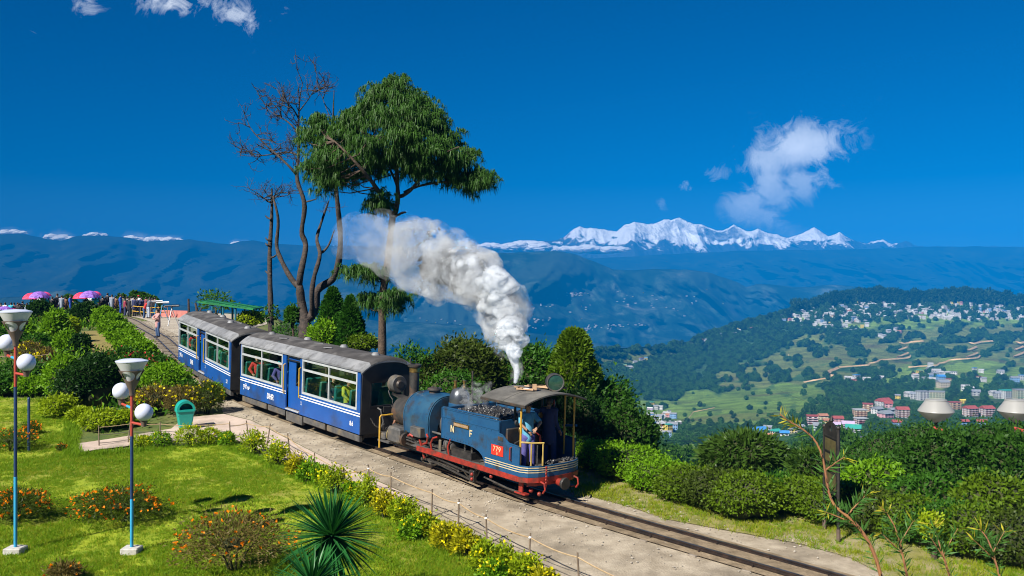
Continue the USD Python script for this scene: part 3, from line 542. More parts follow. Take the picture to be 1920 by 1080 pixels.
MB().lathe([(.3, 1.5), (.3, 1.83), (.287, 1.84)], 28, TM((3.75, 0, 0), (1, 0, 0), (0, 1, 0), (0, 0, 1))).build('dome_skirt', M_lblue, dome)
for y in (-.09, .09): MB().lathe([(.05, 2.2), (.05, 2.3), (.04, 2.31), (.04, 2.4), (.05, 2.41), (.05, 2.46), (0, 2.46)], 12, TM((3.75 + y, y, 0), (1, 0, 0), (0, 1, 0), (0, 0, 1))).build('safety_valve', M_brass, dome)
MB().cyl((4.12, .15, 1.6), (4.12, .15, 2.75), .028, .022, 8).build('vent_pipe', M_smoke, lo)
# coal bunker and side sheets
bun = sg.Polygon([(4.22, 1.04), (4.22, 1.80), (4.3, 1.85), (6.62, 1.85), (6.66, 1.82), (6.66, 1.55), (6.8, 1.52), (6.95, 1.42), (7.05, 1.36), (7.45, 1.34), (7.45, .64), (6.12, .64), (6.1, .72), (6.0, .87), (5.85, .96), (5.6, 1.02), (5.3, 1.04)])
for y in (-.93, .9):
    ss = plate(bun, y, .03).build('side_sheet', M_lblue, lo, False)
    yo = y - .012 if y < 0 else y + .03
    plate(sg.LineString([(4.24, 1.62), (6.64, 1.62)]).buffer(.014, cap_style=2), yo, .012).build('beading', M_lblue, ss, False)
    plate(sg.LineString([(4.235, 1.06), (4.235, 1.84), (6.64, 1.84), (6.64, 1.62)]).buffer(.012, cap_style=2), yo, .012).build('beading', M_lblue, ss, False)
    plate(sg.LineString([(6.64, 1.55), (6.8, 1.53), (6.95, 1.43), (7.05, 1.37), (7.44, 1.35)]).buffer(.014, cap_style=2), yo, .012).build('beading', M_lblue, ss, False)
    for k in range(11):
        for z in (1.09, 1.57): MB().sphere((4.35 + k * (.2 if z > 1.1 else .12), yo + (.004 if y < 0 else .008), z), .011, 1).build('rivet', M_lblue, ss)
bk = MB(); bk.box((4.235, 0, 1.45), (.03, 1.8, .8)); bk.box((6.64, 0, 1.45), (.03, 1.8, .8)); bk.box((5.43, 0, 1.12), (2.38, 1.8, .05)); bk.build('bunker', M_lblue, lo, False, kind='stuff')
for y in (-.9, .88): MB().beam((4.25, y, 1.865), (6.62, y, 1.90), .05, .03).build('bunker_rim', M_lblue, lo, False)
rng = np.random.default_rng(3); cv, cf = [], []
cx, cy = np.meshgrid(np.linspace(4.26, 6.6, 60), np.linspace(-.87, .87, 46)); cz = 1.70 + .17 * np.exp(-((cx - 5.2) / .9) ** 2 - (cy / .6) ** 2) + .1 * (fbm(np.stack([cx * 6, cy * 6, cx * 0], -1), 4, 2) - .5) + .04 * rng.random(cx.shape)
i, j = np.meshgrid(np.arange(45), np.arange(59), indexing='ij'); hp = MB().add(np.stack([cx, cy, cz], -1).reshape(-1, 3), np.stack([i * 60 + j, i * 60 + j + 1, (i + 1) * 60 + j + 1, (i + 1) * 60 + j], -1).reshape(-1, 4))
ico = trimesh.creation.icosphere(1, 1.0)
for k in range(420):
    x, y = rng.uniform(4.3, 6.55), rng.uniform(-.85, .85); z = 1.71 + .17 * math.exp(-((x - 5.2) / .9) ** 2 - (y / .6) ** 2); s = rng.uniform(.025, .065)
    hp.add(ico.vertices * s * rng.uniform(.6, 1.3, 3) * (1 + .35 * (rng.random((len(ico.vertices), 1)) - .5)) + (x, y, z), ico.faces)
hp.build('coal_heap', M_coal, lo, False, kind='stuff')
text_on('N', .17, 4.62, -.931, 1.27, 'lettering', M_cream, lo); text_on('F', .17, 5.44, -.931, 1.27, 'lettering', M_cream, lo)
npl = plate(sg.box(4.78, 1.44, 5.44, 1.55), -.95, .02).build('nameplate', M_brass, lo, False); plate(sg.box(4.80, 1.46, 5.42, 1.53), -.956, .006).build('plate_face', M_wood, npl, False)
np2 = plate(sg.box(6.38, .99, 6.84, 1.24), -.945, .015).build('number_plate', pm('plate_red', (.62, .03, .015), .45), lo, False)
text_on('779', .12, 6.44, -.946, 1.09, 'number', M_cream, np2); text_on('B', .055, 6.585, -.946, 1.01, 'lettering', M_cream, np2)
MB().tube([(7.15, -.93, 1.28), (7.15, -.985, 1.27), (7.15, -.985, .98), (7.15, -.93, .97)], .02, 8).build('grab_handle', M_red, lo)
MB().box((6.72, -.935, 1.42), (.2, .01, .1)).build('maker_plate', M_smoke, lo, False)
# footplate, frames and red edging
MB().box((5.15, 0, .605), (4.6, 1.86, .03)).build('footplate', M_soot, lo, False)
for y in (-.945, .945): MB().box((5.25, y, .565), (4.3, .025, .13)).build('valance', M_red, lo, False)
for y in (-.36, .36): MB().box((4.3, y * 1.25, .48), (6.0, .04, .36)).build('frame_plate', M_blk, lo, False)
MB().box((4.9, -.3, .72), (1.1, 1.1, .2)).build('well_tank', M_blk, lo, False)
for x in (5.05, 5.35, 5.9): MB().cyl((x, -.75, .62), (x, -.75, 1.05), .035, n=8).build('stanchion', M_steel, lo)
MB().box((5.55, -.72, .63), (.28, .2, .012), rotz(.2)).build('footplate_hatch', M_blk, lo, False)
# apron: rounded rear end with cream lines over a red beam
ap = sg.Polygon([(6.1, -.95), (7.3, -.95), (7.5, -.93), (7.66, -.83), (7.78, -.6), (7.83, -.3), (7.84, 0), (7.83, .3), (7.78, .6), (7.66, .83), (7.5, .93), (7.3, .95), (6.1, .95)])
ring = lambda o: ap.buffer(o, join_style=1).difference(ap.buffer(-.03)).intersection(sg.box(6.14, -2, 9, 2))
def zpr(poly, z0, z1): T = np.eye(4); T[2, 3] = z0; return MB().prism(poly, z1 - z0, T)
apron = zpr(ring(0), .625, .9).build('cab_apron', M_lblue, lo, False)
for z0, z1 in ((.845, .865), (.79, .81), (.735, .755)): zpr(ring(.003), z0, z1).build('cream_line', M_cream, apron, False)
zpr(ring(.012), .5, .62).build('buffer_beam', M_red, lo, False)
zpr(ap.intersection(sg.box(6.66, -2, 9, 2)).buffer(-.032), .62, .66).build('cab_floor', M_floorb, lo, False)
zpr(ap.intersection(sg.box(7.45, -.2, 9, 2)).buffer(-.035), .87, .89).build('apron_shelf', M_soot, lo, False)
zpr(ap.intersection(sg.box(7.5, -2, 9, 2)).buffer(-.08), .4, .5).build('drag_box', M_red, lo, False)
for k in range(46):
    t = rng.uniform(-.1, .85); s = rng.uniform(.02, .05)
    MB().add(ico.vertices * s * rng.uniform(.7, 1.2, 3) * (1 + .4 * (rng.random((len(ico.vertices), 1)) - .5)) + (7.52 + .2 * rng.random() * (1 - t * t * .6), t, .90 + .02 * rng.random()), ico.faces).build('coal_lump', M_coal, lo, False)
MB().cyl((7.8, 0, .46), (8.1, 0, .46), .08, .12, 14).build('coupler', M_red, lo); MB().lathe([(0, .1), (.14, .1), (.15, .06), (.13, 0), (0, 0)], 16, AX(8.02, 0, .46)).build('buffer_head', M_blk, lo)
for y in (-.55, .55):
    MB().box((7.35, y * 1.4, .36), (.14, .05, .34), bev=.01).build('guard_iron', M_red, lo, False); MB().box((7.38, y * 1.4, .19), (.4, .16, .04), bev=.01).build('step', M_red, lo, False)
    MB().tube([(7.82, y, .52), (7.95, y, .5), (7.98, y, .36), (7.9, y, .26)], .025, 8).build('hook', M_red, lo)
ck = MB(); 
for k in range(7): ck.sphere((7.86, -.42 + .01 * (k % 2), .86 - k * .075), .032, 1, (.7, 1, 1.2))
ck.build('red_chain', M_red, lo, kind='stuff')
for p in ((7.55, -.62, .27), (7.72, -.5, .2)): MB().sphere(p, .055, 2).build('pipe_end', M_red, lo)
MB().tube([(5.95, -.8, .3), (6.9, -.82, .22), (7.4, -.8, .2)], .022, 6).build('brake_pipe', M_steel, lo); MB().tube([(6.2, -.7, .2), (7.3, -.72, .14)], .03, 6).build('drain_pipe', M_soot, lo)
MB().sphere((6.3, -.86, .4), .05, 2).build('valve', M_red, lo)
# cab
zc = lambda y: 2.36 + .2 * (1 - abs(y / 1.02) ** 2)
ysr = np.linspace(-1.02, 1.02, 21); rp = sg.Polygon([(y, zc(y) + .035) for y in ysr] + [(y, zc(y)) for y in ysr[::-1]])
M_cabroof = pm('cab_roof_grey', (.06, .057, .052), .8, c2=(.11, .105, .095), scale=2.2, c3=(.16, .15, .13), s3=1.2, bump=.25)
cr = slab(rp, 6.0, 1.72).build('cab_roof', M_cabroof, lo, 40)
MB().beam((6.0, -1.02, 2.35), (7.72, -1.02, 2.35), .03, .06).build('roof_edge', M_smoke, cr, False); slab(rp.buffer(.008), 6.85, .04).build('roof_rib', M_cabroof, cr, 40)
for x, y, z0 in ((7.42, -.88, .9), (7.08, .88, .9), (7.42, .88, .9)): MB().cyl((x, y, z0), (x, y, zc(y)), .026, n=8).build('cab_post', M_yel, lo)
MB().tube([(7.42, -.88, 1.45), (7.66, -.72, 1.45), (7.8, -.46, 1.45)], .024, 8).build('cab_rail', M_yel2, lo)
for x, y in ((7.65, -.73), (7.79, -.48)): MB().cyl((x, y, .9), (x, y, 1.45), .022, n=8).build('rail_post', M_yel2, lo)
MB().cyl((7.72, -.6, .9), (7.72, -.6, 1.4), .016, n=6).build('rail_post', M_steel, lo)
MB().tube([(7.0, .9, 1.62), (7.5, .9, 1.7)], .03, 8).build('far_rail', M_lblue, lo)
bh = MB().box((6.72, 0, 1.15), (.08, 1.5, 1.0), bev=.02).build('backhead', M_smoke, lo, False)
for k in range(16):
    y = -.7 + 1.4 * rng.random(); z = 1.2 + .95 * rng.random(); x = 6.82 + .14 * rng.random()
    MB().tube([(6.74, y, z), (x, y + .05, z + .05), (x, y + rng.uniform(-.3, .3), z + rng.uniform(-.25, .25))], rng.uniform(.012, .024), 6).build('pipe', M_brass if k % 4 == 0 else M_steel, bh)
for k in range(5): xlathe([(0, .06), (.07, .06), (.075, .03), (.07, 0), (0, 0)], 6.8, -.5 + k * .26, 1.8 + .12 * (k % 2), 14).build('gauge', M_brass if k % 2 else M_steel, bh)
MB().sphere((6.9, -.42, 1.62), .085, 2, (.8, 1, 1.2)).build('brass_valve', M_brass, bh)
MB().tube([(7.3, -.12, 1.3), (7.32, -.16, 1.52), (7.22, -.3, 1.66)], .02, 8).build('regulator_lever', M_red, bh)
for y in (-.5, .4): MB().cyl((6.74, y, 1.85), (6.74, y, 2.4), .03, n=8).build('roof_stay', M_smoke, lo)
MB().tube([(6.95, .62, .7), (6.95, .62, 2.3)], .02, 8).build('far_pillar', M_red, lo)
MB().box((6.95, .9, 1.0), (.9, .03, .68)).build('far_door_sheet', M_lblue, lo, False)
sl = MB().lathe([(0, 0), (.19, .0), (.215, -.02), (.22, -.2), (.17, -.27), (0, -.28)], 28, TM((7.32, .3, 2.80), (.49, .87, 0), (0, 0, 1), (.87, -.49, 0))).build('searchlight', M_smoke, lo)
T = TM((7.325, .297, 2.80), (.49, .87, 0), (0, 0, 1), (.87, -.49, 0))
MB().lathe([(.19, .002), (.2, .02), (.222, .02), (.222, -.01)], 28, T).build('lamp_rim', M_soot, sl); MB().lathe([(0, .022), (.1, .018), (.19, .006)], 28, T).build('lamp_glass', pm('dark_green_lens', (.015, .05, .035), .06, c2=(.03, .09, .06), scale=6, spec=.8), sl)
MB().box((7.24, .33, 2.57), (.12, .2, .12)).build('lamp_foot', M_smoke, sl, False)
# cylinders, rods and wheels on both sides
for s in (-1, 1):
    Y = lambda k: s * k
    cb = MB().box((1.85, Y(.72), .72), (.62, .46, .46), bev=.06).build('steam_chest', M_soot, lo); MB().cyl((1.5, Y(.72), .66), (2.25, Y(.72), .63), .19, n=18).build('cylinder', M_smoke, cb)
    MB().cyl((1.46, Y(.72), .66), (1.5, Y(.72), .66), .2, n=18).build('cylinder_cover', pm('greasy_cover', (.12, .10, .05), .5, c2=(.25, .2, .08), scale=9), cb)
    MB().cyl((1.5, Y(.66), .9), (2.3, Y(.66), .88), .09, n=12).build('valve_chest', M_blk, cb)
    for dz in (-.09, .09): MB().beam((2.25, Y(.72), .62 + dz), (3.1, Y(.72), .6 + dz), .06, .035).build('slide_bar', M_steel, lo, False)
    MB().box((2.8, Y(.72), .61), (.16, .1, .16), bev=.02).build('crosshead', M_steel, lo); MB().cyl((2.2, Y(.72), .63), (2.8, Y(.72), .61), .025, n=8).build('piston_rod', M_steel, lo)
    MB().beam((2.8, Y(.76), .61), (4.75, Y(.76), .26), .05, .08).build('connecting_rod', M_steel, lo, False)
    MB().beam((3.15, Y(.7), .25), (4.8, Y(.7), .25), .04, .07).build('coupling_rod', M_steel, lo, False)
    MB().beam((3.05, Y(.82), .78), (3.3, Y(.82), .3), .04, .06).build('combination_lever', M_red, lo, False); MB().beam((3.1, Y(.8), .76), (4.0, Y(.8), .72), .035, .05).build('radius_rod', M_steel, lo, False)
    MB().box((4.0, Y(.8), .72), (.1, .06, .42), bev=.02).build('expansion_link', M_soot, lo)
    for wx in (3.1, 4.8):
        T = TM((wx, Y(.36), .33), (1, 0, 0), (0, 0, 1), (0, -1 if s < 0 else 1, 0))
        w = MB().lathe([(.27, .05), (.32, .05), (.33, .04), (.335, -.03), (.36, -.035), (.36, -.055), (.27, -.055), (.27, .05)], 28, T).build('wheel', M_steel, lo)
        MB().lathe([(0, .07), (.09, .07), (.09, -.05), (0, -.05)], 16, T).build('hub', M_blk, w)
        for k in range(9):
            a = k * 2 * PI / 9; p = np.array([wx, Y(.36), .33]); MB().beam(p + np.array([.08 * math.cos(a), 0, .08 * math.sin(a)]), p + np.array([.28 * math.cos(a), 0, .28 * math.sin(a)]), .03, .04, (0, 1, 0)).build('spoke', M_blk, w, False)
        MB().cyl((wx + .03, Y(.4), .25), (wx + .03, Y(.8), .25), .045, n=10).build('crank_pin', M_steel, w)
    MB().box((2.95, Y(.82), .98), (.5, .2, .27), bev=.015).build('sand_box', M_soot, lo, False)
    pump = MB().lathe([(0, 0), (.15, 0), (.16, .02), (.16, .14), (.13, .15), (.13, .24), (.16, .25), (.16, .36), (.12, .38), (0, .38)], 20, AX(4.25, Y(.74), .86)).build('steam_pump', M_soot, lo)
    for k in range(3): xlathe([(.165, 0), (.175, .01), (.175, .03), (.165, .04)], 4.3 + k * .11, Y(.74), .86, 20).build('pump_fin', M_smoke, pump)
    MB().tube([(3.75, Y(.9), .62), (3.72, Y(.92), .8), (3.8, Y(.9), .95), (3.95, Y(.86), 1.0)], .028, 8).build('red_pipe', M_red, lo); MB().tube([(4.6, Y(.93), .56), (4.55, Y(.95), .85), (4.62, Y(.92), 1.05), (4.8, Y(.85), 1.1)], .024, 8).build('red_pipe', M_red, lo)
    MB().tube([(3.3, Y(.88), .7), (3.55, Y(.93), .78), (3.6, Y(.93), .95), (3.5, Y(.9), 1.0)], .03, 8).build('red_lever', M_red, lo); MB().tube([(2.6, Y(.9), .82), (2.72, Y(.93), .88), (2.85, Y(.9), .84)], .035, 8).build('red_lever', M_red, lo)
    MB().beam((3.6, Y(.93), .62), (4.8, Y(.93), .58), .03, .05).build('red_rail', M_red, lo, False)
    MB().tube([(2.3, Y(.5), 1.0), (2.55, Y(.7), 1.06), (3.9, Y(.62), 1.02), (4.1, Y(.6), 1.15)], .03, 8).build('steam_pipe', M_soot, lo); MB().tube([(1.2, Y(.45), 1.0), (1.25, Y(.55), .82), (1.6, Y(.6), .95)], .045, 8).build('copper_pipe', pm('copper', (.3, .15, .09), .4, .7) if s < 0 else M_soot, lo)
    MB().beam((3.6, Y(.88), .34), (5.5, Y(.9), .16), .03, .05).build('brake_rod', M_blk, lo, False); MB().beam((3.6, Y(.84), .45), (5.5, Y(.86), .3), .03, .04).build('brake_rod', M_blk, lo, False)
    jb = MB().box((5.55, Y(.86), .26), (.2, .12, .3), bev=.02).build('brake_hanger', M_blk, lo)
    for z in (.2, .32): MB().sphere((5.6, Y(.93), z), .045, 2).build('red_cap', M_red, jb)
MB().box((1.5, 0, .5), (.12, 1.5, .24), bev=.02).build('front_beam', M_blk, lo, False); MB().box((1.2, -.1, .42), (.6, 1.5, .05)).build('front_step_plate', M_soot, lo, False)
MB().tube([(1.0, -.85, .2), (1.0, -.85, 1.1), (1.02, -.82, 1.15), (1.02, -.35, 1.15), (1.02, -.32, 1.1), (1.02, -.32, .45)], .028, 8).build('yellow_handrail', M_yel, lo)
MB().cyl((.55, 0, .48), (1.45, 0, .48), .06, n=10).build('front_coupler', M_blk, lo); MB().box((1.05, -.62, .55), (.35, .4, .2), bev=.03).build('tool_box', M_soot, lo, False)
# things lying on the cab roof
def on_loco(p): return (T_loco @ np.array([*p, 1.0]))[:3]
LR = math.atan2(T_loco[1, 0], T_loco[0, 0])
cb = thing('wood_scrap', 'broken brown wooden board with white patch lying on the grey cab roof', 'wood', on_loco((6.85, -.25, 2.62)), LR)
MB().box((0, 0, 0), (.5, .16, .03), rotz(.3)).build('board', M_card, cb, False); MB().box((.2, .1, .06), (.1, .14, .14), rotz(.9)).build('upright_chip', M_card, cb, False); MB().box((.05, -.02, .022), (.16, .1, .006), rotz(.3)).build('white_patch', M_white, cb, False); MB().box((-.22, -.05, .03), (.4, .06, .025), rotz(-.15)).build('thin_batten', M_wood, cb, False)
bs = thing('bamboo_bundle', 'bundle of old bamboo poles on the cab roof beside the searchlight', 'bamboo poles', on_loco((6.75, .42, 2.59)), LR + .1)
for k in range(6): MB().cyl((-.55 + .06 * k, -.12 + .05 * k, .02 + .02 * (k % 2)), (.45 + .04 * k, -.1 + .05 * k, .03), .022, n=6).build('bamboo_pole', M_wood if k % 2 else M_card, bs)
# ---------------------------------------------------------------- vegetation
def unit(v): return v / np.maximum(np.linalg.norm(v, axis=-1, keepdims=True), 1e-9)
def leaf_mesh(P, N, L, W, rng, spread=.6, droop=0.0, fold=False):
    n = len(P); D = unit(N * spread + rng.normal(0, .55, (n, 3)) + np.array([0, 0, -droop])); B = unit(np.cross(D, unit(N + rng.normal(0, .5, (n, 3)))))
    l = L * rng.uniform(.7, 1.25, (n, 1)); w = W * rng.uniform(.75, 1.2, (n, 1)) * .5
    v = np.stack([P, P + D * l * .5 + B * w, P + D * l - np.array([0, 0, 1.]) * l * droop * .3, P + D * l * .5 - B * w], 1).reshape(-1, 3)
    k = np.arange(n)[:, None] * 4; return v, np.vstack([k + [0, 1, 2], k + [0, 2, 3]])
def blob(n, rng, lump=.3, freq=2.0, lo=.7, cut=-.55, power=.5, seed=0):
    d = unit(rng.normal(size=(int(n * 2.2), 3))); d = d[d[:, 2] > cut][:n]
    r = 1 + lump * 2 * (fbm(d * freq + seed * 7.3, 3, seed) - .5); r2 = r * (lo + (1 - lo) * rng.random(len(d)) ** power)
    return d * r2[:, None], d
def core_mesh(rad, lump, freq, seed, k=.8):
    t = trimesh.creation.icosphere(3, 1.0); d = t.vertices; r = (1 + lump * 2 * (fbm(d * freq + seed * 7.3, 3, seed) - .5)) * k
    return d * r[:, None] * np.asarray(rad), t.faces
G_BRIGHT = leaf_mat('bright_leaves', [(0.085, 0.170, 0.007), (0.187, 0.323, 0.014), (0.323, 0.476, 0.025)], clump=1.0)
G_MID = leaf_mat('green_leaves', [(0.026, 0.077, 0.009), (0.077, 0.176, 0.015), (0.165, 0.286, 0.026)], clump=1.0)
G_DARK = leaf_mat('dark_leaves', [(0.012, 0.036, 0.008), (0.026, 0.070, 0.012), (0.056, 0.120, 0.020)], clump=1.0)
G_YEL = leaf_mat('yellow_green_leaves', [(0.160, 0.208, 0.008), (0.416, 0.448, 0.016), (0.672, 0.640, 0.024)])
G_OLIVE = leaf_mat('olive_leaves', [(0.034, 0.051, 0.010), (0.102, 0.128, 0.024), (0.221, 0.204, 0.051)], rough=.4)
G_HEDGE = leaf_mat('hedge_leaves', [(0.06, 0.10, 0.006), (0.17, 0.225, 0.009), (0.33, 0.36, 0.016)], clump=1.0)
G_CANOPY = leaf_mat('canopy_leaves', [(0.022, 0.06, 0.008), (0.07, 0.15, 0.014), (0.16, 0.26, 0.026)], cs=.35, clump=.9)
G_RHODO = leaf_mat('long_leaves', [(0.032, 0.064, 0.013), (0.096, 0.136, 0.032), (0.224, 0.240, 0.080)], rough=.35)
G_BROWN = leaf_mat('dry_stalks', [(0.084, 0.063, 0.028), (0.154, 0.119, 0.042), (0.210, 0.196, 0.042)], trans=.15)
G_CONE = leaf_mat('cypress_sprays', [(0.019, 0.067, 0.008), (0.057, 0.152, 0.011), (0.114, 0.247, 0.019)], cs=3)
G_GOLDC = leaf_mat('cryptomeria_sprays', [(0.051, 0.093, 0.007), (0.170, 0.238, 0.012), (0.340, 0.391, 0.020)], cs=2.5, clump=.9)
G_PINE = leaf_mat('pine_needles', [(0.03, 0.075, 0.017), (0.09, 0.19, 0.028), (0.22, 0.37, 0.06)], cs=1.1, clump=.7, trans=.2, rough=.45)
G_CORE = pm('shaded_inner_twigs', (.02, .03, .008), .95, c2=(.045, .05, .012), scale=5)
M_bark = pm('bark_brown', (.045, .03, .02), .9, c2=(.11, .075, .05), scale=7, bump=.8, bscale=18, bdist=.04)
M_dead = pm('dead_bark', (.026, .022, .019), .9, c2=(.07, .052, .042), scale=6, bump=.8, bscale=16, bdist=.04)
M_stem = pm('green_brown_stem', (.06, .05, .02), .9)
M_orange = leaf_mat('orange_petals', [(.60, .16, .004), (.75, .26, .006), (.80, .36, .01)], trans=.2, tint=(1, 1, 1))
M_yelf = leaf_mat('yellow_petals', [(.6, .45, .01), (.7, .55, .02)], trans=.2, tint=(1, 1, 1))
M_pinkf = leaf_mat('pink_petals', [(.4, .03, .06), (.5, .05, .12)], trans=.2, tint=(1, 1, 1))
SEED = [100]
def shrub(label, c, rad, mat, n, L, W, lump=.3, freq=2.0, cut=-.5, spread=.6, droop=.0, cat='shrub', group=None, flowers=None, nf=0, fs=.05, name='shrub', core=.82, lo=.72, stems=5, sink=.0):
    SEED[0] += 1; s = SEED[0]; rng = np.random.default_rng(s); rad = np.asarray(rad, float)
    t = thing(name, label, cat, (c[0], c[1], c[2] - sink), 0, group); zc = np.array([0, 0, rad[2] * .85])
    d, N = blob(n, rng, lump, freq, lo, cut, seed=s); P = d * rad + zc; P = P[P[:, 2] > -.05 - sink * 0]; N = N[: len(P)]
    k9 = max(20, n // 11); d9, N9 = blob(k9, rng, lump, freq, .99, -.15, seed=s); P9 = d9 * rad * rng.uniform(1.0, 1.28, (len(d9), 1)) + zc; P = np.vstack([P, P9])
    v, f = leaf_mesh(P, unit(P - zc * .7), L, W, rng, spread, droop); obj('foliage', (v, f), mat, t, False)
    m = MB()
    for k in range(stems):
        a = rng.random() * 6.28; e = np.array([math.cos(a) * rad[0] * .6, math.sin(a) * rad[1] * .6, rad[2] * 1.1]); m.tube([(e[0] * .1, e[1] * .1, -.1), e * (.5, .5, .55), e], [.03 + .01 * rad[2], .02, .008], 5)
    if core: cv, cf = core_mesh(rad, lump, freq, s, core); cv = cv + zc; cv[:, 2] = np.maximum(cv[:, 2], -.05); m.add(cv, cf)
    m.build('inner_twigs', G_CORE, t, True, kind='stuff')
    if flowers is not None:
        d, N = blob(nf, rng, lump, freq, .97, -.1, seed=s); P = d * rad * 1.04 + zc
        for_ = MB()
        for q in range(3):
            v, f = leaf_mesh(P, N, fs, fs * .9, rng, 1.0); for_.add(v, f)
        for_.build('flowers', flowers, t, False, kind='stuff')
    return t
def on(u, v, d=None):
    """Ground point seen at an image position."""
    if d is None: return G(u, v)
    p = at(u, v, d); p[2] = H(p[1]) if PLAT.contains(sg.Point(p[0], p[1])) else slope_z(p[0], p[1]); return p
def px(n, d): return n / F * d
def garden(label, u, vb, wpx, hpx, mat, n=2600, L=None, group=None, **k):
    """A shrub standing on the plateau with its foot at (u, vb) and its size as seen."""
    p = G(u, vb); d = p[1]; w, h = px(wpx, d) / 2, px(hpx, d) / 1.85
    L = L or max(.07, .0038 * d); return shrub(label, p, (w, w * k.pop('deep', .9), h), mat, n, L, L * k.pop('asp', .5), group=group, **k)
def slope_shrub(label, u, vtop, d, wpx, hpx, mat, n=3000, L=None, **k):
    """A shrub or small tree on the slope behind the track: its top is seen at (u, vtop) at the distance d; its foot stands on the slope."""
    p = at(u, vtop, d); w = px(wpx, d) / 2; h = px(hpx, d); zt = p[2]; zg = on(u, vtop, d)[2]
    L = L or max(.08, .0042 * d); rz = h / 1.85; c = (p[0], p[1], zt - h)
    t = shrub(label, c, (w, w * .85, rz), mat, n, L, L * k.pop('asp', .5), **k)
    if c[2] > zg + .15:
        H0 = c[2] - zg; MB().tube([(.05, 0, -H0 - .3), (.1, .05, -H0 * .5), (0, 0, rz * .6)], [.05 + .02 * h, .045 + .015 * h, .04], 8).build('trunk', M_bark, t)
    return t
# garden between the lawn and the crowd
garden('round clipped dark green shrub in front of the leftmost crowd umbrellas in the garden', 74, 606, 40, 40, G_DARK, 2200, lump=.15)
garden('larger round dark green shrub right of the other clipped one before the crowd', 161, 613, 52, 44, G_DARK, 3000, lump=.15)
garden('dark green shrub cut off by the left photo edge below the umbrella', 2, 622, 46, 34, G_DARK, 2000, lump=.2)
garden('bright green loose shrub below the round dark one at left', 104, 646, 46, 62, G_BRIGHT, 2600)
garden('small bright green shrub beside the brown bank', 124, 664, 40, 40, G_BRIGHT, 1800)
garden('low olive green shrub at left under the bright one', 72, 664, 50, 34, G_MID, 1800)
garden('yellow green young bush between the two round dark shrubs', 131, 632, 30, 36, G_YEL, 1100, core=.6)
garden('dark hollow side bush left of the brown mown bank', 150, 668, 34, 40, G_DARK, 1600)
hedge_px = [(196, 618, 42, 40), (212, 632, 46, 40), (226, 646, 48, 40), (240, 658, 50, 38), (254, 668, 50, 36), (268, 680, 50, 36)]
for k, (u, v, w, h) in enumerate(hedge_px):
    garden(f'bright green hedge bush along the track, {["nearest the crowd", "second from the crowd", "third from the crowd", "third from the coach", "second from the coach", "nearest the coach"][k]}', u, v, w, h, G_BRIGHT, 2600, lump=.22, group='hedge bushes along the curving track')
for k, (u, v, w, h) in enumerate([(232, 690, 56, 36), (262, 700, 60, 36), (300, 706, 56, 36), (318, 716, 44, 30)]):
    garden(f'green bush with small red flowers {["left of the others on the slope", "above the lamp top", "above the bright round mound", "close beside the rear coach"][k]}', u, v, w, h, G_MID, 2200, flowers=M_pinkf, nf=30, fs=.12)
garden('bright round clipped mound right of the white street lamp', 311, 741, 84, 56, G_BRIGHT, 4200, lump=.12, lo=.8)
garden('large juniper bush with bright yellow green side, left of the dark hollow', 122, 752, 74, 84, G_BRIGHT, 3600, lump=.3)
garden('dark green spreading juniper with hollow underside in the garden', 178, 762, 84, 98, G_DARK, 4600, lump=.32, cut=-.15, freq=1.6)
garden('dark green low juniper mound leaning at left of the hollow bush', 142, 764, 74, 74, G_DARK, 3200, lump=.3)
for k, (u, v, w, h, m) in enumerate([(58, 684, 50, 42, G_BROWN), (86, 690, 40, 34, G_BROWN), (292, 772, 70, 46, G_BROWN), (345, 778, 60, 52, G_BROWN), (388, 776, 58, 56, G_OLIVE), (262, 782, 40, 36, G_BROWN)]):
    garden(['brown flowering bush with yellow blooms at far left', 'smaller brown bush with yellow blooms beside the lamp globe', 'brown dry bush with yellow blooms left of the bin', 'tall brown dry bush behind the green bin', 'olive bush with yellow blooms beside the coach and path', 'small dry bush beside the lamp pole with yellow blooms'][k], u, v, w, h, m, 2400, L=.15, asp=.16, core=.55, flowers=M_yelf, nf=45, fs=.10, spread=1.0)
for k, (u, v, w, h) in enumerate([(112, 782, 64, 40), (188, 806, 72, 38), (235, 800, 40, 30), (150, 790, 40, 24)]):
    garden(['yellow green low shrub left of the juniper hollow', 'yellow green low shrub behind the path end', 'small yellow green shrub right behind the lamp pole', 'tiny yellow green shrub between two larger ones'][k], u, v, w, h, G_YEL, 1700, core=.6, lump=.4)
for k, (u, v, w, h, m) in enumerate([(40, 720, 80, 44, G_MID), (15, 660, 50, 40, G_MID), (60, 742, 60, 34, G_BRIGHT), (5, 742, 60, 40, G_MID), (220, 724, 44, 40, G_MID), (246, 742, 40, 34, G_BRIGHT), (40, 640, 44, 34, G_BRIGHT), (205, 756, 36, 30, G_DARK), (350, 745, 40, 30, G_MID), (400, 752, 36, 30, G_BRIGHT)]):
    garden(['wide green shrub low at left behind the lamp', 'green shrub at the left edge below the crowd', 'bright low shrub at the lawn border, left', 'green shrub at the left edge by the lawn border', 'green shrub between the juniper and the mound', 'bright shrub beneath the lamp head', 'bright shrub beside the left edge crowd', 'dark small shrub beside the juniper', 'green shrub behind the dry bushes', 'bright shrub against the coach wheels'][k], u, v, w, h, m, 1700)
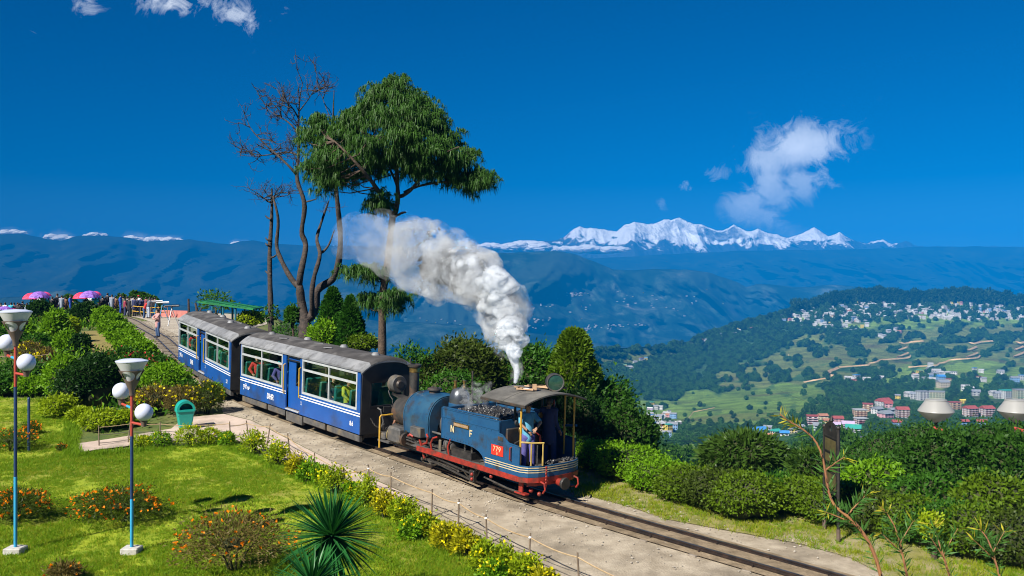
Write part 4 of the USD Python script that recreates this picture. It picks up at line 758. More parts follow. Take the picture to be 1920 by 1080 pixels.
# ground cover in the beds, uncountable
def cover(poly, n, name, mat, L, W, hgt, seed, label, clumps=1.2):
    import shapely
    r = np.random.default_rng(seed); b = poly.bounds; P = np.zeros((0, 2))
    while len(P) < n:
        q = r.uniform((b[0], b[1]), (b[2], b[3]), (n * 2, 2)); q = q[shapely.contains_xy(poly, q[:, 0], q[:, 1])]; k = fbm(np.column_stack([q * clumps, q[:, 0] * 0]), 3, seed); q = q[r.random(len(q)) < np.clip((k - .36) * 4, .05, 1)]; P = np.vstack([P, q])
    P = P[:n]; hh = hgt * r.random(n) ** 1.3 * (.3 + 1.4 * fbm(np.column_stack([P * clumps, P[:, 0] * 0]), 3, seed)); P3 = np.column_stack([P, H(P[:, 1]) + hh]); N = np.tile([0, 0, 1.0], (n, 1))
    return obj(name, leaf_mesh(P3, N, L, W, r, .8), mat, None, False, label, 'stuff')
BEDS = PLAT.difference(so.unary_union([LAWN.buffer(.05), PATH, GRAV, PAVE, verge, BED])).intersection(sg.box(-60, 28, -9.5, 92)); BEDS = BEDS.intersection(sg.Polygon([(tuple(p)) for p in TP[::6] - TN[::6] * .9] + [(-70, 95), (-70, 20), (10, 14)]).buffer(0))
BEDS = BEDS.buffer(-.45)
BANK = sg.Polygon(gp([(172, 623), (196, 630), (212, 664), (196, 668), (160, 660), (150, 652)])).buffer(.6)
cover(BEDS.difference(BANK), 26000, 'ground_cover', G_MID, .24, .11, .45, 4, 'low leafy ground cover filling the garden beds'); cover(BEDS.difference(BANK), 16000, 'bed_plants', G_BRIGHT, .22, .08, .7, 6, 'bright taller plants filling the garden beds', .8); cover(BEDS.difference(BANK), 5000, 'dry_bed_plants', G_BROWN, .22, .05, .6, 7, 'dry brown plants in the garden beds', .6)
sheet(BANK, .05, 'mown_bank', pm('dry_mown_grass', (.15, .125, .03), .95, c2=(.24, .19, .055), scale=1.5, coord='pos', bump=.5, bscale=18, bdist=.04))
# yellow green shrubs along the stake fence
FENCE_PX = [(590, 893), (646, 925), (732, 945), (809, 971), (859, 994), (913, 1021), (991, 1061), (1085, 1108)]
ys_px = [(475, 852, 46, 44, 0), (520, 872, 40, 40, 0), (556, 892, 34, 34, 1), (628, 926, 56, 52, 0), (688, 950, 44, 52, 0), (722, 972, 44, 52, 1), (756, 982, 50, 48, 0), (790, 1006, 50, 46, 0), (836, 1030, 56, 50, 1), (872, 1042, 54, 48, 1), (905, 1072, 40, 54, 0), (944, 1072, 50, 44, 0), (985, 1086, 50, 44, 0), (1020, 1110, 50, 40, 1), (575, 905, 30, 40, 2), (600, 908, 30, 34, 2), (660, 940, 30, 34, 2), (770, 1012, 40, 34, 2), (925, 1094, 44, 40, 2)]
fl = ['by the path bend, topmost of the row', 'below the topmost of the row', 'small, next to a leaning stake', 'tall, where the footpath widens', 'tall, at the footpath middle', 'bright golden, at the footpath end', 'at the footpath end', 'beyond the footpath end', 'broad golden, above the gravel edge', 'brightest golden yellow one', 'thin and tall near the photo bottom', 'beside the white knotted stake', 'second from the photo bottom', 'cut by the photo bottom', 'small leggy green', 'small leggy green beside another', 'leggy green low', 'green low behind the yucca', 'green low at the photo bottom']
for k, (u, v, w, h, m) in enumerate(ys_px):
    garden('yellow green shrub of the fence row, ' + fl[k], u, v, w, h, (G_YEL, leaf_mat('golden_leaves', [(.20, .19, .006), (.42, .36, .01), (.58, .46, .015)]) if k == 2 else (stage.GetPrimAtPath('/World/Looks/golden_leaves') and UsdShade.Material.Get(stage, '/World/Looks/golden_leaves')), G_BRIGHT)[m] or G_YEL, 1000, L=.085, asp=.5, core=.22, lump=.85, freq=1.9, lo=.12, stems=11, spread=1.0, flowers=M_yelf, nf=22, fs=.06, group='yellow green shrubs along the stake fence')
for k, (u, v, w, h) in enumerate([(355, 836, 50, 36), (300, 838, 40, 26), (395, 834, 36, 30), (425, 836, 30, 24), (265, 840, 34, 22)]):
    garden(['yellow flowered weeds in front of the bin', 'low weeds left of the bin at the path edge', 'weeds right of the bin at the path edge', 'weeds at the path corner stake', 'weeds right of the lamp pole at the path edge'][k], u, v, w, h, G_YEL if k % 2 == 0 else G_BRIGHT, 900, L=.1, asp=.3, core=.4, lump=.5, flowers=M_yelf, nf=22, fs=.06)
# marigold clumps on the lawn
for k, (u, v, w, h) in enumerate([(222, 978, 164, 60), (34, 978, 110, 60), (440, 1068, 200, 108), (20, 845, 96, 40), (116, 846, 16, 12), (122, 1090, 60, 34), (60, 815, 30, 24)]):
    lb = ['wide marigold clump with orange flowers around the nearer lamp pole', 'marigold clump with orange flowers at the left lamp pole', 'tall dry marigold clump left of the spiky palm', 'marigold clump at the left edge beside the short blue post', 'tiny marigold tuft on the lawn near the path end', 'brown marigold clump at the photo bottom left', 'small marigold clump behind the short blue post'][k]
    garden(lb, u, v, w, h, G_BROWN if k in (2, 5) else G_OLIVE, [4600, 3600, 5200, 2000, 300, 1300, 700][k], L=.09, asp=.22, core=.2, lump=.55, freq=1.8, lo=.15, flowers=M_orange, nf=[150, 120, 90, 70, 14, 14, 30][k], fs=.06, cat='flower bush', spread=1.0, name='marigold_bush')
# ---------------------------------------------------------------- hedge, slope plants and trees
hp_px = [(1128, 905, 26.2, 96, 76, 1), (1180, 920, 25.0, 110, 84, 1), (1235, 935, 23.9, 100, 72, 1), (1290, 945, 22.9, 100, 68, 0), (1345, 958, 22.2, 104, 76, 0), (1400, 972, 21.5, 106, 84, 0), (1455, 984, 20.9, 108, 92, 0), (1512, 996, 20.3, 112, 100, 0), (1575, 1012, 19.6, 120, 108, 0), (1640, 1024, 19.0, 120, 104, 0), (1705, 1034, 18.5, 124, 100, 0), (1770, 1044, 18.0, 128, 100, 0), (1835, 1056, 17.4, 130, 104, 0), (1905, 1070, 16.9, 136, 110, 0)]
pos = ['nearest the locomotive, bright and tall', 'second from the locomotive', 'third from the locomotive', 'fourth from the locomotive', 'fifth from the locomotive', 'below the long leaved bush', 'between the long leaved bush and the sign', 'left of the dark sign', 'right behind the sign', 'first right of the sign', 'second right of the sign', 'third right of the sign', 'last but one on the right', 'last at the right photo edge']
for k, (u, v, d, w, h, m) in enumerate(hp_px):
    d = d + (1.5 if k >= 6 else 0)
    p = at(u, v, d); p[2] = H(d) if PLAT.contains(sg.Point(p[0], p[1])) else slope_z(p[0], p[1])
    vv = 540 + (CAMZ - p[2]) / d * F; hh = px(vv - (v - h), d)
    shrub('hedge bush beside the track, ' + pos[k], p, (px(w, d) * .62, .75, hh / 1.85), [G_HEDGE, G_BRIGHT, G_OLIVE, G_MID][m if m else (0, 0, 0, 0, 2, 0, 3, 0, 0, 2, 0, 3, 0, 2)[k]], 4200, .085, .045, lump=.22, freq=2.2, group='hedge bushes beside the track', cat='hedge', name='hedge_bush', core=.84)
ss = slope_shrub
ss('long leaved green bush rising behind the hedge, left of the sign', 1395, 812, 29, 150, 78, G_RHODO, 2600, L=.26, asp=.26, lump=.25, droop=.1, spread=1.0)
ss('pale long leaved shrub directly behind the dark sign', 1520, 846, 27, 80, 60, G_RHODO, 900, L=.22, asp=.28, spread=1.0, core=.6)
ss('leafy light green shrub right of the sign top', 1640, 868, 26, 110, 70, G_BRIGHT, 1500, L=.17, asp=.4, lump=.4)
ss('leafy shrub with broad leaves in front of the right canopy', 1740, 892, 24, 130, 70, G_MID, 1900, L=.15, asp=.5, lump=.4)
ss('leafy shrub in front of the canopy at the right edge', 1860, 896, 22.5, 130, 80, G_HEDGE, 2200, L=.13, asp=.5, lump=.4)
ss('small yellow flowered shrub at the hedge foot', 1745, 962, 18.6, 40, 50, G_YEL, 500, L=.09, lump=.5, core=.4)
# trees behind the locomotive
ss('olive brown leaved bush behind the locomotive dome', 872, 640, 35, 160, 120, G_OLIVE, 6500, L=.19, asp=.45, lump=.26, cat='tree', name='broadleaf_tree')
ss('green leafy bush right of the steam jet', 1000, 650, 35, 120, 110, G_MID, 4200, L=.19, asp=.4, lump=.3, cat='tree', name='broadleaf_tree')
ss('thin light green sapling bush right behind the near coach', 772, 650, 34, 90, 90, G_MID, 1600, L=.16, asp=.4, lump=.5, core=.4, lo=.4)
ss('olive shrub just behind the locomotive chimney', 800, 676, 34, 90, 70, G_OLIVE, 2600, L=.17, asp=.45)
ss('dark tree on the slope right of the cab, upper crown', 1130, 705, 34, 130, 150, G_MID, 5200, L=.17, asp=.45, lump=.4, cat='tree', name='broadleaf_tree')
ss('dark tree on the slope just behind the cab posts', 1075, 735, 31, 120, 150, G_DARK, 5200, L=.15, asp=.5, lump=.35, cat='tree', name='broadleaf_tree')
ss('dark tree on the slope lower right of the cab', 1175, 760, 33, 120, 130, G_CANOPY, 4600, L=.16, asp=.5, lump=.4, cat='tree', name='broadleaf_tree')
ss('dark low bush in the shade behind the locomotive end', 1070, 815, 28, 130, 110, G_DARK, 3600, L=.12, asp=.5, lump=.2)
ss('dark leafy bush behind the cab roof', 1010, 720, 31, 90, 110, G_DARK, 2600, L=.13)
ss('green bush behind the saddle tank', 850, 700, 32.5, 120, 80, G_MID, 2800, L=.14)
ss('round green bush left of the branching bare tree', 548, 573, 40, 26, 38, G_MID, 1100, L=.13, core=.7)
ss('leafy bright bush at the foot of the cypresses', 607, 606, 37.5, 60, 52, G_BRIGHT, 2000, L=.14)
ss('sparse twiggy bush beside the slim dead trunk', 540, 600, 41, 60, 44, G_MID, 400, L=.13, core=0, lo=.3)
ss('low bush at the foot of the right cypress', 680, 628, 37, 60, 30, G_HEDGE, 1400, L=.13)
ss('thin sparse bush behind the green roofed shelter', 404, 545, 66, 64, 46, G_MID, 600, L=.22, core=0, lo=.3, spread=1.0)
ss('yellow green shrub beside the shelter posts', 470, 584, 56, 50, 28, G_YEL, 900, L=.2)
for k, (u, d) in enumerate([(216, 88), (250, 92), (270, 90), (288, 93)]): pass
def cone_tree(label, u, vtop, d, wpx, hpx, mat, n, name, L, top=.9, lump=.25, seed=1):
    p = at(u, vtop, d); h = px(hpx, d); R = px(wpx, d) / 2; zg = on(u, vtop, d)[2]; z0 = p[2] - h; rng = np.random.default_rng(seed)
    t = thing(name, label, 'tree', (p[0], p[1], zg)); o = z0 - zg
    s = rng.random(n) ** .8; a = rng.random(n) * 6.283; prof = lambda s: np.minimum(1, (1 - s) ** top * 1.25) * np.clip(s * 9 + .55, 0, 1)
    q = np.stack([np.cos(a) * 2.2, np.sin(a) * 2.2, s * h * 1.3], 1); r = R * prof(s) * (1 + lump * 2 * (fbm(q + seed, 3, seed) - .5)) * (.7 + .3 * rng.random(n) ** .5)
    P = np.stack([np.cos(a) * r, np.sin(a) * r, o + s * h], 1); N = np.stack([np.cos(a), np.sin(a), .9 + a * 0], 1)
    obj('crown', leaf_mesh(P, unit(N), L, L * .4, rng, 1.1), mat, t, False)
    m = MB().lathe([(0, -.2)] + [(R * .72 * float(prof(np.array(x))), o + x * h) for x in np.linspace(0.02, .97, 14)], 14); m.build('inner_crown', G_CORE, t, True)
    MB().tube([(0, 0, -.2), (0, 0, o + h * .9)], [.06 + .03 * h, .03], 8).build('trunk', M_bark, t); return t
cone_tree('taller dark green cypress behind the near coach roof', 624, 543, 38.5, 72, 124, G_CONE, 5200, 'cypress_tree', .2, .75, .3, 3)
cone_tree('shorter pointed cypress right of the taller one', 657, 559, 37.5, 64, 104, G_CONE, 4600, 'cypress_tree', .2, .95, .28, 4)
cone_tree('golden green conifer standing behind the locomotive cab', 1076, 620, 33.5, 84, 130, G_GOLDC, 6500, 'conifer_tree', .19, .42, .42, 5)
# right canopy
cp = [(1660, 815, 46, 190), (1740, 796, 50, 190), (1830, 800, 48, 200), (1910, 790, 52, 200), (1690, 846, 33, 190), (1775, 812, 30.5, 180), (1900, 815, 30, 180), (1620, 862, 36, 120)]
for k, (u, vt, d, w) in enumerate(cp):
    ss('dense green slope tree, ' + ['left of the pale lamp head', 'right under the left pale lamp head', 'between the two pale lamp heads', 'under the right pale lamp head', 'lower left one behind the leafy shrub', 'lower middle one', 'lowest at the right photo edge', 'small, right of the dark sign'][k], u, vt, d, w, 150, G_CANOPY, 9000, L=.17, asp=.5, lump=.22, freq=2.4, cat='tree', name='slope_tree', group='dense trees on the right slope', core=.88)
# ---- limbs drawn as image polylines at one distance, with their own depth wander
def limb(pts, d, rpx, m, rng, wander=.5, n=8, start=None):
    pts = np.array(pts, float); k = len(pts); dd = d + np.cumsum(rng.normal(0, wander / k ** .5, k)) - 0; dd[0] = d if start is None else start
    P = np.array([at(u, v, q) for (u, v), q in zip(pts, dd)]); t = np.linspace(0, 1, k); tt = np.linspace(0, 1, max(3 * k, 6))
    Q = np.stack([np.interp(tt, t, P[:, i]) if k < 3 else CubicSpline(t, P[:, i])(tt) for i in range(3)], 1); r = np.interp(tt, t, np.asarray(rpx, float) if np.ndim(rpx) else np.linspace(rpx, rpx * .5, k)) / F * d * .84 * (1 + .16 * np.sin(tt * 37 + k) * rng.random(len(tt)))
    m.append((Q, r)); return Q
def crop8(pts): return [(420 + x / 1.928, 120 + y / 1.928) for x, y in pts]
def twigs(Q, r0, m, rng, depth, length, k, up=.15):
    for _ in range(k):
        i = rng.integers(len(Q) // 3, len(Q)); p = Q[i]; t = unit(Q[min(i + 1, len(Q) - 1)] - Q[max(i - 1, 0)]); d = unit(t * .5 + rng.normal(0, .75, 3) + (0, 0, up)); L = length * rng.uniform(.5, 1.2); n = 5; pts = [p]
        for s in range(n): d = unit(d + rng.normal(0, .22, 3) + (0, 0, .04)); pts.append(pts[-1] + d * L / n)
        pts = np.array(pts); m.append((pts, np.linspace(r0, r0 * .45, len(pts))))
        if depth > 1: twigs(pts, r0 * .6, m, rng, depth - 1, length * .55, 4, up)
rng = np.random.default_rng(42)
D = 40.0; base = on(574, 640, D)
bt = thing('bare_tree', 'tall bare tree forking into several leafless stems beside the pine', 'tree', base)
def build_limbs(L, mat, parent, name, origin, n=7, joined=False):
    if joined:
        m = MB()
        for Q, r in L: m.tube(Q - origin, r, n)
        return m.build(name, mat, parent, True, kind='stuff')
    for Q, r in L: MB().tube(Q - origin, r, n).build(name, mat, parent, True)
L = []; foot = np.array(crop8([(297, 985)])[0])
limb([(573, 690)] + crop8([(295, 985), (292, 935), (283, 880), (273, 800)]), D, [17, 16, 13, 10, 8], L, rng, .2)
A = limb(crop8([(273, 800), (285, 720), (295, 650), (281, 610), (290, 540), (285, 480), (265, 420), (268, 350), (270, 250), (272, 150), (285, 72)]), D, [8, 6.5, 6, 5.5, 5, 5, 4.5, 3.5, 2.6, 1.6, .8], L, rng, .6)
limb(crop8([(273, 803), (238, 768), (205, 705), (190, 650), (196, 580), (188, 520), (178, 480)]), D, [7, 6, 5, 4.2, 3.6, 2.8, 2], L, rng, .8)
limb(crop8([(300, 925), (330, 870), (340, 815), (385, 785), (410, 740), (421, 650), (416, 560), (408, 480), (400, 380), (395, 250), (398, 95)]), D, [11, 10, 9, 8, 7, 6, 5.5, 5, 3.5, 2.4, .8], L, rng, .8)
B = limb(crop8([(322, 905), (318, 820), (331, 750), (347, 685), (336, 640), (346, 590), (368, 525), (378, 497)]), D, [6, 5.5, 5, 4.5, 4, 3.2, 2.4, 1.4], L, rng, .6)
limb(crop8([(347, 685), (378, 655), (392, 620), (402, 600)]), D, [3, 2.2, 1.6, .9], L, rng, .5)
T1 = limb(crop8([(262, 400), (215, 350), (160, 300), (110, 250), (85, 205)]), D, [3, 2.4, 1.8, 1.2, .7], L, rng, .8)
T2 = limb(crop8([(268, 330), (215, 320), (150, 330), (60, 330)]), D, [2.4, 1.7, 1.2, .6], L, rng, .9)
T3 = limb(crop8([(270, 260), (225, 205), (180, 180), (145, 140)]), D, [2.2, 1.5, 1.0, .6], L, rng, .9)
T4 = limb(crop8([(271, 200), (240, 150), (205, 125)]), D, [1.8, 1.1, .6], L, rng, .7); T5 = limb(crop8([(285, 500), (310, 495), (335, 487)]), D, [2.2, 1.8, 1.0], L, rng, .4)
T6 = limb(crop8([(272, 170), (310, 120), (325, 90)]), D, [1.6, 1.0, .5], L, rng, .7); T7 = limb(crop8([(396, 230), (370, 160), (345, 95)]), D, [1.6, 1.0, .5], L, rng, .7)
build_limbs(L, M_dead, bt, 'stem', base, 9)
L2 = []
for Q, k in ((T1, 12), (T2, 12), (T3, 12), (T4, 8), (A[len(A) // 2:], 16), (T6, 6), (T7, 8)): twigs(Q, .024, L2, rng, 3, 1.05, max(4, int(k * .8)))
twigs(B[-8:], .012, L2, rng, 2, .7, 6); build_limbs(L2, M_dead, bt, 'twigs', base, 4, True)
D = 43.0; base = on(508, 640, D); st = thing('dead_tree', 'slim straight dead trunk left of the forked bare tree', 'tree', base); L = []
A = limb([(507, 660)] + crop8([(170, 965), (168, 850), (165, 700), (170, 600), (173, 450)]), D, [7, 6.5, 6, 5, 4.5, 2.2], L, rng, .2)
for y in (500, 560, 640, 660, 700, 760, 930): x = 170; s = rng.choice([-1, 1]); limb(crop8([(x, y), (x + s * 12, y - 4), (x + s * 20, y - 12)]), D, [2.4, 2, 1.2], L, rng, .2)
build_limbs(L, M_dead, st, 'stem', base, 8); L2 = []
for a in np.linspace(0, 6.1, 9):
    Q = np.array([at(510, 368 + rng.uniform(-6, 10), D) + np.array([math.cos(a), math.sin(a), .25]) * k for k in (0, .4, .8, 1.1)]); L2.append((Q, np.array([.03, .022, .015, .01]))); twigs(Q, .012, L2, rng, 2, .6, 6)
build_limbs(L2, M_dead, st, 'twigs', base, 4, True)
v, f = leaf_mesh(*(lambda d, N: (d * .36 + at(507, 586, D) - base, N))(*blob(260, rng, cut=-1)), .16, .07, rng); obj('moss_tuft', (v, f), G_MID, st, False)
# ---- the pine
D = 36.0; base = on(716, 700, D); pt = thing('pine_tree', 'tall pine with broad drooping needle crown behind the steam', 'tree', base); L = []
TR1 = limb([(714, 720)] + crop8([(572, 1040), (574, 850), (588, 740), (602, 620), (612, 545)]), D, [11, 9.5, 8.5, 7.6, 7, 7], L, rng, .2)
M1 = limb(crop8([(612, 545), (628, 490), (625, 400), (615, 280), (600, 150), (598, 60)]), D, [6.5, 5.5, 4.5, 3.5, 2.5, 1], L, rng, .5)
M2 = limb(crop8([(605, 545), (565, 470), (530, 420), (470, 350), (400, 280)]), D, [5.5, 5, 4, 3, 1.5], L, rng, 1.2); M3 = limb(crop8([(628, 480), (680, 450), (730, 390), (800, 330), (850, 300)]), D, [4.5, 3.6, 3, 2.2, 1.2], L, rng, 1.2)
M4 = limb(crop8([(626, 440), (600, 380), (540, 260)]), D, [3.5, 2.6, 1.4], L, rng, 1.5); M5 = limb(crop8([(650, 465), (760, 430), (880, 425), (950, 430)]), D, [3, 2.4, 1.8, 1.0], L, rng, 1.0)
limb(crop8([(612, 555), (640, 540), (656, 536)]), D, [3, 2.6, 2], L, rng, .2)
build_limbs(L, M_bark, pt, 'trunk', base, 10)
out = sg.Polygon(crop8([(600, 32), (650, 45), (690, 70), (735, 110), (762, 155), (800, 185), (835, 215), (865, 255), (900, 320), (925, 370), (965, 390), (992, 430), (960, 465), (900, 488), (860, 462), (800, 445), (740, 440), (700, 430), (650, 400), (600, 395), (560, 425), (500, 430), (450, 445), (405, 478), (345, 480), (330, 440), (265, 412), (278, 320), (290, 215), (340, 190), (420, 205), (440, 178), (490, 150), (515, 92), (560, 52)]))
pads = []
b = out.bounds; inner = out.buffer(-9)
while len(pads) < 188:
    u, v = rng.uniform(b[0], b[2]), rng.uniform(b[1], b[3]); p = sg.Point(u, v)
    if not inner.contains(p): continue
    e = out.exterior.distance(p) / F * D; t = min(2.6, 1.3 * e + .15); dd = D + rng.choice([-1, -1, 1]) * t * rng.uniform(.55, 1)
    c = at(u, v, dd)
    if any(np.linalg.norm(c - q) < .67 for q in pads) and rng.random() < .96: continue
    pads.append(c)
for cx, cy, k, sx in ((490, 760, 4, 22), (555, 770, 3, 14), (530, 855, 4, 14), (625, 850, 5, 14), (610, 880, 2, 8), (548, 520, 3, 10), (570, 500, 3, 10)):
    for _ in range(k): u, v = crop8([(cx + rng.normal(0, sx), cy + rng.normal(0, 10))])[0]; pads.append(at(u, v, D + rng.normal(0, .4)))
skel = np.vstack([Q for Q, r in L]); NV, NF, nk = [], [], 0; tw = []
for c in pads:
    d = np.linalg.norm(skel - c, axis=1) + 2.0 * np.maximum(0, skel[:, 2] - c[2] - .2); s = skel[np.argmin(d)]; mid = (s + c) / 2 + (0, 0, -.15); tw.append((np.array([s, mid, c]), np.array([.03, .022, .012])))
    nt = 24; o = unit(rng.normal(size=(nt, 3)) + (0, 0, .5)) * rng.uniform(.15, .60, (nt, 1)) * (1, 1, .55); tips = c + o; ax = unit(o + (0, 0, .25)); nn = 15
    P = np.repeat(tips, nn, 0); A2 = np.repeat(ax, nn, 0); dirs = unit(A2 * .55 + rng.normal(0, .5, (nt * nn, 3)) + (0, 0, .1)); ln = rng.uniform(.22, .42, (nt * nn, 1)); w = unit(np.cross(dirs, rng.normal(size=(nt * nn, 3)))) * .013
    m1 = P + dirs * ln * .45; e = m1 + unit(dirs * .35 + (0, 0, -1.0)) * ln * .75
    v = np.stack([P - w * .6, P + w * .6, m1 + w, m1 - w, e], 1).reshape(-1, 3); k = np.arange(nt * nn)[:, None] * 5; NV.append(v); NF.append(np.vstack([k + [0, 1, 2], k + [0, 2, 3], k + [3, 2, 4]]) + nk); nk += len(v)
obj('crown', (np.vstack(NV) - base, np.vstack(NF)), G_PINE, pt, False); build_limbs(tw, M_bark, pt, 'branches', base, 5, True)
# ---------------------------------------------------------------- lamps, bin, fence, sign, shelter, palms
M_pb = pm('pole_light_blue', (.03, .28, .50), .45, c2=(.04, .34, .55), scale=5); M_pn = pm('pole_navy', (.012, .035, .10), .45, c2=(.02, .05, .13), scale=5); M_pr = pm('pole_red', (.42, .06, .035), .5, c2=(.30, .045, .03), scale=6)
M_globe = pm('globe_white', (.62, .66, .80), .22, c2=(.56, .60, .74), scale=3, spec=.6); M_hold = pm('lamp_holder_brown', (.10, .07, .055), .55, c2=(.14, .10, .08), scale=6); M_conc = pm('white_concrete', (.5, .49, .45), .9, c2=(.36, .34, .3), scale=6, bump=.4)
def lamp(label, base, ext=0.0, rz=0.0, head=1.0, group=None):
    t = thing('street_lamp', label, 'street lamp', base, rz, group)
    MB().box((0, 0, .05), (.36, .34, .16), bev=.02).build('foot_slab', M_conc, t, False)
    z1, z2, z3 = .10, 1.12 + ext * .45, 2.42 + ext; z4 = 3.36 + ext
    MB().cyl((0, 0, z1), (0, 0, z2), .034, n=14).build('lower_pole', M_pb, t); MB().cyl((0, 0, z2), (0, 0, z3), .032, n=14).build('middle_pole', M_pn, t); MB().cyl((0, 0, z3), (0, 0, z4), .030, n=14).build('upper_pole', M_pr, t)
    for (dx, dy), z in (((-.36, .34), z4 - .36), ((.34, -.22), z4 - .66)):
        e = np.array([dx, dy, z + (.05 if dx < 0 else -.02)]); p = np.array([0, 0, z]); md = p + (e - p) * .45
        a = MB().cyl(p, md, .026, n=8).build('arm', M_pb if dx < 0 else M_pr, t); MB().cyl(md, e, .027, n=8).build('arm_end', M_pr, a)
        MB().lathe([(0, -.03), (.05, -.03), (.055, .02), (.075, .09), (.06, .10), (0, .10)], 14, TM(e, (1, 0, 0), (0, 1, 0), (0, 0, 1))).build('globe_cup', M_hold, a)
        MB().sphere(e + (0, 0, .26), .18, 3).build('globe', M_globe, a)
    S = TM((0, 0, z4), (head, 0, 0), (0, head, 0), (0, 0, head)); o = 0
    MB().lathe([(.03, .06), (.115, .24), (.215, .42), (.315, .60), (.315, .615)], 36, S).build('glass_cone', pm('lamp_cone_white', (.62, .63, .62), .35, c2=(.55, .57, .57), scale=4) if not stage.GetPrimAtPath('/World/Looks/lamp_cone_white') else '/World/Looks/lamp_cone_white', t)
    MB().lathe([(.32, .60), (.322, .62), (.2, .655), (0, .668)], 36, S).build('cone_lid', M_globe, t)
    cs = m3.CrossSection([np.array([(.034, -.1), (.05, -.1), (.06, .02), (.148, .21), (.255, .42), (.245, .424), (.135, .215), (.04, .04)])]); sh = cs.revolve(40)
    for k in range(4):
        a = k * PI / 2 + PI / 4 * 0 - PI / 2; sh = sh - m3.Manifold.sphere(1.0, 24).scale((.14, .115, .12)).rotate((0, 0, math.degrees(a) - 90)).translate((.19 * math.cos(a), .19 * math.sin(a), .31))
    sh = sh - m3.Manifold.cube((2, 2, 1), True).translate((0, 0, .93))
    mm = sh.to_mesh(); MB().add(mm.vert_properties[:, :3], mm.tri_verts, S).build('lamp_holder', M_hold, t, 40)
    return t
lamp('blue and red street lamp with two white globes, wholly in view on the lawn', G(247, 1037))
lamp('tall blue and red street lamp at the left photo edge, taller than its twin', G(29, 1037), 1.02)
p = at(54, 848, 28.2); t = thing('short_post', 'short plain navy blue post standing on the lawn near the marigolds', 'post', (p[0], p[1], H(p[1])))
MB().cyl((0, 0, -.05), (0, 0, 1.62), .04, n=12).build('post', M_pn, t); MB().lathe([(.04, 1.62), (.045, 1.63), (.03, 1.66), (0, 1.665)], 12).build('post_cap', M_pn, t)
M_pale = usdkit.material(stage, '/World/Looks/pale_lamp_glass', {'p': ('principled_bsdf', {'base_color': (.44, .44, .43), 'roughness': .4}), 't': ('translucent_bsdf', {'color': (.6, .58, .5)}), 'x': ('mix_closure', {'fac': .4})}, [('p.BSDF', 'x.closure1'), ('t.BSDF', 'x.closure2')], surface='x.closure')
for k, (u, v) in enumerate([(1755, 766), (1905, 766)]):
    d = 33.5; p = at(u, v, d); zg = on(u, v, d)[2]; t = thing('slope_lamp', ['left pale conical lamp head rising above the right tree canopy', 'right pale conical lamp head above the canopy at the photo edge'][k], 'street lamp', (p[0], p[1], p[2]), 0, None)
    MB().lathe([(0, .34), (.30, .32), (.36, .29), (.61, -.06), (.62, -.10), (.60, -.12), (.44, -.30), (.28, -.42), (.14, -.46), (.1, -.5)], 36).build('lamp_head', M_pale, t); MB().lathe([(.345, .295), (.375, .30), (.36, .325), (.34, .32)], 36).build('lid_rim', M_pale, t)
    MB().cyl((0, 0, -.5), (0, 0, zg - p[2] - .3), .06, n=10).build('pole', M_hold, t); MB().cyl((-.1, 0, -.7), (.22, -.1, -.80), .06, n=10).build('arm', M_pr, t); MB().cyl((.22, -.1, -.8), (.4, -.15, -.86), .06, n=10).build('arm_end', M_pb, t)
# litter bin
p = G(347, 806); M_bin = pm('bin_teal', (.01, .30, .24), .4, c2=(.012, .36, .29), scale=3, coat=.2); t = thing('litter_bin', 'teal green plastic litter bin with arched hood beside the footpath', 'bin', (p[0], p[1], p[2] + .04), math.radians(28))
bd = MB()
lo_, hi_ = (.21, .17), (.30, .24)
def rrect(a, b, r, z, n=5): return [(sx * (a - r) + r * math.cos(t0), sy * (b - r) + r * math.sin(t0), z) for sx, sy, q in ((1, 1, 0), (-1, 1, 1), (-1, -1, 2), (1, -1, 3)) for t0 in np.linspace(q * PI / 2, (q + 1) * PI / 2, n)]
rings = [rrect(.20, .16, .05, .06), rrect(.285, .225, .05, .60), rrect(.31, .25, .05, .60), rrect(.31, .25, .05, .645), rrect(.28, .22, .05, .645), rrect(.19, .15, .05, .1)]
V = np.array(rings).reshape(-1, 3); n = 20; i, j = np.meshgrid(np.arange(5), np.arange(n), indexing='ij'); bd.add(V, np.stack([i * n + j, i * n + (j + 1) % n, (i + 1) * n + (j + 1) % n, (i + 1) * n + j], -1).reshape(-1, 4)); bd.build('bin_body', M_bin, t, 40)
MB().box((0, 0, .04), (.32, .26, .06), bev=.01).build('bin_foot', M_bin, t, False); MB().box((0, 0, .45), (.5, .4, .02)).build('bin_inside', M_blk, t, False)
a = np.linspace(0, PI, 21); arch = sg.Polygon([(.30 * math.cos(q), .32 * math.sin(q)) for q in a]); hole = sg.Polygon([(.22 * math.cos(q), .22 * math.sin(q) + .02) for q in a])
T = TM((0, -.24, .645), (1, 0, 0), (0, 0, 1), (0, 1, 0)); hood = MB().prism(arch.difference(arch.buffer(-.022)).intersection(sg.box(-1, .0, 1, 1)), .48, T).build('hood', M_bin, t, 40)
MB().prism(arch.difference(hole), .02, TM((0, -.25, .645), (1, 0, 0), (0, 0, 1), (0, 1, 0))).build('hood_front', M_bin, hood, 40); MB().prism(arch, .02, TM((0, .23, .645), (1, 0, 0), (0, 0, 1), (0, 1, 0))).build('hood_back', M_bin, hood, 40)
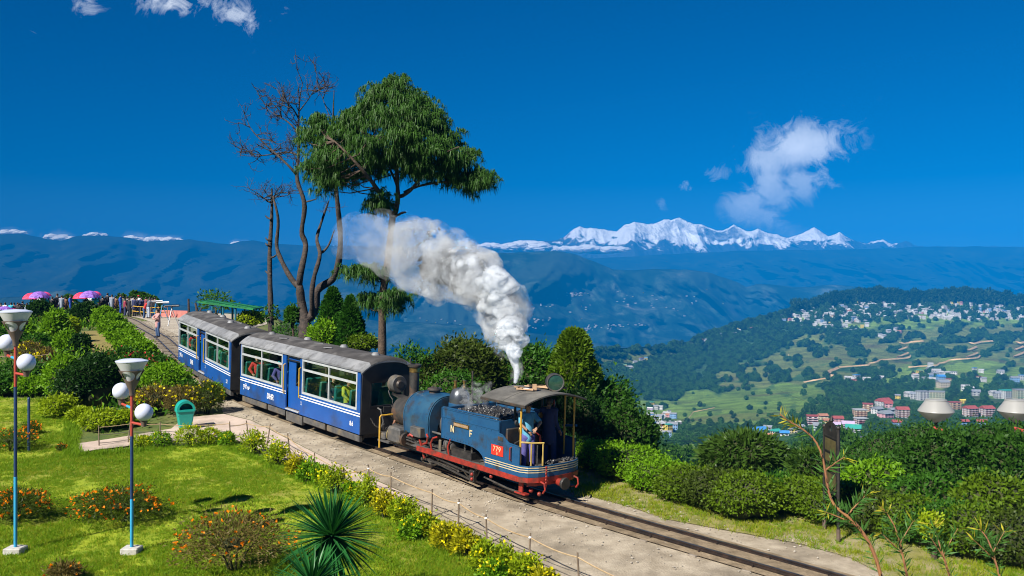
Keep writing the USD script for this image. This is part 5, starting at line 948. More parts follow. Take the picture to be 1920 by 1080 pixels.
# stake fence
M_stake = pm('fence_stake', (.12, .085, .06), .9, c2=(.2, .15, .1), scale=8); M_bam = pm('split_bamboo_rail', (.30, .20, .10), .8, c2=(.42, .31, .18), scale=6); M_wire = pm('fence_wire', (.10, .09, .08), .6)
def stake_fence(label, posts, hgt, rails, sag=.05, mat=M_wire):
    o = G(*posts[0]); t = thing('stake_fence', label, 'fence', o); r = np.random.default_rng(abs(int(posts[0][0]))); tops = []
    for k, (u, v) in enumerate(posts):
        b = G(u, v) - o; lean = r.normal(0, .05, 2); h = hgt * r.uniform(.9, 1.12); e = b + (lean[0], lean[1], h); tops.append((b, e)); MB().tube([b - (0, 0, .05), e], [.022, .018], 7).build('stake', M_stake, t)
    for f, rad, m in rails:
        for (b0, e0), (b1, e1) in zip(tops[:-1], tops[1:]):
            p0, p1 = b0 + (e0 - b0) * f, b1 + (e1 - b1) * f; s = np.linspace(0, 1, 7); pts = p0[None] + (p1 - p0)[None] * s[:, None]; pts[:, 2] -= sag * 4 * s * (1 - s) * r.uniform(.3, 1.4); MB().tube(pts, rad, 5).build('rail', m, t)
    return t, tops
sf, tops = stake_fence('leaning wooden stake fence with bamboo and wire rails between lawn and gravel', [(434, 831), (467, 826), (500, 838), (545, 858), (590, 890), (646, 926), (694, 926), (732, 942), (809, 970), (859, 992), (913, 1020), (991, 1062), (1086, 1100), (1190, 1160)], .68, [(.86, .014, M_bam), (.42, .009, M_wire)])
for k in (6, 9, 10, 11): b, e = tops[k]; MB().sphere(b + (e - b) * .86, .035, 1, (1, 1, .8)).build('white_knot', M_white, sf)
stake_fence('three railed low stake fence along the footpath in front of the bin', [(186, 838), (240, 832), (300, 828), (369, 829), (432, 830)], .62, [(.9, .013, M_bam), (.55, .010, M_wire), (.18, .010, M_wire)], .02)
stake_fence('short low fence with light rails among the shrubs at far left', [(-10, 702), (40, 700), (90, 696)], .9, [(.9, .02, M_bam), (.5, .02, M_bam)], .02)
# dark sign board, seen almost edge on
p = at(1572, 1010, 19.7); p[2] = H(p[1]); M_sign = pm('sign_dark_iron', (.012, .011, .010), .5, c2=(.03, .026, .022), scale=6); M_gold = pm('sign_olive_panel', (.05, .043, .014), .6, c2=(.10, .08, .025), scale=5)
q = at(1552, 1000, 20.35); dr = nrm(np.array([q[0] - p[0], q[1] - p[1], 0])); t = thing('sign_board', 'dark ornate notice board on iron posts seen nearly edge on beside the hedge', 'sign', p, math.atan2(dr[1], dr[0]))
W = .86
for x in (0, W): MB().cyl((x, 0, -.1), (x, 0, 2.42 if x == 0 else 2.34), .035, n=10).build('post', M_sign, t)
for x, m in ((0, M_hold), (W, M_hold)): MB().cyl((x, 0, -.02), (x, 0, .30), .042, n=10).build('post_foot', m, t)
MB().box((W / 2, 0, 1.62), (W - .06, .035, 1.30)).build('board', M_sign, t, False)
for s in (-1, 1):
    for z, h in ((2.02, .26), (1.74, .16), (1.5, .06), (1.24, .34)): MB().box((W / 2, s * .022, z), (W - .24, .012, h)).build('panel', M_gold, t, False)
    for z in (2.2, 1.88, 1.62, 1.44, 1.0): MB().box((W / 2, s * .024, z), (W - .1, .016, .03)).build('moulding', M_sign, t, False)
a = np.linspace(0, PI, 15); T = TM((W / 2, .02, 2.27), (1, 0, 0), (0, 0, 1), (0, -1, 0)); arc = sg.Polygon([(.40 * math.cos(k), .26 * math.sin(k)) for k in a]); MB().prism(arc.difference(sg.Point(0, .11).buffer(.07)), .035, T).build('arched_top', M_sign, t, 40)
for x in (0, W): MB().sphere((x, 0, 2.46 if x == 0 else 2.38), .05, 2).build('finial', M_sign, t)
MB().lathe([(0, .16), (.03, .1), (.05, .04), (.03, 0)], 10, TM((W / 2, 0, 2.52), (1, 0, 0), (0, 1, 0), (0, 0, 1))).build('finial', M_sign, t)
# green roofed shelter
d = 56.0; p = at(433, 575, d); p[2] = H(d); M_sgreen = pm('shelter_green', (.015, .15, .045), .5, c2=(.022, .21, .06), scale=2); M_spost = pm('shelter_post_blue', (.015, .12, .17), .5)
t = thing('green_shelter', 'open shelter with sloping green sheet roof on blue posts beyond the coach', 'shelter', p, math.radians(-10)); R = np.array([[1, 0, 0], [0, math.cos(.05), -math.sin(.05)], [0, math.sin(.05), math.cos(.05)]]) @ np.array([[math.cos(.12), 0, math.sin(.12)], [0, 1, 0], [-math.sin(.12), 0, math.cos(.12)]])
rf = MB().box((0, 0, 2.12), (3.6, 1.5, .10), R).build('roof', M_sgreen, t, False)
for k in range(9): MB().box(np.array([0, 0, 2.12]) + R @ np.array([-1.65 + k * .41, 0, .06]), (.04, 1.5, .03), R).build('roof_rib', M_sgreen, rf, False)
for x in (-.9, -.2, .6):
    for y in (-.6, .6): MB().cyl((x, y, -.1), (x, y, 2.1), .07, n=8).build('post', M_spost, t)
# spiky palms
G_YUC = leaf_mat('palm_blades', [(.014, .075, .026), (.034, .14, .045), (.10, .25, .08)], rough=.3, trans=.15, clump=.2)
def yucca(label, u, v, d, L, n, seed, lo=-.9):
    c = at(u, v, d); g = np.array([c[0], c[1], H(d)]); hz_ = c[2] - g[2]; rng = np.random.default_rng(seed); t = thing('spiky_palm', label, 'palm', g)
    MB().tube([(0, 0, -.1), (.03, .02, hz_ * .5), (0, 0, hz_)], [.10, .085, .09], 10).build('trunk', M_bark, t)
    ga = PI * (3 - 5 ** .5)
    for k in range(n):
        z = 1 - (1 - lo) * (k + .5) / n; a = k * ga; rr = math.sqrt(max(0, 1 - z * z)); D = nrm((rr * math.cos(a), rr * math.sin(a), z + .08)) + rng.normal(0, .06, 3); D = nrm(D); l = L * rng.uniform(.85, 1.12); B = nrm(np.cross(D, (0, 0, 1.0) if abs(D[2]) < .95 else (1, 0, 0))); Nn = np.cross(B, D); w = .026; b0 = np.array([0, 0, hz_]) + D * .04; V = []
        for s, ww in ((0, .6), (.3, 1.0), (.7, .75), (1.0, .02)): q = b0 + D * l * s - np.array([0, 0, 1.0]) * l * .10 * s * s * (1.2 - z); V += [q - B * w * ww + Nn * w * .35 * ww, q, q + B * w * ww + Nn * w * .35 * ww]
        f = [(3 * i + j, 3 * i + j + 1, 3 * i + j + 4, 3 * i + j + 3) for i in range(3) for j in (0, 1)]; obj('leaf', (np.array(V), np.array(f)), G_YUC, t, True)
    return t
yucca('large spiky palm with a round head of dark blades on the lawn', 621, 1006, 15.6, .90, 280, 9)
yucca('lower spiky palm cut by the photo bottom beside the large one', 585, 1098, 14.2, .72, 80, 10, -.1)
# saplings with needle leaves, close to the camera
M_shoot = pm('reddish_shoot', (.22, .09, .04), .6, c2=(.30, .14, .05), scale=6); G_NEED = leaf_mat('needle_leaves', [(.04, .10, .03), (.10, .18, .05), (.24, .26, .08)], trans=.25)
G_TIP = leaf_mat('yellow_tip_needles', [(.25, .22, .03), (.40, .34, .05)], trans=.3)
def sapling(label, pts, d, r, seed, nl, side=()):
    rng = np.random.default_rng(seed); P = np.array([at(u, v, d + k * .04) for k, (u, v) in enumerate(pts)]); foot = np.array([P[0][0] + .15, P[0][1] + .05, H(d)]); t = thing('needle_sapling', label, 'sapling', foot)
    tt = np.linspace(0, 1, len(pts)); q = np.linspace(0, 1, 26); Q = np.stack([CubicSpline(tt, P[:, i])(q) for i in range(3)], 1); full = np.vstack([foot[None] - (0, 0, .1), (foot + (P[0] - foot) * .55)[None], Q]) - foot; MB().tube(full, np.concatenate([[r * 2, r * 1.5], np.linspace(r, r * .35, 26)]), 8).build('stem', M_shoot, t)
    S = [Q - foot]
    for f, du, dv in side:
        i = int(f * 25); a = Q[i]; e = a + np.array([du / F * d, .02, -dv / F * d]); s = np.linspace(0, 1, 8)[:, None]; b = a * (1 - s) + e * s + np.array([0, 0, .02]) * s * (1 - s); MB().tube(b - foot, np.linspace(r * .5, r * .2, 8), 6).build('side_shoot', M_shoot, t); S.append(b - foot)
    for name, mat, sel in (('needles', G_NEED, lambda x: x < .93), ('tip_needles', G_TIP, lambda x: x >= .86)):
        PP, NN = [], []
        for Z in S:
            k = int(nl * len(Z) / 26); f = rng.random(k); f = f[[bool(sel(x)) for x in f]] if name == 'needles' else .84 + .16 * rng.random(max(4, k // 8)); i = f * (len(Z) - 1); i0 = np.minimum(i.astype(int), len(Z) - 2); b = Z[i0] + (Z[i0 + 1] - Z[i0]) * (i - i0)[:, None]; tg = unit(Z[i0 + 1] - Z[i0]); PP.append(b); NN.append(unit(tg * .7 + unit(np.cross(tg, rng.normal(size=tg.shape))) * 1.0))
        PP, NN = np.vstack(PP), np.vstack(NN); v, f = leaf_mesh(PP, NN * 2.2, px(26, d), px(3.2, d), rng, 1.0); obj(name, (v, f), mat, t, False, kind='stuff')
    return t
sapling('long reddish needle shoot arching up to the left in front of the sign', [(1655, 1100), (1625, 1010), (1585, 965), (1556, 930), (1540, 850), (1505, 805), (1462, 776)], 6.0, .013, 1, 190, ((.25, -60, -25), (.32, 40, -40), (.62, 40, -25)))
sapling('short needle shoot at the photo bottom, left of the other two', [(1705, 1100), (1690, 1030), (1676, 985), (1652, 950)], 7.0, .010, 2, 110, ((.3, -40, -40), (.4, 30, -45)))
sapling('short needle shoot at the photo bottom, middle one', [(1786, 1100), (1768, 1040), (1758, 1010), (1750, 985)], 7.4, .010, 3, 90, ((.3, -25, -40), (.35, 30, -50)))
sapling('short needle shoot at the photo bottom right', [(1880, 1100), (1864, 1045), (1852, 1012), (1836, 992)], 7.2, .010, 4, 100, ((.3, -40, -40), (.4, 25, -40)))
# ---------------------------------------------------------------- people
SK = [pm('skin_brown', (.28, .15, .09), .55, c2=(.32, .18, .11), scale=9), pm('skin_light', (.48, .28, .19), .55, c2=(.52, .32, .22), scale=9)]
M_hair = pm('dark_hair', (.012, .010, .009), .55, c2=(.03, .024, .02), scale=30); M_blond = pm('fair_hair', (.50, .36, .16), .6, c2=(.58, .44, .24), scale=30); M_greyh = pm('grey_hair', (.45, .44, .43), .6); M_shoe = pm('dark_shoe', (.03, .025, .022), .6); M_eye = pm('eye_dark', (.01, .008, .007), .2)
CLOTH = {}
def cloth(c):
    if c not in CLOTH: CLOTH[c] = pm(f'cloth_{len(CLOTH):02d}', c, .85, c2=tuple(.8 * x for x in c), scale=9, bump=.3, bscale=14)
    return CLOTH[c]
def cap(a, b, ra, rb, n=10): return m3.Manifold.batch_hull([m3.Manifold.sphere(ra, n).translate(tuple(map(float, a))), m3.Manifold.sphere(rb, n).translate(tuple(map(float, b)))])
def chain(pts, rs, n=10):
    return [cap(pts[i], pts[i + 1], rs[i], rs[i + 1], n) for i in range(len(pts) - 1)]
def union(L): return m3.Manifold.batch_boolean(L, m3.OpType.Add)
def smooth_mesh(m, ln):
    if ln: m = m.refine_to_length(ln)
    q = m.to_mesh(); t = trimesh.Trimesh(q.vert_properties[:, :3], q.tri_verts, process=False)
    if ln: trimesh.smoothing.filter_taubin(t, .5, .53, 8)
    return t
def hand(w, d, up, s, n=6):
    """Palm, four unequal bent fingers and a thumb that leaves the side of the palm."""
    d = nrm(d); sd = nrm(np.cross(d, up)) * s; nn = nrm(np.cross(sd, d)) * s; out = [m3.Manifold.batch_hull([m3.Manifold.sphere(.014, n).translate(tuple(w + d * a + sd * b)) for a in (.01, .08) for b in (-.028, .028)])]
    for k, (b, l) in enumerate(((-.03, .055), (-.01, .068), (.01, .072), (.03, .062))):
        p0 = w + d * .075 + sd * b; p1 = p0 + nrm(d * .9 - up * .35) * l * .55; p2 = p1 + nrm(d * .4 - up * .9) * l * .5; out += chain([p0, p1, p2], [.010, .009, .007], n)
    p0 = w + d * .025 + sd * .03; p1 = p0 + nrm(d * .6 + sd * .8) * .035; out += chain([p0, p1, p1 + nrm(d * .9 + sd * .1 - up * .4) * .03], [.012, .0105, .008], n); return out
def person(label, loc, yaw, shirt, pants, skin=0, hair=M_hair, h=1.66, pose='stand', wl=None, wr=None, look=0.0, lean=0.0, hat=None, long=False, fine=0.0, group=None, bag=None):
    s = h / 1.66; t = thing('person', label, 'person', loc, yaw, group); n = 14 if fine else 8      # local +x is the way the person faces
    J = {}; hip = .86 if pose != 'sit' else .0
    J['hip'] = np.array([0, 0, hip]); fw = np.array([math.sin(lean), 0, math.cos(lean)]); J['chest'] = J['hip'] + fw * .42; J['neck'] = J['hip'] + fw * .57; J['head'] = J['neck'] + np.array([.03 + .5 * math.sin(lean) * .1, 0, .155])
    for k, q in (('l', 1), ('r', -1)):
        J['s' + k] = J['neck'] + np.array([0, q * .165, -.045]); J['h' + k] = J['hip'] + np.array([0, q * .085, -.02])
        if pose == 'sit': J['k' + k] = J['h' + k] + (.40, 0, .02); J['a' + k] = J['k' + k] + (.02, 0, -.40)
        elif pose == 'walk': J['k' + k] = J['h' + k] + (.14 * q, 0, -.38); J['a' + k] = J['h' + k] + (.20 * q - .04, 0, -.76)
        else: J['k' + k] = J['h' + k] + (.03, q * .02, -.39); J['a' + k] = J['h' + k] + (-.01, q * .035, -.77)
        w = (wl if k == 'l' else wr); w = J['s' + k] + np.array(w if w is not None else (.08, q * .09, -.52)); L1, L2 = .28, .25; v = w - J['s' + k]; D = np.linalg.norm(v)
        if D > .52: w = J['s' + k] + v / D * .52; v = w - J['s' + k]; D = .52
        a = math.acos(np.clip((L1 ** 2 + D ** 2 - L2 ** 2) / (2 * L1 * D), -1, 1)); ax = nrm(np.cross(v, (0.3, q * .9, -.3)) + 1e-6); J['e' + k] = J['s' + k] + trimesh.transformations.rotation_matrix(a * (1 if q > 0 else -1) * 1.0, ax)[:3, :3] @ (v / D) * L1
        e2 = J['s' + k] + trimesh.transformations.rotation_matrix(-a * (1 if q > 0 else -1), ax)[:3, :3] @ (v / D) * L1
        if e2[2] < J['e' + k][2]: J['e' + k] = e2
        J['w' + k] = w
    B = chain([J['hip'], J['chest'], J['neck'] - (0, 0, .04)], [.125, .135, .10], n) + [m3.Manifold.batch_hull([m3.Manifold.sphere(.065, n).translate(tuple(J['s' + k])) for k in 'lr'] + [m3.Manifold.sphere(.10, n).translate(tuple(J['chest'] - (0, 0, .05)))])] + chain([J['neck'] - (0, 0, .05), J['head'] - (.015, 0, .06)], [.06, .052], n)
    hd = m3.Manifold.batch_hull([m3.Manifold.sphere(.095, n).scale((1.05, .82, 1.0)).translate((0, 0, .025)), m3.Manifold.sphere(.055, n).translate((.035, 0, -.075))]); hd = union([hd, cap((.088, 0, .01), (.112, 0, -.022), .011, .015, n), m3.Manifold.sphere(.012, n).scale((1, 2.0, .6)).translate((.085, 0, -.058))] + [m3.Manifold.sphere(.026, n).scale((.6, .35, 1.1)).translate((.0, q * .08, 0)) for q in (-1, 1)]); hd = hd.rotate((0, 0, math.degrees(look)))
    B.append(hd.translate(tuple(J['head'])))
    for k, q in (('l', 1), ('r', -1)):
        B += chain([J['s' + k], J['e' + k], J['w' + k]], [.052, .041, .028], n) + hand(J['w' + k], J['w' + k] - J['e' + k], np.array([.2, 0, 1.0]), q, 6 if not fine else 8); B += chain([J['h' + k], J['k' + k], J['a' + k]], [.088, .058, .04], n) + [cap(J['a' + k] + (0, 0, -.045), J['a' + k] + (.15, 0, -.055), .035, .028, n)]
    obj('body', smooth_mesh(union(B).scale((s,) * 3), fine), SK[skin], t, True)
    I = .014; S = chain([J['hip'] + (0, 0, -.06 if not long else -.2), J['chest'], J['neck'] - (0, 0, .05)], [.138 + (.03 if long else 0), .15, .105], n) + [m3.Manifold.batch_hull([m3.Manifold.sphere(.065 + I, n).translate(tuple(J['s' + k])) for k in 'lr'] + [m3.Manifold.sphere(.115, n).translate(tuple(J['chest'] - (0, 0, .05)))])]
    for k in 'lr':
        m = J['s' + k] + (J['e' + k] - J['s' + k]) * .75; S += chain([J['s' + k], m], [.07, .062], n)
        if long: S += chain([J['s' + k], J['e' + k], J['w' + k] + (J['e' + k] - J['w' + k]) * .12], [.07, .058, .045], n)
    obj('shirt', smooth_mesh(union(S).scale((s,) * 3), fine), cloth(shirt), t, True)
    T = [cap(J['hip'] + (0, .04, -.03), J['hip'] + (0, -.04, -.03), .135, .135, n)]
    for k in 'lr': T += chain([J['h' + k], J['k' + k], J['a' + k] + (J['k' + k] - J['a' + k]) * .06], [.105, .078, .066], n)
    obj('trousers', smooth_mesh(union(T).scale((s,) * 3), fine), cloth(pants), t, True)
    for k in 'lr': obj('shoe', smooth_mesh(cap(J['a' + k] + (-.03, 0, -.045), J['a' + k] + (.16, 0, -.052), .046, .036, n).scale((s,) * 3), 0), M_shoe, t, True)
    hc = (m3.Manifold.sphere(.108, n).scale((1.06, .86, 1.02)).translate((-.006, 0, .03)) - m3.Manifold.cube((.3, .4, .3), True).rotate((0, 35, 0)).translate((.14, 0, -.125))).rotate((0, 0, math.degrees(look))).translate(tuple(J['head'])); obj('hair', smooth_mesh(hc.scale((s,) * 3), 0), hair, t, True)
    if hat is not None:
        hm = union([m3.Manifold.sphere(.115, 16).scale((1.05, .92, .85)).translate((0, 0, .055)) - m3.Manifold.cube((.5, .5, .3), True).translate((0, 0, -.10)), m3.Manifold.cylinder(.012, .13, .13, 16).scale((1, .7, 1)).translate((.06, 0, .05))]).rotate((0, 0, math.degrees(look))).translate(tuple(J['head'])); obj('cap', smooth_mesh(hm.scale((s,) * 3), 0), cloth(hat), t, True)
    if fine:
        for q in (-1, 1): c = np.array([.088, q * .033, .02]); c = rotz(look) @ c + J['head']; MB().sphere(c * s, .011, 1).build('eye', M_eye, t)
    if bag is not None: MB().box(np.array([-.2, 0, J['chest'][2] - .05]) * s, (.16, .28, .4), bev=.05).build('backpack', cloth(bag), t, False)
    return t
LB, NV, DK, WH, GY, TQ, BL, RD, JN, PK, PU, GN = (.10, .34, .50), (.02, .03, .10), (.025, .025, .03), (.65, .66, .68), (.28, .32, .40), (.02, .42, .52), (.015, .08, .45), (.55, .03, .03), (.05, .10, .22), (.50, .27, .26), (.09, .08, .28), (.04, .25, .12)
dl = on_loco((7.18, -.42, .66)); person('engine driver in light blue shirt and purple trousers holding the red lever in the cab', dl, LR - .45, LB, PU, 0, h=1.64, wl=(.34, -.04, -.30), wr=(.30, .10, -.36), look=.15, hat=DK, fine=.03)
p = on_loco((7.0, .45, .66)); person('fireman in dark navy overalls in the shade of the cab behind the driver', p, LR + 2.2, NV, NV, 0, h=1.66, wl=(.25, 0, -.35), long=True, fine=.04)
g = G(296, 634); person('person in pink checked shirt and jeans standing on the track looking at a phone', (g[0], g[1], H(g[1]) + .08), -2.3, PK, JN, 1, h=1.66, wl=(.26, -.12, -.26), wr=(.26, .12, -.26), look=-.1, fine=.035, long=True)
def on_coach(T, p): return (T @ np.array([*p, 1.0]))[:3]
SZ = .42 + .5 + .06
seats = [(T_near, .60, RD, 1, M_blond, None, 'passenger in red with fair hair in the first window of coach 86'), (T_near, 2.56, PU, 0, M_hair, TQ, 'passenger in purple with teal hat in the first window of coach 86'), (T_near, 3.5, (.03, .16, .38), 1, M_greyh, None, 'grey haired passenger in blue jacket beside the door of coach 86'), (T_near, 6.48, DK, 1, M_hair, None, 'passenger in black in the second window of coach 86'), (T_near, 7.46, (.40, .45, .03), 0, M_hair, None, 'passenger in yellow green in the second window of coach 86'),
         (T_far, 1.4, RD, 0, M_hair, None, 'passenger in red in the first window of the rear coach'), (T_far, 2.56, DK, 1, M_hair, (.5, .06, .16), 'passenger in black with pink hat in the first window of the rear coach'), (T_far, 6.48, GN, 0, M_hair, None, 'passenger in green in the second window of the rear coach')]
for T, x, c, sk, hr, hat, lb in seats: person(lb, on_coach(T, (x, -.52, SZ + .12)), math.atan2(T[1, 0], T[0, 0]) + random.Random(x).uniform(-.5, .2), c, NV, sk, hr, 1.62, 'sit', wl=(.3, -.02, -.36), wr=(.3, .02, -.36), hat=hat, long=True)
M_leg = pm('tripod_grey', (.35, .36, .38), .5, .4); M_legb = pm('tripod_blue', (.02, .22, .42), .5); M_scope = pm('telescope_black', (.02, .02, .022), .4); M_scopew = pm('telescope_pale', (.55, .57, .6), .4)
def tripod(label, p, rz, mleg, mscope, s=1.0):
    t = thing('telescope', label, 'telescope', p, rz, scale=s); 
    for a in (0.3, 2.4, 4.5): MB().tube([(0, 0, 1.2), (.45 * math.cos(a), .45 * math.sin(a), 0)], [.03, .022], 6).build('tripod_leg', mleg, t)
    MB().box((0, 0, 1.24), (.1, .1, .12), bev=.02).build('tripod_head', M_scope, t); MB().tube([(-.45, 0, 1.34), (.0, 0, 1.36), (.02, 0, 1.36), (.5, 0, 1.38)], [.04, .045, .07, .075], 12).build('tube', mscope, t); MB().cyl((-.5, 0, 1.335), (-.45, 0, 1.34), .03, n=8).build('eyepiece', M_scope, t)
    return t
def umbrella(label, u, v, d, col, r):
    c = at(u, v, d); zg = H(d) if PLAT.contains(sg.Point(c[0], c[1])) else slope_z(c[0], c[1]); t = thing('umbrella', label, 'umbrella', (c[0], c[1], zg)); z = c[2] - zg; M = pm('umbrella_' + 'abcdefghi'[UM[0]], col, .7, c2=tuple(min(.8, 1.6 * x + .03) for x in col), scale=5, lo=.48, hi=.54); UM[0] += 1; n = 8; V, Fc = [], []
    MB().cyl((0, 0, 0), (0, 0, z + .12), .018, n=6).build('pole', M_steel, t)
    for k in range(n):
        P = []
        for i in range(6):
            s = i / 5
            for j in range(4): a = (k + j / 3) * 2 * PI / n; rr = r * math.sin(s * 1.25) / math.sin(1.25) * (1 - .06 * math.sin(j / 3 * PI) * s); P.append((rr * math.cos(a), rr * math.sin(a), z + .1 - r * 1.0 * (1 - math.cos(s * 1.25))))
        i, j = np.meshgrid(np.arange(5), np.arange(3), indexing='ij'); obj('gore', (np.array(P), np.stack([i * 4 + j, i * 4 + j + 1, (i + 1) * 4 + j + 1, (i + 1) * 4 + j], -1).reshape(-1, 4)), M, t, True)
    return t
UM = [0]; UP, UR = (.17, .07, .36), (.60, .012, .06)
def c3(x, y): return x / 4.364, 520 + y / 4.364
def crowd(label, x, y, d, yaw, sh, pa, **k):
    """x, y: the head in the enlarged crop; the feet follow from the ground."""
    u, v = c3(x, y); p = at(u, v, d); h = k.pop('h', 1.68); z = (H(d) if PLAT.contains(sg.Point(p[0], p[1])) else slope_z(p[0], p[1])); return person(label, (p[0], p[1], max(z, p[2] - h)), yaw, sh, pa, h=h, **k)
PH = dict(wl=(.3, -.1, -.05), wr=(.3, .1, -.05))
for gx, gy, gd, gh, nm in ((0, 0, 84, 1.68, 'middle'), (-411, 5, 84, 1.68, 'second'), (-695, 128, 76, 1.45, 'left edge')):
    side = {'middle': 'in the crowd by the track end', 'second': 'in the crowd behind the round shrub', 'left edge': 'at the left photo edge'}[nm]
    umbrella(f'purple patterned umbrella {side}', *c3(733 + gx, 118 + gy), gd - 1.0, UP, .92); umbrella(f'red umbrella half hidden left of the purple one {side}', *c3(672 + gx, 130 + gy), gd + .6, UR, .85)
    umbrella(f'small pink umbrella right of the purple one {side}', *c3(779 + gx, 122 + gy), gd + 1.0, (.6, .05, .18), .6)
    crowd(f'person in white shirt under the purple umbrella {side}', 735 + gx, 152 + gy, gd + .2, 1.4, WH, DK, h=gh); crowd(f'person in turquoise shirt beside the umbrella {side}', 785 + gx, 158 + gy, gd - .8, 1.7, TQ, DK, h=gh * 1.02, wr=(.2, -.25, -.2))
    crowd(f'person in black jacket looking through a telescope {side}', 838 + gx, 158 + gy, gd + .5, 1.5, DK, DK, h=gh, long=True, **PH); crowd(f'person in black with camera raised above the heads {side}', 878 + gx, 132 + gy, gd + 1.6, 1.2, DK, GY, h=gh * 1.05, long=True, **PH)
    crowd(f'person in grey shirt standing with hands low {side}', 916 + gx, 145 + gy, gd - 1, 2.0, GY, NV, h=gh, long=True); crowd(f'person in blue dress turned sideways {side}', 985 + gx, 142 + gy, gd - .5, .4, BL, BL, h=gh, wr=(.25, 0, -.3)) if nm != 'left edge' else None
    for ex, ey, ed, wd, sc, cn in ((808, 165, 1.2, 'behind the turquoise shirt', (.10, .05, .06), 'plum'), (852, 172, -.3, 'bending beside the telescope', DK, 'black'), (945, 158, 1.0, 'left of the blue dress', (.20, .10, .05), 'brown'), (700, 165, 1.0, 'left of the white shirt', (.05, .04, .05), 'dark')):
        crowd(f'person in {cn} coat {wd} {side}', ex + gx, ey + gy, gd + ed, 1.3 + .2 * ed, sc, DK, h=gh * .97, long=True)
    p = at(*c3(858 + gx, 215 + gy), gd); tripod(f'dark telescope on tripod among the people {side}', (p[0], p[1], max(H(gd), p[2] - .8)), 1.7, M_leg, M_scope, .95)
for ex, ey, ed, wd, sc, cn in ((1008, 158, 2.5, 'behind the dark red blouse', (.05, .10, .09), 'green'), (1040, 160, 3.0, 'beneath the long pale telescope', (.02, .02, .025), 'black'), (1075, 158, 2.0, 'left of the clipped terrace trees', (.30, .30, .32), 'pale grey'), (1118, 168, .5, 'left of the red cap', (.02, .03, .08), 'navy'), (1195, 168, 3.0, 'behind the red top', (.22, .05, .07), 'maroon'), (1225, 172, 3.5, 'behind the pale jeans', (.03, .06, .12), 'slate'), (1268, 190, 2.0, 'beside the blue legged tripod', (.05, .05, .055), 'charcoal')):
    crowd(f'person in {cn} jacket {wd}', ex, ey, 84 + ed, 1.4, sc, DK, long=True)
crowd('person in dark red blouse at the crowd edge, nearest the track', 1022, 178, 82, .6, (.30, .03, .07), NV, h=1.5); crowd('person in black and white trainers beside the yellow rope', 1057, 172, 81.5, 1.0, DK, DK, long=True, h=1.6); crowd('person in dark jacket behind the rope barrier', 1098, 165, 84, 1.2, NV, DK, long=True)
crowd('person with bright red cap among the dark jackets', 1133, 152, 86, 1.5, WH, NV, hat=RD); crowd('person in red top bending towards a telescope', 1178, 190, 80, .2, RD, JN, lean=.5, h=1.6, **PH); crowd('person in slate shirt and pale jeans leaning to the telescope', 1212, 170, 79, .9, (.10, .13, .18), (.42, .48, .58), lean=.2, h=1.7, **PH); crowd('person in navy at the rope behind the red top', 1158, 176, 85, 1.8, NV, DK); crowd('person in grey jacket right of the pale jeans', 1246, 178, 83, 1.0, DK, NV, long=True)
for lb, x, y, d, rz, a, b in (('blue legged tripod telescope with pale tube right of the crowd', 1328, 245, 76, .1, M_legb, M_scopew), ('white legged tripod telescope standing alone near the rear coach', 1405, 270, 68, .0, M_leg, M_scope), ('low tripod telescope behind the yellow rope', 1275, 225, 80, .3, M_legb, M_scopew), ('long pale telescope above the people at the rope', 1055, 180, 87, .2, M_leg, M_scopew)):
    p = at(*c3(x, y), d); tripod(lb, (p[0], p[1], H(d)), rz, a, b, 1.1)
# rope barrier and planters behind the crowd
M_rope = pm('barrier_yellow', (.55, .33, .03), .7); M_pink = pm('low_pink_wall', (.38, .12, .11), .85, c2=(.45, .17, .14), scale=1.0)
t = thing('rope_barrier', 'yellow rail barrier in front of the telescope viewers', 'barrier', (0, 0, 0)); bp = [at(*c3(x, y), d)[:2] for x, y, d in ((1085, 250, 84), (1150, 260, 82), (1230, 265, 80), (1300, 268, 80), (1370, 262, 82))]
for x, y in bp: MB().cyl((x, y, H(y)), (x, y, H(y) + 1.0), .03, n=6).build('post', M_wood, t)
for f in (.5, .95):
    for (x0, y0), (x1, y1) in zip(bp[:-1], bp[1:]): MB().cyl((x0, y0, H(y0) + f), (x1, y1, H(y1) + f), .035, n=6).build('rail', M_rope, t)
a, b = at(*c3(1290, 280), 84), at(*c3(1545, 285), 80); w = thing('low_wall', 'low pinkish wall at the edge of the viewing terrace', 'wall', (a[0], a[1], H(84))); n = 6
for k in range(n): q0, q1 = (b - a) * (k / n), (b - a) * ((k + 1) / n - .004); q0[2] = q1[2] = .3; MB().beam(q0, q1, .25, .62).build('wall_panel', M_pink, w, False)
for k, (x, y) in enumerate([(1100, 118), (1165, 130), (1208, 145), (1245, 160), (990, 140), (560, 150)]):
    u, v = c3(x, y); d = 90; p = at(u, v, d); h = p[2] - H(d); cone_tree('small clipped terrace tree, ' + ['tallest behind the crowd', 'right of the tallest', 'third from the left behind the crowd', 'rightmost behind the crowd', 'behind the blue dress', 'behind the second crowd group'][k], u, v, d, 40 if k else 34, max(20, h * F / d), G_MID, 700, 'terrace_tree', .3, .6, .4, 20 + k)
p = at(*c3(1550, 175), 62); t = thing('bare_post', 'bare dark wooden pole standing left of the green shelter', 'post', (p[0], p[1], H(62))); MB().tube([(0, 0, 0), (-.06, 0, p[2] - H(62))], [.09, .07], 8).build('pole', M_dead, t); MB().tube([(0, 0, 1.2), (.04, 0, 1.3)], [.1, .1], 8).build('pole_band', M_smoke, t)
p = at(*c3(1620, 210), 60); t = thing('dead_stump', 'short twisted dead stump beside the bare pole', 'stump', (p[0], p[1], H(60))); h = p[2] - H(60); MB().tube([(.1, 0, -.1), (0, 0, h * .6), (-.2, .1, h)], [.16, .12, .06], 8).build('stump', M_dead, t); MB().tube([(0, 0, h * .6), (.25, 0, h * .85)], [.08, .04], 6).build('branch', M_dead, t)
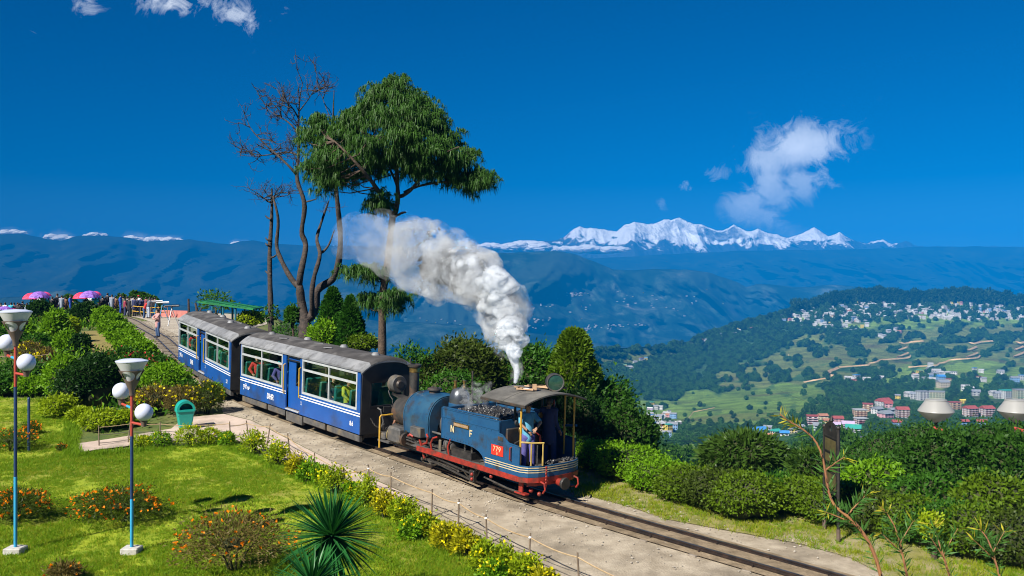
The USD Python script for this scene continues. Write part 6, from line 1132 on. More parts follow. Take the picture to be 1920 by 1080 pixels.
# ---------------------------------------------------------------- hill with the town
import shapely
town_crest = [(1000, 700), (1080, 668), (1110, 656), (1180, 652), (1250, 647), (1290, 640), (1330, 624), (1400, 604), (1460, 588), (1500, 578), (1540, 566), (1570, 560), (1640, 556), (1700, 562), (1740, 560), (1800, 556), (1860, 562), (1920, 566), (2100, 570)]
tv, tq, (tus, tts, tU, tV, tD) = land(town_crest, [(1000, 930), (2100, 930)], [(1000, 1250), (1110, 1500), (1330, 1950), (1600, 2250), (2100, 2300)], [(1000, 140), (2100, 120)], 560, 280,   .03, 170, 51, 1000, 2100, octv=5, rough=2.0, rcell=20, gamma=1.75)
def hill_d(u, v):
    vc = np.interp(u, tus, tV[0]); t = (v - vc) / (930 - vc); i = np.clip(np.interp(u, tus, np.arange(len(tus))), 0, len(tus) - 1.001); j = np.clip(t, 0, .999) * (len(tts) - 1); i0, j0 = i.astype(int) if np.ndim(i) else int(i), j.astype(int) if np.ndim(j) else int(j); a, b = i - i0, j - j0
    return (tD[j0, i0] * (1 - a) + tD[j0, i0 + 1] * a) * (1 - b) + (tD[j0 + 1, i0] * (1 - a) + tD[j0 + 1, i0 + 1] * a) * b
def hill_p(u, v): return at(u, v, float(hill_d(u, v)))
TEA = [sg.Polygon(p) for p in ([(1225, 775), (1290, 742), (1370, 735), (1450, 722), (1530, 722), (1560, 732), (1552, 765), (1500, 788), (1420, 800), (1320, 800), (1250, 800)], [(1240, 838), (1330, 836), (1430, 828), (1480, 838), (1560, 850), (1560, 900), (1240, 900)])]
GRASS = [sg.Polygon(p) for p in ([(1100, 655), (1250, 645), (1270, 660), (1200, 680), (1110, 690)], [(1290, 720), (1400, 690), (1480, 650), (1600, 632), (1760, 615), (1920, 610), (1920, 690), (1800, 680), (1700, 690), (1560, 715), (1400, 722)], [(1480, 640), (1540, 615), (1560, 620), (1500, 660)])]
TERR = [sg.Polygon(p) for p in ([(1195, 760), (1260, 755), (1300, 800), (1260, 830), (1200, 810)], [(1640, 720), (1700, 690), (1790, 680), (1920, 680), (1920, 740), (1700, 735)], [(1480, 600), (1560, 566), (1920, 575), (1920, 605), (1560, 612)])]
Vp, Up = np.vstack([tV[:1], tV]).ravel(), np.vstack([tU[:1], tU]).ravel()
wu = 26 * (fbm(np.stack([Up / 40, Vp / 14, Up * 0], -1), 4, 61) - .5) * 2; wv = 14 * (fbm(np.stack([Up / 30, Vp / 12, Up * 0 + 5], -1), 4, 62) - .5) * 2
def soft(polys, f=6.0):
    m = np.zeros(len(Up))
    for p in polys: m = np.maximum(m, np.clip(1 - shapely.distance(p, shapely.points(Up + wu, Vp + wv)) / f, 0, 1))
    return m[:, None]
col = np.tile([.038, .085, .026], (len(Up), 1)); n1 = fbm(np.stack([Up / 22 + Vp / 30, Vp / 9, Up * 0 + 2], -1), 4, 9)[:, None]
g = soft(GRASS) * np.clip((n1 - .42) * 9, 0, 1); col = col * (1 - g) + np.array([.115, .145, .04]) * g; g = soft(TEA, 4) * np.clip((n1 - .25) * 9, .35, 1); col = col * (1 - g) + np.array([.105, .17, .03]) * g; g = soft(TERR) * np.clip((n1 - .35) * 7, 0, 1); col = col * (1 - g) + np.array([.13, .21, .04]) * g
cover_v = col[:, 1]
m = obj('town_hill', (tv, tq), usdkit.material(stage, '/World/Looks/hill_cover', {'a': ('attribute', {'attribute': 'cover'}), 'g': ('geometry', {}), 'n': ('noise_texture', {'scale': .03, 'detail': 9.0, 'roughness': .7}), 'mr': ('map_range', {'from_min': .3, 'from_max': .7, 'to_min': .45, 'to_max': 1.6}), 'x': ('vector_math', {'math_type': 'scale'}), 'n2': ('noise_texture', {'scale': .008, 'detail': 5.0}), 'm2': ('map_range', {'from_min': .55, 'from_max': .68, 'clamp': True, 'to_max': .5}), 'y': ('mix_color', {'b': (.11, .085, .04)}), 'd': ('principled_bsdf', {'roughness': 1.0, 'specular_ior_level': .05}), 'b': ('bump', {'strength': 1.0, 'distance': 4.0})},
    [('g.position', 'n.vector'), ('g.position', 'n2.vector'), ('n.fac', 'mr.value'), ('a.color', 'x.vector1'), ('mr.result', 'x.scale'), ('n2.fac', 'm2.value'), ('m2.result', 'y.fac'), ('x.vector', 'y.a'), ('y.result', 'd.base_color'), ('n.fac', 'b.height'), ('b.normal', 'd.normal')], surface='d.BSDF'), None, True, 'green hill with tea fields and the town on its ridge', 'structure')
UsdGeom.PrimvarsAPI(m).CreatePrimvar('cover', Sdf.ValueTypeNames.Color3fArray, 'vertex').Set(Vt.Vec3fArray.FromNumpy(col.astype(np.float32)))
# dirt roads: the three hairpin tracks and the road below them
M_dirt = pm('ochre_dirt_road', (.42, .27, .13), .95, c2=(.5, .34, .19), scale=.05, coord='pos'); M_tarm = pm('hill_tarmac', (.12, .12, .12), .9)
ZIG = [(0, 0), (-22, 2), (-36, 5), (-46, 3), (-30, 11), (-48, 18), (-28, 22), (-50, 31), (-24, 27), (-27, 31), (-36, 33), (-80, 36), (-92, 41), (-100, 42), (-105, 46), (-160, 50)]
def ribbon(label, pts, wpx, mat, name='dirt_road'):
    L = sg.LineString(pts); q = np.array([L.interpolate(s).coords[0] for s in np.arange(0, L.length, 2.0)]); P = np.array([hill_p(u, v) for u, v in q]); P = P * (1 - 12.0 / np.linalg.norm(P - (0, 0, CAMZ), axis=1, keepdims=True)) + 0; t = np.gradient(P, axis=0); t[:, 2] = 0; t = unit(t); sd = np.stack([t[:, 1], -t[:, 0], t[:, 0] * 0], 1); w = px(wpx, P[:, 1])[:, None] * .5 * (.7 + .6 * noise(q[:, :1] * [.11, .0, .0] + q[:, 1:] * [0, .13, 0], 4))[:, None]
    up = np.array([0, 0, 1.0]); A, B = P + sd * w * .7 + up * w * .75 + up * 2, P - sd * w * .7 - up * w * .45 + up * 2; n = len(P); i = np.arange(n - 1); v = np.vstack([A, B]); f = np.stack([i, i + 1, n + i + 1, n + i], 1)
    obj(name, (v, f), mat, None, False, label, 'structure')
for k, (u0, v0, cut) in enumerate([(1732, 641, 16), (1862, 641, 16), (1950, 640, 10)]): ribbon('pale ochre hairpin road cut into the hillside', [(u0 + a, v0 + b) for a, b in ZIG[:cut] if u0 + a < 1990], 3.6, M_dirt)
ribbon('ochre dirt road', [(1572, 692), (1560, 697), (1552, 702), (1578, 711), (1556, 706)], 6, M_dirt); ribbon('ochre dirt road', [(1548, 712), (1520, 717), (1505, 720)], 3.5, M_dirt); ribbon('ochre dirt path', [(1465, 737), (1490, 748), (1520, 760)], 2, M_dirt); ribbon('ochre dirt path', [(1350, 705), (1362, 720), (1368, 726)], 1.6, M_dirt); ribbon('ochre dirt path', [(1471, 680), (1480, 672), (1478, 666)], 1.6, M_dirt); ribbon('ochre dirt path', [(1340, 768), (1300, 776), (1290, 790), (1320, 794)], 1.6, M_dirt); ribbon('grey valley road', [(1225, 832), (1290, 834), (1350, 832)], 4, M_tarm, 'valley_road')
BL_ = [(1425, 811, 24, 9, 1, 'blue', 'bright blue', 'gable', None, 'low house with bright blue roof, leftmost of the lower town'), (1440, 806, 16, 8, 1, 'white', 'slate', 'gable', None, 'small white house behind the bright blue roof at the left end'), (1454, 813, 17, 8, 1, 'cream', 'teal', 'gable', None, 'low house with teal green roof near the left end'), (1471, 817, 18, 9, 1, 'white', 'bright blue', 'gable', None, 'house with arched bright blue roof, second from the left end'), (1440, 822, 18, 9, 2, 'grey', 'rust', 'gable', None, 'grey house with rust roof below the teal one'), (1487, 812, 14, 9, 2, 'cream', 'slate', 'flat', None, 'cream house left of the reddish shoot'), (1500, 806, 16, 10, 2, 'white', 'slate', 'gable', None, 'white house crossed by the reddish shoot'),
       (1523, 796, 22, 20, 4, 'white', 'red', 'flat', 'red', 'white four storey house with red bands right of the shoot'), (1536, 806, 24, 13, 2, 'white', 'slate', 'gable', 'green', 'white house with green band below the red banded one'), (1551, 796, 15, 12, 2, 'yellow', 'rust', 'gable', None, 'yellow house in the lower town'), (1543, 786, 18, 10, 2, 'cream', 'rust', 'gable', None, 'cream house with rust roof above the yellow one'), (1571, 793, 20, 13, 3, 'pink', 'red', 'gable', None, 'pink house with bright red roof'), (1569, 803, 20, 11, 2, 'white', 'lilac', 'gable', None, 'white house with lilac roof left of the teal roofed block'), (1590, 804, 24, 14, 3, 'lilac', 'lilac', 'gable', 'white', 'lilac house with white balconies'), (1600, 816, 30, 20, 4, 'white', 'teal', 'gable', 'grey', 'white four storey block with teal roof above the sign'), (1586, 820, 22, 18, 3, 'white', 'slate', 'flat', 'slate', 'white block with grey bands just left of the teal roofed one'), (1604, 836, 30, 18, 3, 'slate', 'dark', 'flat', 'dark', 'dark grey block right behind the sign top'),
       (1612, 782, 24, 17, 4, 'cream', 'grey', 'flat', 'rust', 'cream four storey block with grey flat roof'), (1627, 772, 20, 18, 4, 'cream', 'red', 'flat', 'rust', 'cream tower block with red roof'), (1614, 795, 22, 13, 3, 'white', 'grey', 'flat', 'red', 'white block with red balcony lines below the cream one'), (1657, 761, 28, 13, 3, 'white', 'red', 'gable', 'grey', 'long white house with red roof at the town centre'), (1666, 764, 16, 11, 2, 'pink', 'red', 'gable', None, 'pink house with red roof right of the long white one'), (1645, 776, 20, 14, 3, 'white', 'slate', 'gable', None, 'white house below the long white one'), (1660, 783, 26, 12, 3, 'pink', 'slate', 'gable', None, 'pink grey terrace in the town centre'), (1674, 776, 16, 12, 2, 'grey', 'slate', 'gable', None, 'grey house left of the round red roofed one'),
       (1692, 783, 24, 22, 4, 'white', 'red', 'gable', 'rust', 'red roofed white block with red bands, leftmost of three'), (1819, 781, 24, 22, 4, 'white', 'red', 'gable', 'rust', 'red roofed white block with red bands, middle of three'), (1851, 781, 24, 22, 4, 'white', 'red', 'gable', 'rust', 'red roofed white block with red bands, rightmost of three'), (1715, 748, 18, 14, 3, 'white', 'slate', 'gable', 'grey', 'white house of the left white cluster, left one'), (1730, 750, 22, 20, 4, 'white', 'slate', 'flat', 'grey', 'tallest white block of the left white cluster'), (1704, 744, 16, 10, 2, 'white', 'grey', 'gable', None, 'small white house at the edge of the left cluster'), (1742, 746, 14, 12, 3, 'white', 'teal', 'gable', None, 'white house with teal roof beside the tall white block'),
       (1757, 754, 30, 24, 5, 'cream', 'slate', 'flat', 'teal', 'large cream and teal block above the left pale lamp'), (1768, 727, 22, 15, 3, 'cream', 'slate', 'gable', 'white', 'cream house standing above the large cream block'), (1764, 712, 16, 9, 2, 'blue', 'bright blue', 'gable', None, 'small blue house uphill of the cream house'), (1790, 768, 20, 17, 4, 'cream', 'red', 'flat', 'rust', 'cream block with red roof right of the left pale lamp'), (1873, 747, 18, 14, 3, 'white', 'slate', 'gable', 'grey', 'white house of the right white cluster, left one'), (1888, 748, 24, 20, 4, 'white', 'teal', 'flat', 'grey', 'tallest white block of the right white cluster'), (1862, 742, 14, 10, 2, 'white', 'grey', 'gable', None, 'small white house left of the right cluster'), (1830, 742, 16, 12, 2, 'grey', 'slate', 'gable', None, 'single grey house between the white clusters'), (1914, 752, 26, 26, 5, 'cream', 'slate', 'flat', 'teal', 'cream and teal block cut by the right photo edge'), (1682, 797, 18, 9, 2, 'blue', 'red', 'gable', None, 'small blue house with red roof below the leftmost red block'), (1807, 796, 18, 9, 2, 'blue', 'red', 'gable', None, 'small blue house with red roof below the middle red block'), (1841, 796, 18, 9, 2, 'blue', 'red', 'gable', None, 'small blue house with red roof below the rightmost red block'), (1805, 756, 10, 8, 2, 'yellow', 'yellow', 'gable', None, 'small yellow house beside the red roofed cream block'), (1683, 748, 10, 10, 2, 'yellow', 'slate', 'gable', None, 'small yellow house above the leftmost red block')]
# forest on the hill, uncountable
def crown_proto(path, seed, mat, n=150, lf=.42):
    r = np.random.default_rng(seed); d, N = blob(n, r, .35, 2.0, .75, -.4, seed=seed); v, f = leaf_mesh(d * (1, 1, 1.1) + (0, 0, .8), N, lf, lf * .8, r, .8); cv, cf = core_mesh((1, 1, 1.1), .3, 2.0, seed, .82); mm = MB().add(v, f).add(cv + (0, 0, .8), cf).add(*trimesh_cone()); mm2 = usdkit.mesh(stage, path, mm.mesh(), mat, False); return mm2
def trimesh_cone(): m = MB().cyl((0, 0, -.7), (0, 0, .6), .08, n=5).mesh(); return m
G_HF = leaf_mat('hill_forest_leaves', [(.028, .07, .018), (.07, .145, .032), (.14, .23, .05)]); G_HF2 = leaf_mat('hill_forest_dark', [(.014, .036, .014), (.032, .07, .02), (.06, .11, .026)])
def forest(name, label, uv, size, mats, seed, squash=1.0, n=150, lf=.42):
    r = np.random.default_rng(seed); pi = UsdGeom.PointInstancer.Define(stage, '/World/' + name); protos = []
    for k, mt in enumerate(mats): crown_proto(f'/World/{name}/tree_crown' + (f'_{k:03d}' if k else ''), seed + k, mt, n, lf); protos.append(f'/World/{name}/tree_crown' + (f'_{k:03d}' if k else ''))
    pi.CreatePrototypesRel().SetTargets([Sdf.Path(p) for p in protos]); P = np.array([hill_p(u, v) for u, v in uv]); n = len(P); s = size * r.uniform(.6, 1.35, n) * (np.clip(P[:, 1] / 1500, .42, 1.25) if squash == 1.0 else 1)
    pi.CreatePositionsAttr(Vt.Vec3fArray.FromNumpy(P.astype(np.float32))); pi.CreateProtoIndicesAttr(Vt.IntArray.FromNumpy(r.integers(0, len(mats), n).astype(np.int32))); pi.CreateScalesAttr(Vt.Vec3fArray.FromNumpy(np.stack([s, s, s * squash * r.uniform(.85, 1.3, n)], 1).astype(np.float32))); a = r.random(n) * PI
    pi.CreateOrientationsAttr(Vt.QuathArray([Gf.Quath(float(math.cos(x)), 0, 0, float(math.sin(x))) for x in a])); tag(pi.GetPrim(), label, None, None, 'stuff')
rng = np.random.default_rng(77); pts = []
ROADS = so.unary_union([sg.LineString([(u0 + a, v0 + b) for a, b in ZIG]) for u0, v0 in ((1732, 641), (1862, 641), (1950, 640))] + [sg.LineString([(1572, 692), (1552, 702), (1556, 706)]), sg.LineString([(1548, 712), (1505, 720)])])
HIDE = so.unary_union([sg.box(u - w / 2 - 3, v - h * .5, u + w / 2 + 3, v + 16) for u, v, w, h, *_ in BL_])
cu, cv = rng.uniform(1090, 1990, 140000), rng.uniform(545, 925, 140000); vc = np.interp(cu, tus, tV[0]); cd = hill_d(cu, np.maximum(cv, vc + 1)); cpt = shapely.points(cu, cv)
ok = (cv > vc + 1) & (cd > 420) & (shapely.distance(ROADS, shapely.points(cu, cv - 3)) > 6) & ~shapely.contains(HIDE, cpt)
ci = np.interp(cu, tus, np.arange(len(tus))).astype(int); cj = (np.clip((cv - vc) / (930 - vc), 0, 1) * (len(tts) - 1)).astype(int); cc = cover_v[(cj + 1) * len(tus) + ci]; ck = fbm(np.stack([cu / 30, cv / 12, cu * 0 + 1], -1), 3, 15); cr_ = rng.random(len(cu))
ok &= ((cc < .09) & (ck > .33)) | ((cc < .13) & (cr_ < .03)) | (cr_ < .006)
pts = list(zip(cu[ok], cv[ok]))[:22000]
forest('hill_forest', 'dark forest trees scattered over the town hill', pts, 2.9, [G_HF, G_HF2, G_HF], 300)
pts = [(u, np.interp(u, tus, tV[0]) + rng.uniform(0, 12)) for u in np.concatenate([rng.uniform(1555, 1990, 420), rng.uniform(1470, 1570, 30)])]; pts += [(u, np.interp(u, tus, tV[0]) + rng.uniform(1, 8)) for u in np.concatenate([rng.normal(1650, 26, 130), rng.normal(1800, 20, 90), rng.normal(1740, 30, 60)])]; forest('ridge_forest', 'dark trees along the top of the town ridge', pts, 7.5, [G_HF2, G_HF2], 310, 1.25)
pts = []
for cx, cy, n, sx, sy in ((1620, 740, 90, 50, 14), (1560, 770, 70, 40, 12), (1700, 755, 70, 40, 10), (1780, 790, 80, 60, 8), (1880, 785, 70, 50, 10), (1480, 800, 60, 40, 8), (1560, 835, 110, 40, 12), (1360, 815, 120, 60, 8), (1300, 825, 60, 40, 6), (1850, 740, 70, 50, 12), (1640, 800, 60, 40, 8), (1740, 720, 40, 40, 8)): pts += [(np.clip(rng.normal(cx, sx), 1100, 1980), np.clip(rng.normal(cy, sy), 700, 880)) for _ in range(n)]
pts = [q for q in pts if not HIDE.contains(sg.Point(*q))]; pts += [(rng.uniform(1490, 1985), rng.uniform(572, 606)) for _ in range(260)]; forest('town_trees', 'green trees among the houses of the lower town', pts, 4.0, [G_HF, leaf_mat('town_tree_leaves', [(.02, .05, .012), (.05, .10, .02), (.10, .17, .03)])], 320)
near = []
TEA_P = so.unary_union(TEA)
while len(near) < 420:
    u, v = rng.uniform(1090, 1990), rng.uniform(800, 925); d = float(hill_d(u, v))
    if d > 420 or any(t.contains(sg.Point(u, v)) for t in TEA): continue
    near.append((u, v))
forest('near_forest', 'dark trees on the near slope below the hedge', near, 2.6, [G_HF, G_CANOPY], 330, 1.2, 1500, .16)
# houses
PAL = {'white': (.55, .55, .55), 'cream': (.58, .50, .34), 'pink': (.55, .30, .33), 'blue': (.20, .34, .55), 'grey': (.36, .37, .38), 'green': (.25, .45, .36), 'red': (.30, .075, .065), 'yellow': (.60, .46, .08), 'lilac': (.45, .36, .52), 'rust': (.35, .16, .10), 'dark': (.08, .08, .09), 'teal': (.04, .30, .24), 'bright blue': (.05, .22, .52), 'slate': (.22, .24, .27)}
MP = {k: pm('house_' + k.replace(' ', '_'), c, .8, c2=tuple(.8 * x for x in c), scale=.5, spec=.2) for k, c in PAL.items()}; M_win = pm('house_window', (.03, .035, .045), .25, spec=.6)
def house(name, label, P, w, dp, h, floors, wall, roof, rz, group=None, kind='flat', bands=None, parts=True):
    t = thing(name, label, 'house' if h < 9 else 'building', P, rz, group); MB().box((0, 0, h / 2 - 2), (w, dp, h + 4)).build('wall', MP[wall], t, False)
    if kind == 'flat': MB().box((0, 0, h + .2), (w + .9, dp + .9, .5)).build('roof', MP[roof], t, False)
    else:
        T = TM((-w / 2 - .5, 0, h), (0, 1, 0), (0, 0, 1), (1, 0, 0)); MB().prism(sg.Polygon([(-dp / 2 - .6, -.1), (dp / 2 + .6, -.1), (0, dp * .28)]), w + 1.0, T).build('roof', MP[roof], t, False)
    fh = h / floors
    for k in range(1, floors):
        if bands: MB().box((0, -.35, k * fh), (w + .6, dp + .7, .22)).build('balcony', MP[bands], t, False)
    m = MB(); nw = max(2, int(w / 2.6))
    for k in range(floors):
        for i in range(nw): x = -w / 2 + (i + .5) * w / nw; m.box((x, -dp / 2 - .02, (k + .52) * fh), (w / nw * .5, .12, fh * .45))
        for i in range(max(2, int(dp / 3))): y = -dp / 2 + (i + .5) * dp / max(2, int(dp / 3)); m.box((-w / 2 - .02, y, (k + .52) * fh), (.12, 1.1, fh * .42))
    m.build('windows', M_win, t, False, kind='stuff'); return t
for k, (u, v, w, h, fl_, wl_, rf_, kd, bd_, lb) in enumerate(BL_):
    P = hill_p(u, v); d = P[1]; R_ = random.Random(k); house('town_building', lb, P, px(w, d) * .85, px(w, d) * .75, px(h, d) * (.82 if kd == 'flat' else .72), fl_, wl_, rf_, R_.uniform(-.5, .5), None, kd, bd_)
zones = [([(1480, 592), (1555, 562), (1600, 566), (1700, 574), (1800, 570), (1930, 574), (1930, 600), (1800, 598), (1700, 596), (1620, 602), (1560, 612), (1500, 602)], 178, 'small pale house in the dense ridge town below the dark treeline', 'houses of the ridge town'), ([(1300, 640), (1400, 612), (1480, 586), (1500, 598), (1420, 620), (1330, 645)], 30, 'tiny pale house on the sloping left end of the ridge', 'houses on the left end of the ridge'), ([(1560, 634), (1600, 615), (1626, 612), (1620, 625), (1575, 640)], 16, 'tiny grey house of the small cluster below the ridge town', 'houses of the cluster below the ridge town'), ([(1640, 634), (1700, 612), (1705, 620), (1660, 636)], 8, 'tiny pale house on the slope right of the small cluster', 'houses on the slope right of the cluster'), ([(1205, 765), (1240, 762), (1285, 795), (1250, 830), (1215, 805)], 30, 'tiny house of the valley village right of the dark trees', 'houses of the valley village'), ([(1165, 690), (1232, 664), (1240, 670), (1180, 700)], 9, 'tiny pale house on the grassy spur at the left', 'houses on the grassy spur'), ([(1690, 705), (1755, 684), (1790, 700), (1900, 688), (1930, 715), (1800, 735), (1720, 728)], 30, 'small house scattered on the terraces above the lower town', 'houses on the terraces'), ([(1585, 714), (1660, 710), (1665, 720), (1600, 724)], 10, 'small house of the row above the town trees', 'houses above the town trees')]
protos = {}; cols = ['white', 'white', 'white', 'cream', 'pink', 'blue', 'grey', 'white', 'lilac', 'yellow', 'white', 'grey']; roofs = ['slate', 'grey', 'grey', 'red', 'rust', 'slate', 'bright blue', 'grey', 'white', 'teal', 'slate', 'grey']
for zi, (poly, n, lb, gr) in enumerate(zones):
    pg = sg.Polygon(poly); b = pg.bounds; c = 0; r = np.random.default_rng(500 + zi)
    while c < n:
        u, v = r.uniform(b[0], b[2]), r.uniform(b[1], b[3])
        if not pg.contains(sg.Point(u, v)): continue
        P = hill_p(u, v); k = int(r.integers(0, 12)); f3 = (u - b[0]) / (b[2] - b[0]); lb2 = f'{cols[k]} house with {roofs[k]} roof in the {gr[10:] if gr.startswith("houses of") else gr[7:]}, {["left end", "left part", "middle", "right part", "right end"][int(min(4, f3 * 5))]}'; lb2 = lb2.replace('in the above', 'above').replace('in the on', 'on').replace('in the  ', 'in the ').replace('in the the', 'in the'); rz = r.uniform(-.6, .6); s = r.uniform(.55, 1.0) * (.85 if P[1] > 1000 else .6)
        if k not in protos: protos[k] = house('small_house', lb, P, 8.5 + k % 3 * 2.5, 8, 5.5 + (k * 7 % 4) * 1.6, 2 + k % 2, cols[k], roofs[k], rz, gr, 'gable' if k % 3 else 'flat'); tag(protos[k], lb2)
        else: copy_of(protos[k], P, rz, lb2, gr, s, 'small_house')
        c += 1
rest = MB(); r = np.random.default_rng(901); c = 0; pg = sg.Polygon(zones[0][0]).buffer(3).union(sg.Polygon([(1480, 590), (1570, 562), (1640, 566), (1600, 612), (1540, 625), (1490, 612)])); b = pg.bounds
while c < 520:
    u, v = r.uniform(b[0], b[2]), r.uniform(b[1], b[3])
    if not pg.contains(sg.Point(u, v)): continue
    P = hill_p(u, v); w, dp, h = r.uniform(4.5, 8.5), r.uniform(5, 7), r.uniform(3, 6); R0 = rotz(r.uniform(-.6, .6)); rest.box(P + (0, 0, h / 2 - 1), (w, dp, h + 2), R0); rest.prism(sg.Polygon([(-dp / 2 - .5, 0), (dp / 2 + .5, 0), (0, dp * .25)]), w + 1, TM(P + R0 @ np.array([-w / 2 - .5, 0, h]), R0 @ np.array([0, 1, 0]), (0, 0, 1), R0 @ np.array([1, 0, 0]))); c += 1
rest.build('ridge_houses', usdkit.material(stage, '/World/Looks/mixed_house', {'g': ('geometry', {}), 'r': ('rgb_ramp', {'interpolate': False, 'ramp': [(0, (.42, .42, .42)), (.3, (.36, .30, .22)), (.45, (.26, .26, .28)), (.6, (.24, .13, .10)), (.72, (.16, .23, .36)), (.85, (.40, .2, .22)), (.93, (.5, .5, .5))]}), 'd': ('diffuse_bsdf', {})}, [('g.random_per_island', 'r.fac'), ('r.color', 'd.color')], surface='d.BSDF'), None, False, label='many more tiny houses packed into the ridge town', kind='stuff')
P = hill_p(1243, 829); car = thing('parked_truck', 'tiny dark truck on the grey valley road at the left', 'truck', P, .1); d = P[1]; MB().box((0, 0, 1.2), (px(7, d), 1.6, 1.4), bev=.2).build('body', MP['slate'], car); MB().box((px(4.5, d), 0, 1.0), (px(2.5, d), 1.5, 1.2), bev=.2).build('cabin', MP['bright blue'], car)
for x in (-1, 1):
    for y in (-.8, .8): MB().cyl((x * px(2.5, d), y - .1, .4), (x * px(2.5, d), y + .1, .4), .4, n=10).build('wheel', M_blk, car)
# ---------------------------------------------------------------- steam
def steam_mat(name, dens, scale, lo, hi, x0=None, x1=None, f0=1.0):
    nodes = {'g': ('geometry', {}), 'n': ('noise_texture', {'scale': scale, 'detail': 6.0, 'roughness': .6, 'distortion': .4}), 'mr': ('map_range', {'from_min': lo, 'from_max': hi, 'to_min': 0.0, 'to_max': dens, 'clamp': True}), 'v': ('principled_volume', {'color': (.90, .95, 1.0), 'anisotropy': -.3})}
    links = [('g.position', 'n.vector'), ('n.fac', 'mr.value')]; out = 'mr.result'
    if x0 is not None:
        nodes['s'] = ('separate_xyz', {}); nodes['mx'] = ('map_range', {'from_min': x0, 'from_max': x1, 'to_min': f0, 'to_max': 1.0, 'clamp': True}); nodes['k'] = ('math', {'math_type': 'multiply'}); links += [('g.position', 's.vector'), ('s.x', 'mx.value'), ('mx.result', 'k.value1'), (out, 'k.value2')]; out = 'k.value'
    links.append((out, 'v.density')); return usdkit.material(stage, '/World/Looks/' + name, nodes, links, volume='v.volume')
plume = [(967, 716, 23.0, 5), (969, 700, 23.0, 9), (968, 682, 23.1, 13), (963, 660, 23.2, 19), (957, 634, 23.4, 27), (948, 604, 23.7, 34), (935, 572, 24.1, 40), (916, 542, 24.6, 46), (888, 518, 25.2, 50), (854, 502, 25.9, 54), (815, 490, 26.7, 56), (775, 478, 27.5, 54), (735, 462, 28.4, 52), (700, 448, 29.3, 44), (668, 440, 30.2, 34)]
stp = thing('steam_plume', 'white steam plume rising from the cab roof and drifting left across the pine trunk', 'steam', (0, 0, 0)); stp.SetCustomDataByKey('kind', 'stuff')
M_st = steam_mat('steam_vapour', 2.8, 1.3, .46, .66, -4.6, -.6, .20)
M_core = usdkit.material(stage, '/World/Looks/steam_white', {'p': ('diffuse_bsdf', {'color': (.88, .92, .97)}), 't': ('translucent_bsdf', {'color': (.88, .92, .97)}), 'x': ('mix_closure', {'fac': .6}), 'tr': ('transparent_bsdf', {}), 'g': ('geometry', {}), 's': ('separate_xyz', {}), 'n': ('noise_texture', {'scale': 2.6, 'detail': 6.0, 'roughness': .65}), 'l': ('layer_weight', {'blend': .5}), 'f2': ('math', {'math_type': 'power', 'value2': .8}), 'xm': ('map_range', {'from_min': -4.0, 'from_max': -.6, 'to_min': 1.0, 'to_max': .20}), 'nm': ('map_range', {'from_min': .35, 'from_max': .65, 'to_min': -.35, 'to_max': .45}), 'a1': ('math', {'math_type': 'add'}), 'a2': ('math', {'math_type': 'add', 'use_clamp': True}), 'y': ('mix_closure', {})},
    [('p.BSDF', 'x.closure1'), ('t.BSDF', 'x.closure2'), ('g.position', 's.vector'), ('g.position', 'n.vector'), ('s.x', 'xm.value'), ('n.fac', 'nm.value'), ('l.facing', 'f2.value1'), ('f2.value', 'a1.value1'), ('xm.result', 'a1.value2'), ('a1.value', 'a2.value1'), ('nm.result', 'a2.value2'), ('a2.value', 'y.fac'), ('x.closure', 'y.closure1'), ('tr.BSDF', 'y.closure2')], surface='y.closure')
def puff(c, r, seed, mat, parent, name='steam_puff', amp=1.0, fq=1.6):
    t = trimesh.creation.icosphere(4, 1.0); d = t.vertices; k = 1 + amp * (fbm(d * fq + seed * 3.1, 2, seed) - .5) * 2; obj(name, (np.asarray(c) + d * (r * k)[:, None], t.faces), mat, parent, True)
def rough(q, amp):
    v = q[0].astype(float); v = v + amp * 2 * (np.stack([fbm(v * 1.1 + k * 17.3, 4, k) for k in range(3)], 1) - .5); return v, q[1]
hull = m3.Manifold.batch_boolean([m3.Manifold.batch_hull([m3.Manifold.sphere(px(r, d) * 1.2, 20).translate(tuple(map(float, at(u, v, d)))) for u, v, d, r in plume[k:k + 2]]) for k in range(len(plume) - 1)], m3.OpType.Add).refine_to_length(.14)
hq = hull.to_mesh(); hull = m3.Manifold(m3.Mesh(np.ascontiguousarray(rough((hq.vert_properties[:, :3], hq.tri_verts), .42)[0], dtype=np.float32), np.ascontiguousarray(hq.tri_verts, dtype=np.uint32)))
for k, (x0, x1) in enumerate(((-9, -3.8), (-3.8, -2.4), (-2.4, -1.1), (-1.1, 3))):   # cut into lengths so that the vapour's grain stays fine
    q = (hull ^ m3.Manifold.cube((x1 - x0 - .004, 30, 30)).translate((x0, 10, -5))).to_mesh(); obj('vapour', (q.vert_properties[:, :3], q.tri_verts), M_st, stp, True)
rc = np.random.default_rng(9)
jet = m3.Manifold.batch_boolean([m3.Manifold.batch_hull([m3.Manifold.sphere(px(r, d) * .62, 24).translate(tuple(map(float, at(u, v, d)))) for u, v, d, r in plume[k:k + 2]]) for k in range(0, 4)], m3.OpType.Add).refine_to_length(.06).to_mesh(); obj('steam_jet', rough((jet.vert_properties[:, :3], jet.tri_verts), .16), M_core, stp, True)
for k in range(30):
    f = 2.6 + 8.8 * (k + rc.random()) / 30 * .97; i = min(int(f), len(plume) - 2); a = f - i; u, v, d, r = (np.array(plume[i]) * (1 - a) + np.array(plume[i + 1]) * a); o = rc.normal(0, .34, 3) * px(r, d); puff(at(u, v, d) + o, px(r, d) * rc.uniform(.5, .9), 60 + k, M_core, stp, amp=.5, fq=1.1)
M_st2 = steam_mat('thin_vapour', 1.6, 3.0, .40, .62)
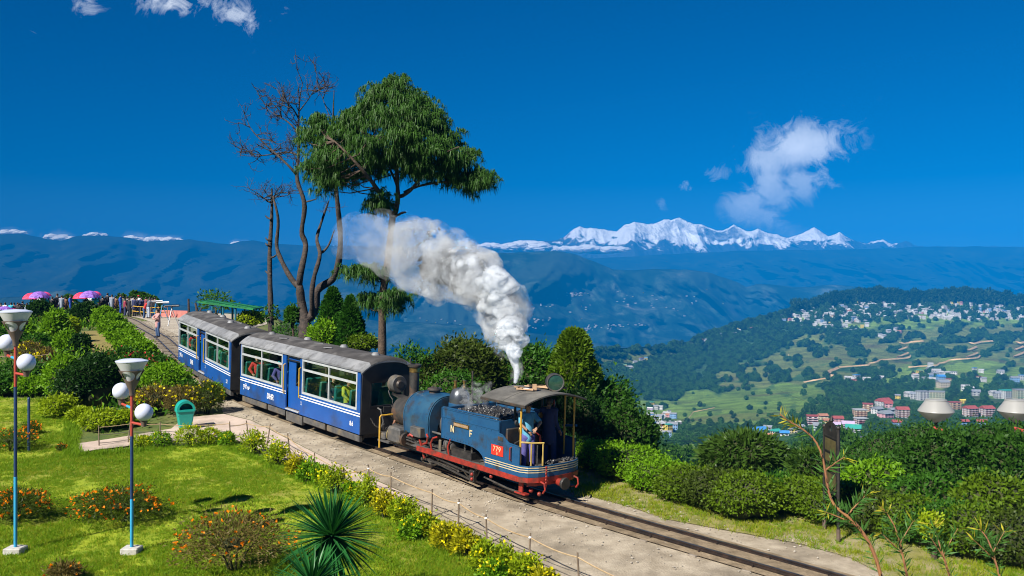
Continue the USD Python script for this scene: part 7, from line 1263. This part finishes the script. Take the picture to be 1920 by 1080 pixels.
st2 = thing('thin_steam', 'thin bluish steam wisp drifting over the coal bunker', 'steam', (0, 0, 0)); st2.SetCustomDataByKey('kind', 'stuff')
for k, (u, v, d, r) in enumerate([(880, 752, 23.5, 14), (900, 745, 23.4, 16), (870, 735, 24.6, 11), (890, 727, 24.5, 10), (915, 724, 24.4, 10)]): puff(at(u, v, d), px(r, d), 40 + k, M_st2, st2)
# low cloud bank lying before the snow range
M_cl = usdkit.material(stage, '/World/Looks/cloud_white', {'p': ('principled_bsdf', {'base_color': (.93, .93, .95), 'roughness': 1.0, 'specular_ior_level': 0.0}), 't': ('translucent_bsdf', {'color': (.9, .9, .93)}), 'x': ('mix_closure', {'fac': .35})}, [('p.BSDF', 'x.closure1'), ('t.BSDF', 'x.closure2')], surface='x.closure')
cb_ = MB(); rng = np.random.default_rng(12)
for u0, u1, v0, n, hh in ((892, 945, 463, 20, 9), (945, 1030, 464, 44, 14), (1020, 1180, 468, 64, 9), (1535, 1590, 473, 10, 2.2), (1600, 1640, 472, 8, 2.2), (-20, 50, 437, 16, 7), (85, 140, 446, 14, 8), (155, 205, 441, 12, 6), (235, 275, 450, 10, 9), (270, 345, 450, 20, 8), (432, 462, 457, 8, 6)):
    for k in range(n):
        u = rng.uniform(u0, u1); d = 8600.0 if u > 600 else 7700.0; e = 1 - abs((u - (u0 + u1) / 2) / ((u1 - u0) / 2)) ** 2; r = px(hh * (.35 + .65 * e) * rng.uniform(.6, 1.1), d); t = trimesh.creation.icosphere(3, 1.0); dd = t.vertices; q = 1 + .9 * (fbm(dd * 2.2 + k * 2.7, 4, k) - .5); cb_.add(at(u, v0 + rng.normal(0, hh * .15), d + rng.normal(0, 60)) + dd * q[:, None] * r * (1.9, 1.2, .75), t.faces)
cb_.build('cloud_bank', M_cl, None, True, label='low white cloud banks lying along the far mountain ridges', kind='stuff')
# ---------------------------------------------------------------- grass on the lawn
def blade_proto(path, seed, n, h, mat):
    r = np.random.default_rng(seed); P = np.column_stack([r.normal(0, .05, (n, 2)), np.zeros(n)]); D = unit(np.column_stack([r.normal(0, .45, (n, 2)), np.ones(n)])); B = unit(np.cross(D, r.normal(size=(n, 3)))); l = h * r.uniform(.5, 1.2, (n, 1)); w = .0045
    v = np.stack([P - B * w, P + B * w, P + D * l * .6 + B * w * .8, P + D * l * .6 - B * w * .8, P + D * l + r.normal(0, .012, (n, 3))], 1).reshape(-1, 3); k = np.arange(n)[:, None] * 5; return usdkit.mesh(stage, path, (v, np.vstack([k + [0, 1, 2], k + [0, 2, 3], k + [3, 2, 4]])), mat, False)
M_gr = leaf_mat('grass_blades', [(.10, .17, .008), (.19, .27, .012), (.30, .34, .03)], trans=.35, clump=.3); M_gr2 = leaf_mat('dry_grass_blades', [(.16, .18, .015), (.30, .29, .05), (.42, .36, .12)], trans=.3)
def grass(name, poly, n, seed, h, mats, label, fade=True):
    r = np.random.default_rng(seed); b = poly.bounds; P = np.zeros((0, 2))
    while len(P) < n:
        q = r.uniform((b[0], b[1]), (b[2], b[3]), (n, 2)); q = q[shapely.contains_xy(poly, q[:, 0], q[:, 1])]; q = q[r.random(len(q)) < np.clip((17 / np.maximum(q[:, 1], 5)) ** 1.2, 0, 1)]; k = fbm(np.column_stack([q * .9, q[:, 0] * 0]), 3, seed); q = q[r.random(len(q)) < np.clip((k - .25) * 4, .25, 1)]; P = np.vstack([P, q])
    P = P[:n]; pi = UsdGeom.PointInstancer.Define(stage, '/World/' + name); pr = []
    for k, mt in enumerate(mats): p = f'/World/{name}/grass_tuft' + (f'_{k:03d}' if k else ''); blade_proto(p, seed + k, 16, h, mt); pr.append(Sdf.Path(p))
    pi.CreatePrototypesRel().SetTargets(pr); s = r.uniform(.6, 1.3, n) * (.7 + .9 * fbm(np.column_stack([P * .5, P[:, 0] * 0 + 4]), 2, 3)); pi.CreatePositionsAttr(Vt.Vec3fArray.FromNumpy(np.column_stack([P, H(P[:, 1]) + .01]).astype(np.float32))); pi.CreateProtoIndicesAttr(Vt.IntArray.FromNumpy(r.integers(0, len(mats), n).astype(np.int32))); pi.CreateScalesAttr(Vt.Vec3fArray.FromNumpy(np.stack([s, s, s], 1).astype(np.float32))); a = r.random(n) * PI; pi.CreateOrientationsAttr(Vt.QuathArray([Gf.Quath(float(math.cos(x)), 0, 0, float(math.sin(x))) for x in a])); tag(pi.GetPrim(), label, None, None, 'stuff')
VIEW = sg.Polygon([(-3, 12), (9, 12), (30, 60), (-40, 60), (-9, 12)])
grass('lawn_blades', LAWN.intersection(VIEW), 42000, 71, .05, [M_gr, M_gr, M_gr2], 'short grass blades covering the lawn')
edge = LAWN.difference(LAWN.buffer(-.45)).intersection(VIEW); grass('edge_grass', edge, 5000, 72, .13, [M_gr, M_gr], 'longer grass along the lawn edge')
grass('verge_blades', verge.intersection(sg.box(0, 12, 14, 30)), 9000, 73, .09, [M_gr2, M_gr, M_gr2], 'dry grass of the verge below the hedge')
# ---------------------------------------------------------------- the air
hz = trimesh.creation.box((2 * 17000.0, 24000.0, 2600.0)); hz.apply_translation((0, 3500.0, -300.0))
usdkit.material(stage, '/World/Looks/air', {'v': ('principled_volume', {'color': HAZE_COLOR, 'density': HAZE, 'anisotropy': -0.3})}, [], volume='v.volume')
obj('haze', hz, '/World/Looks/air', None, False, 'pale blue haze filling the valley air', 'stuff')
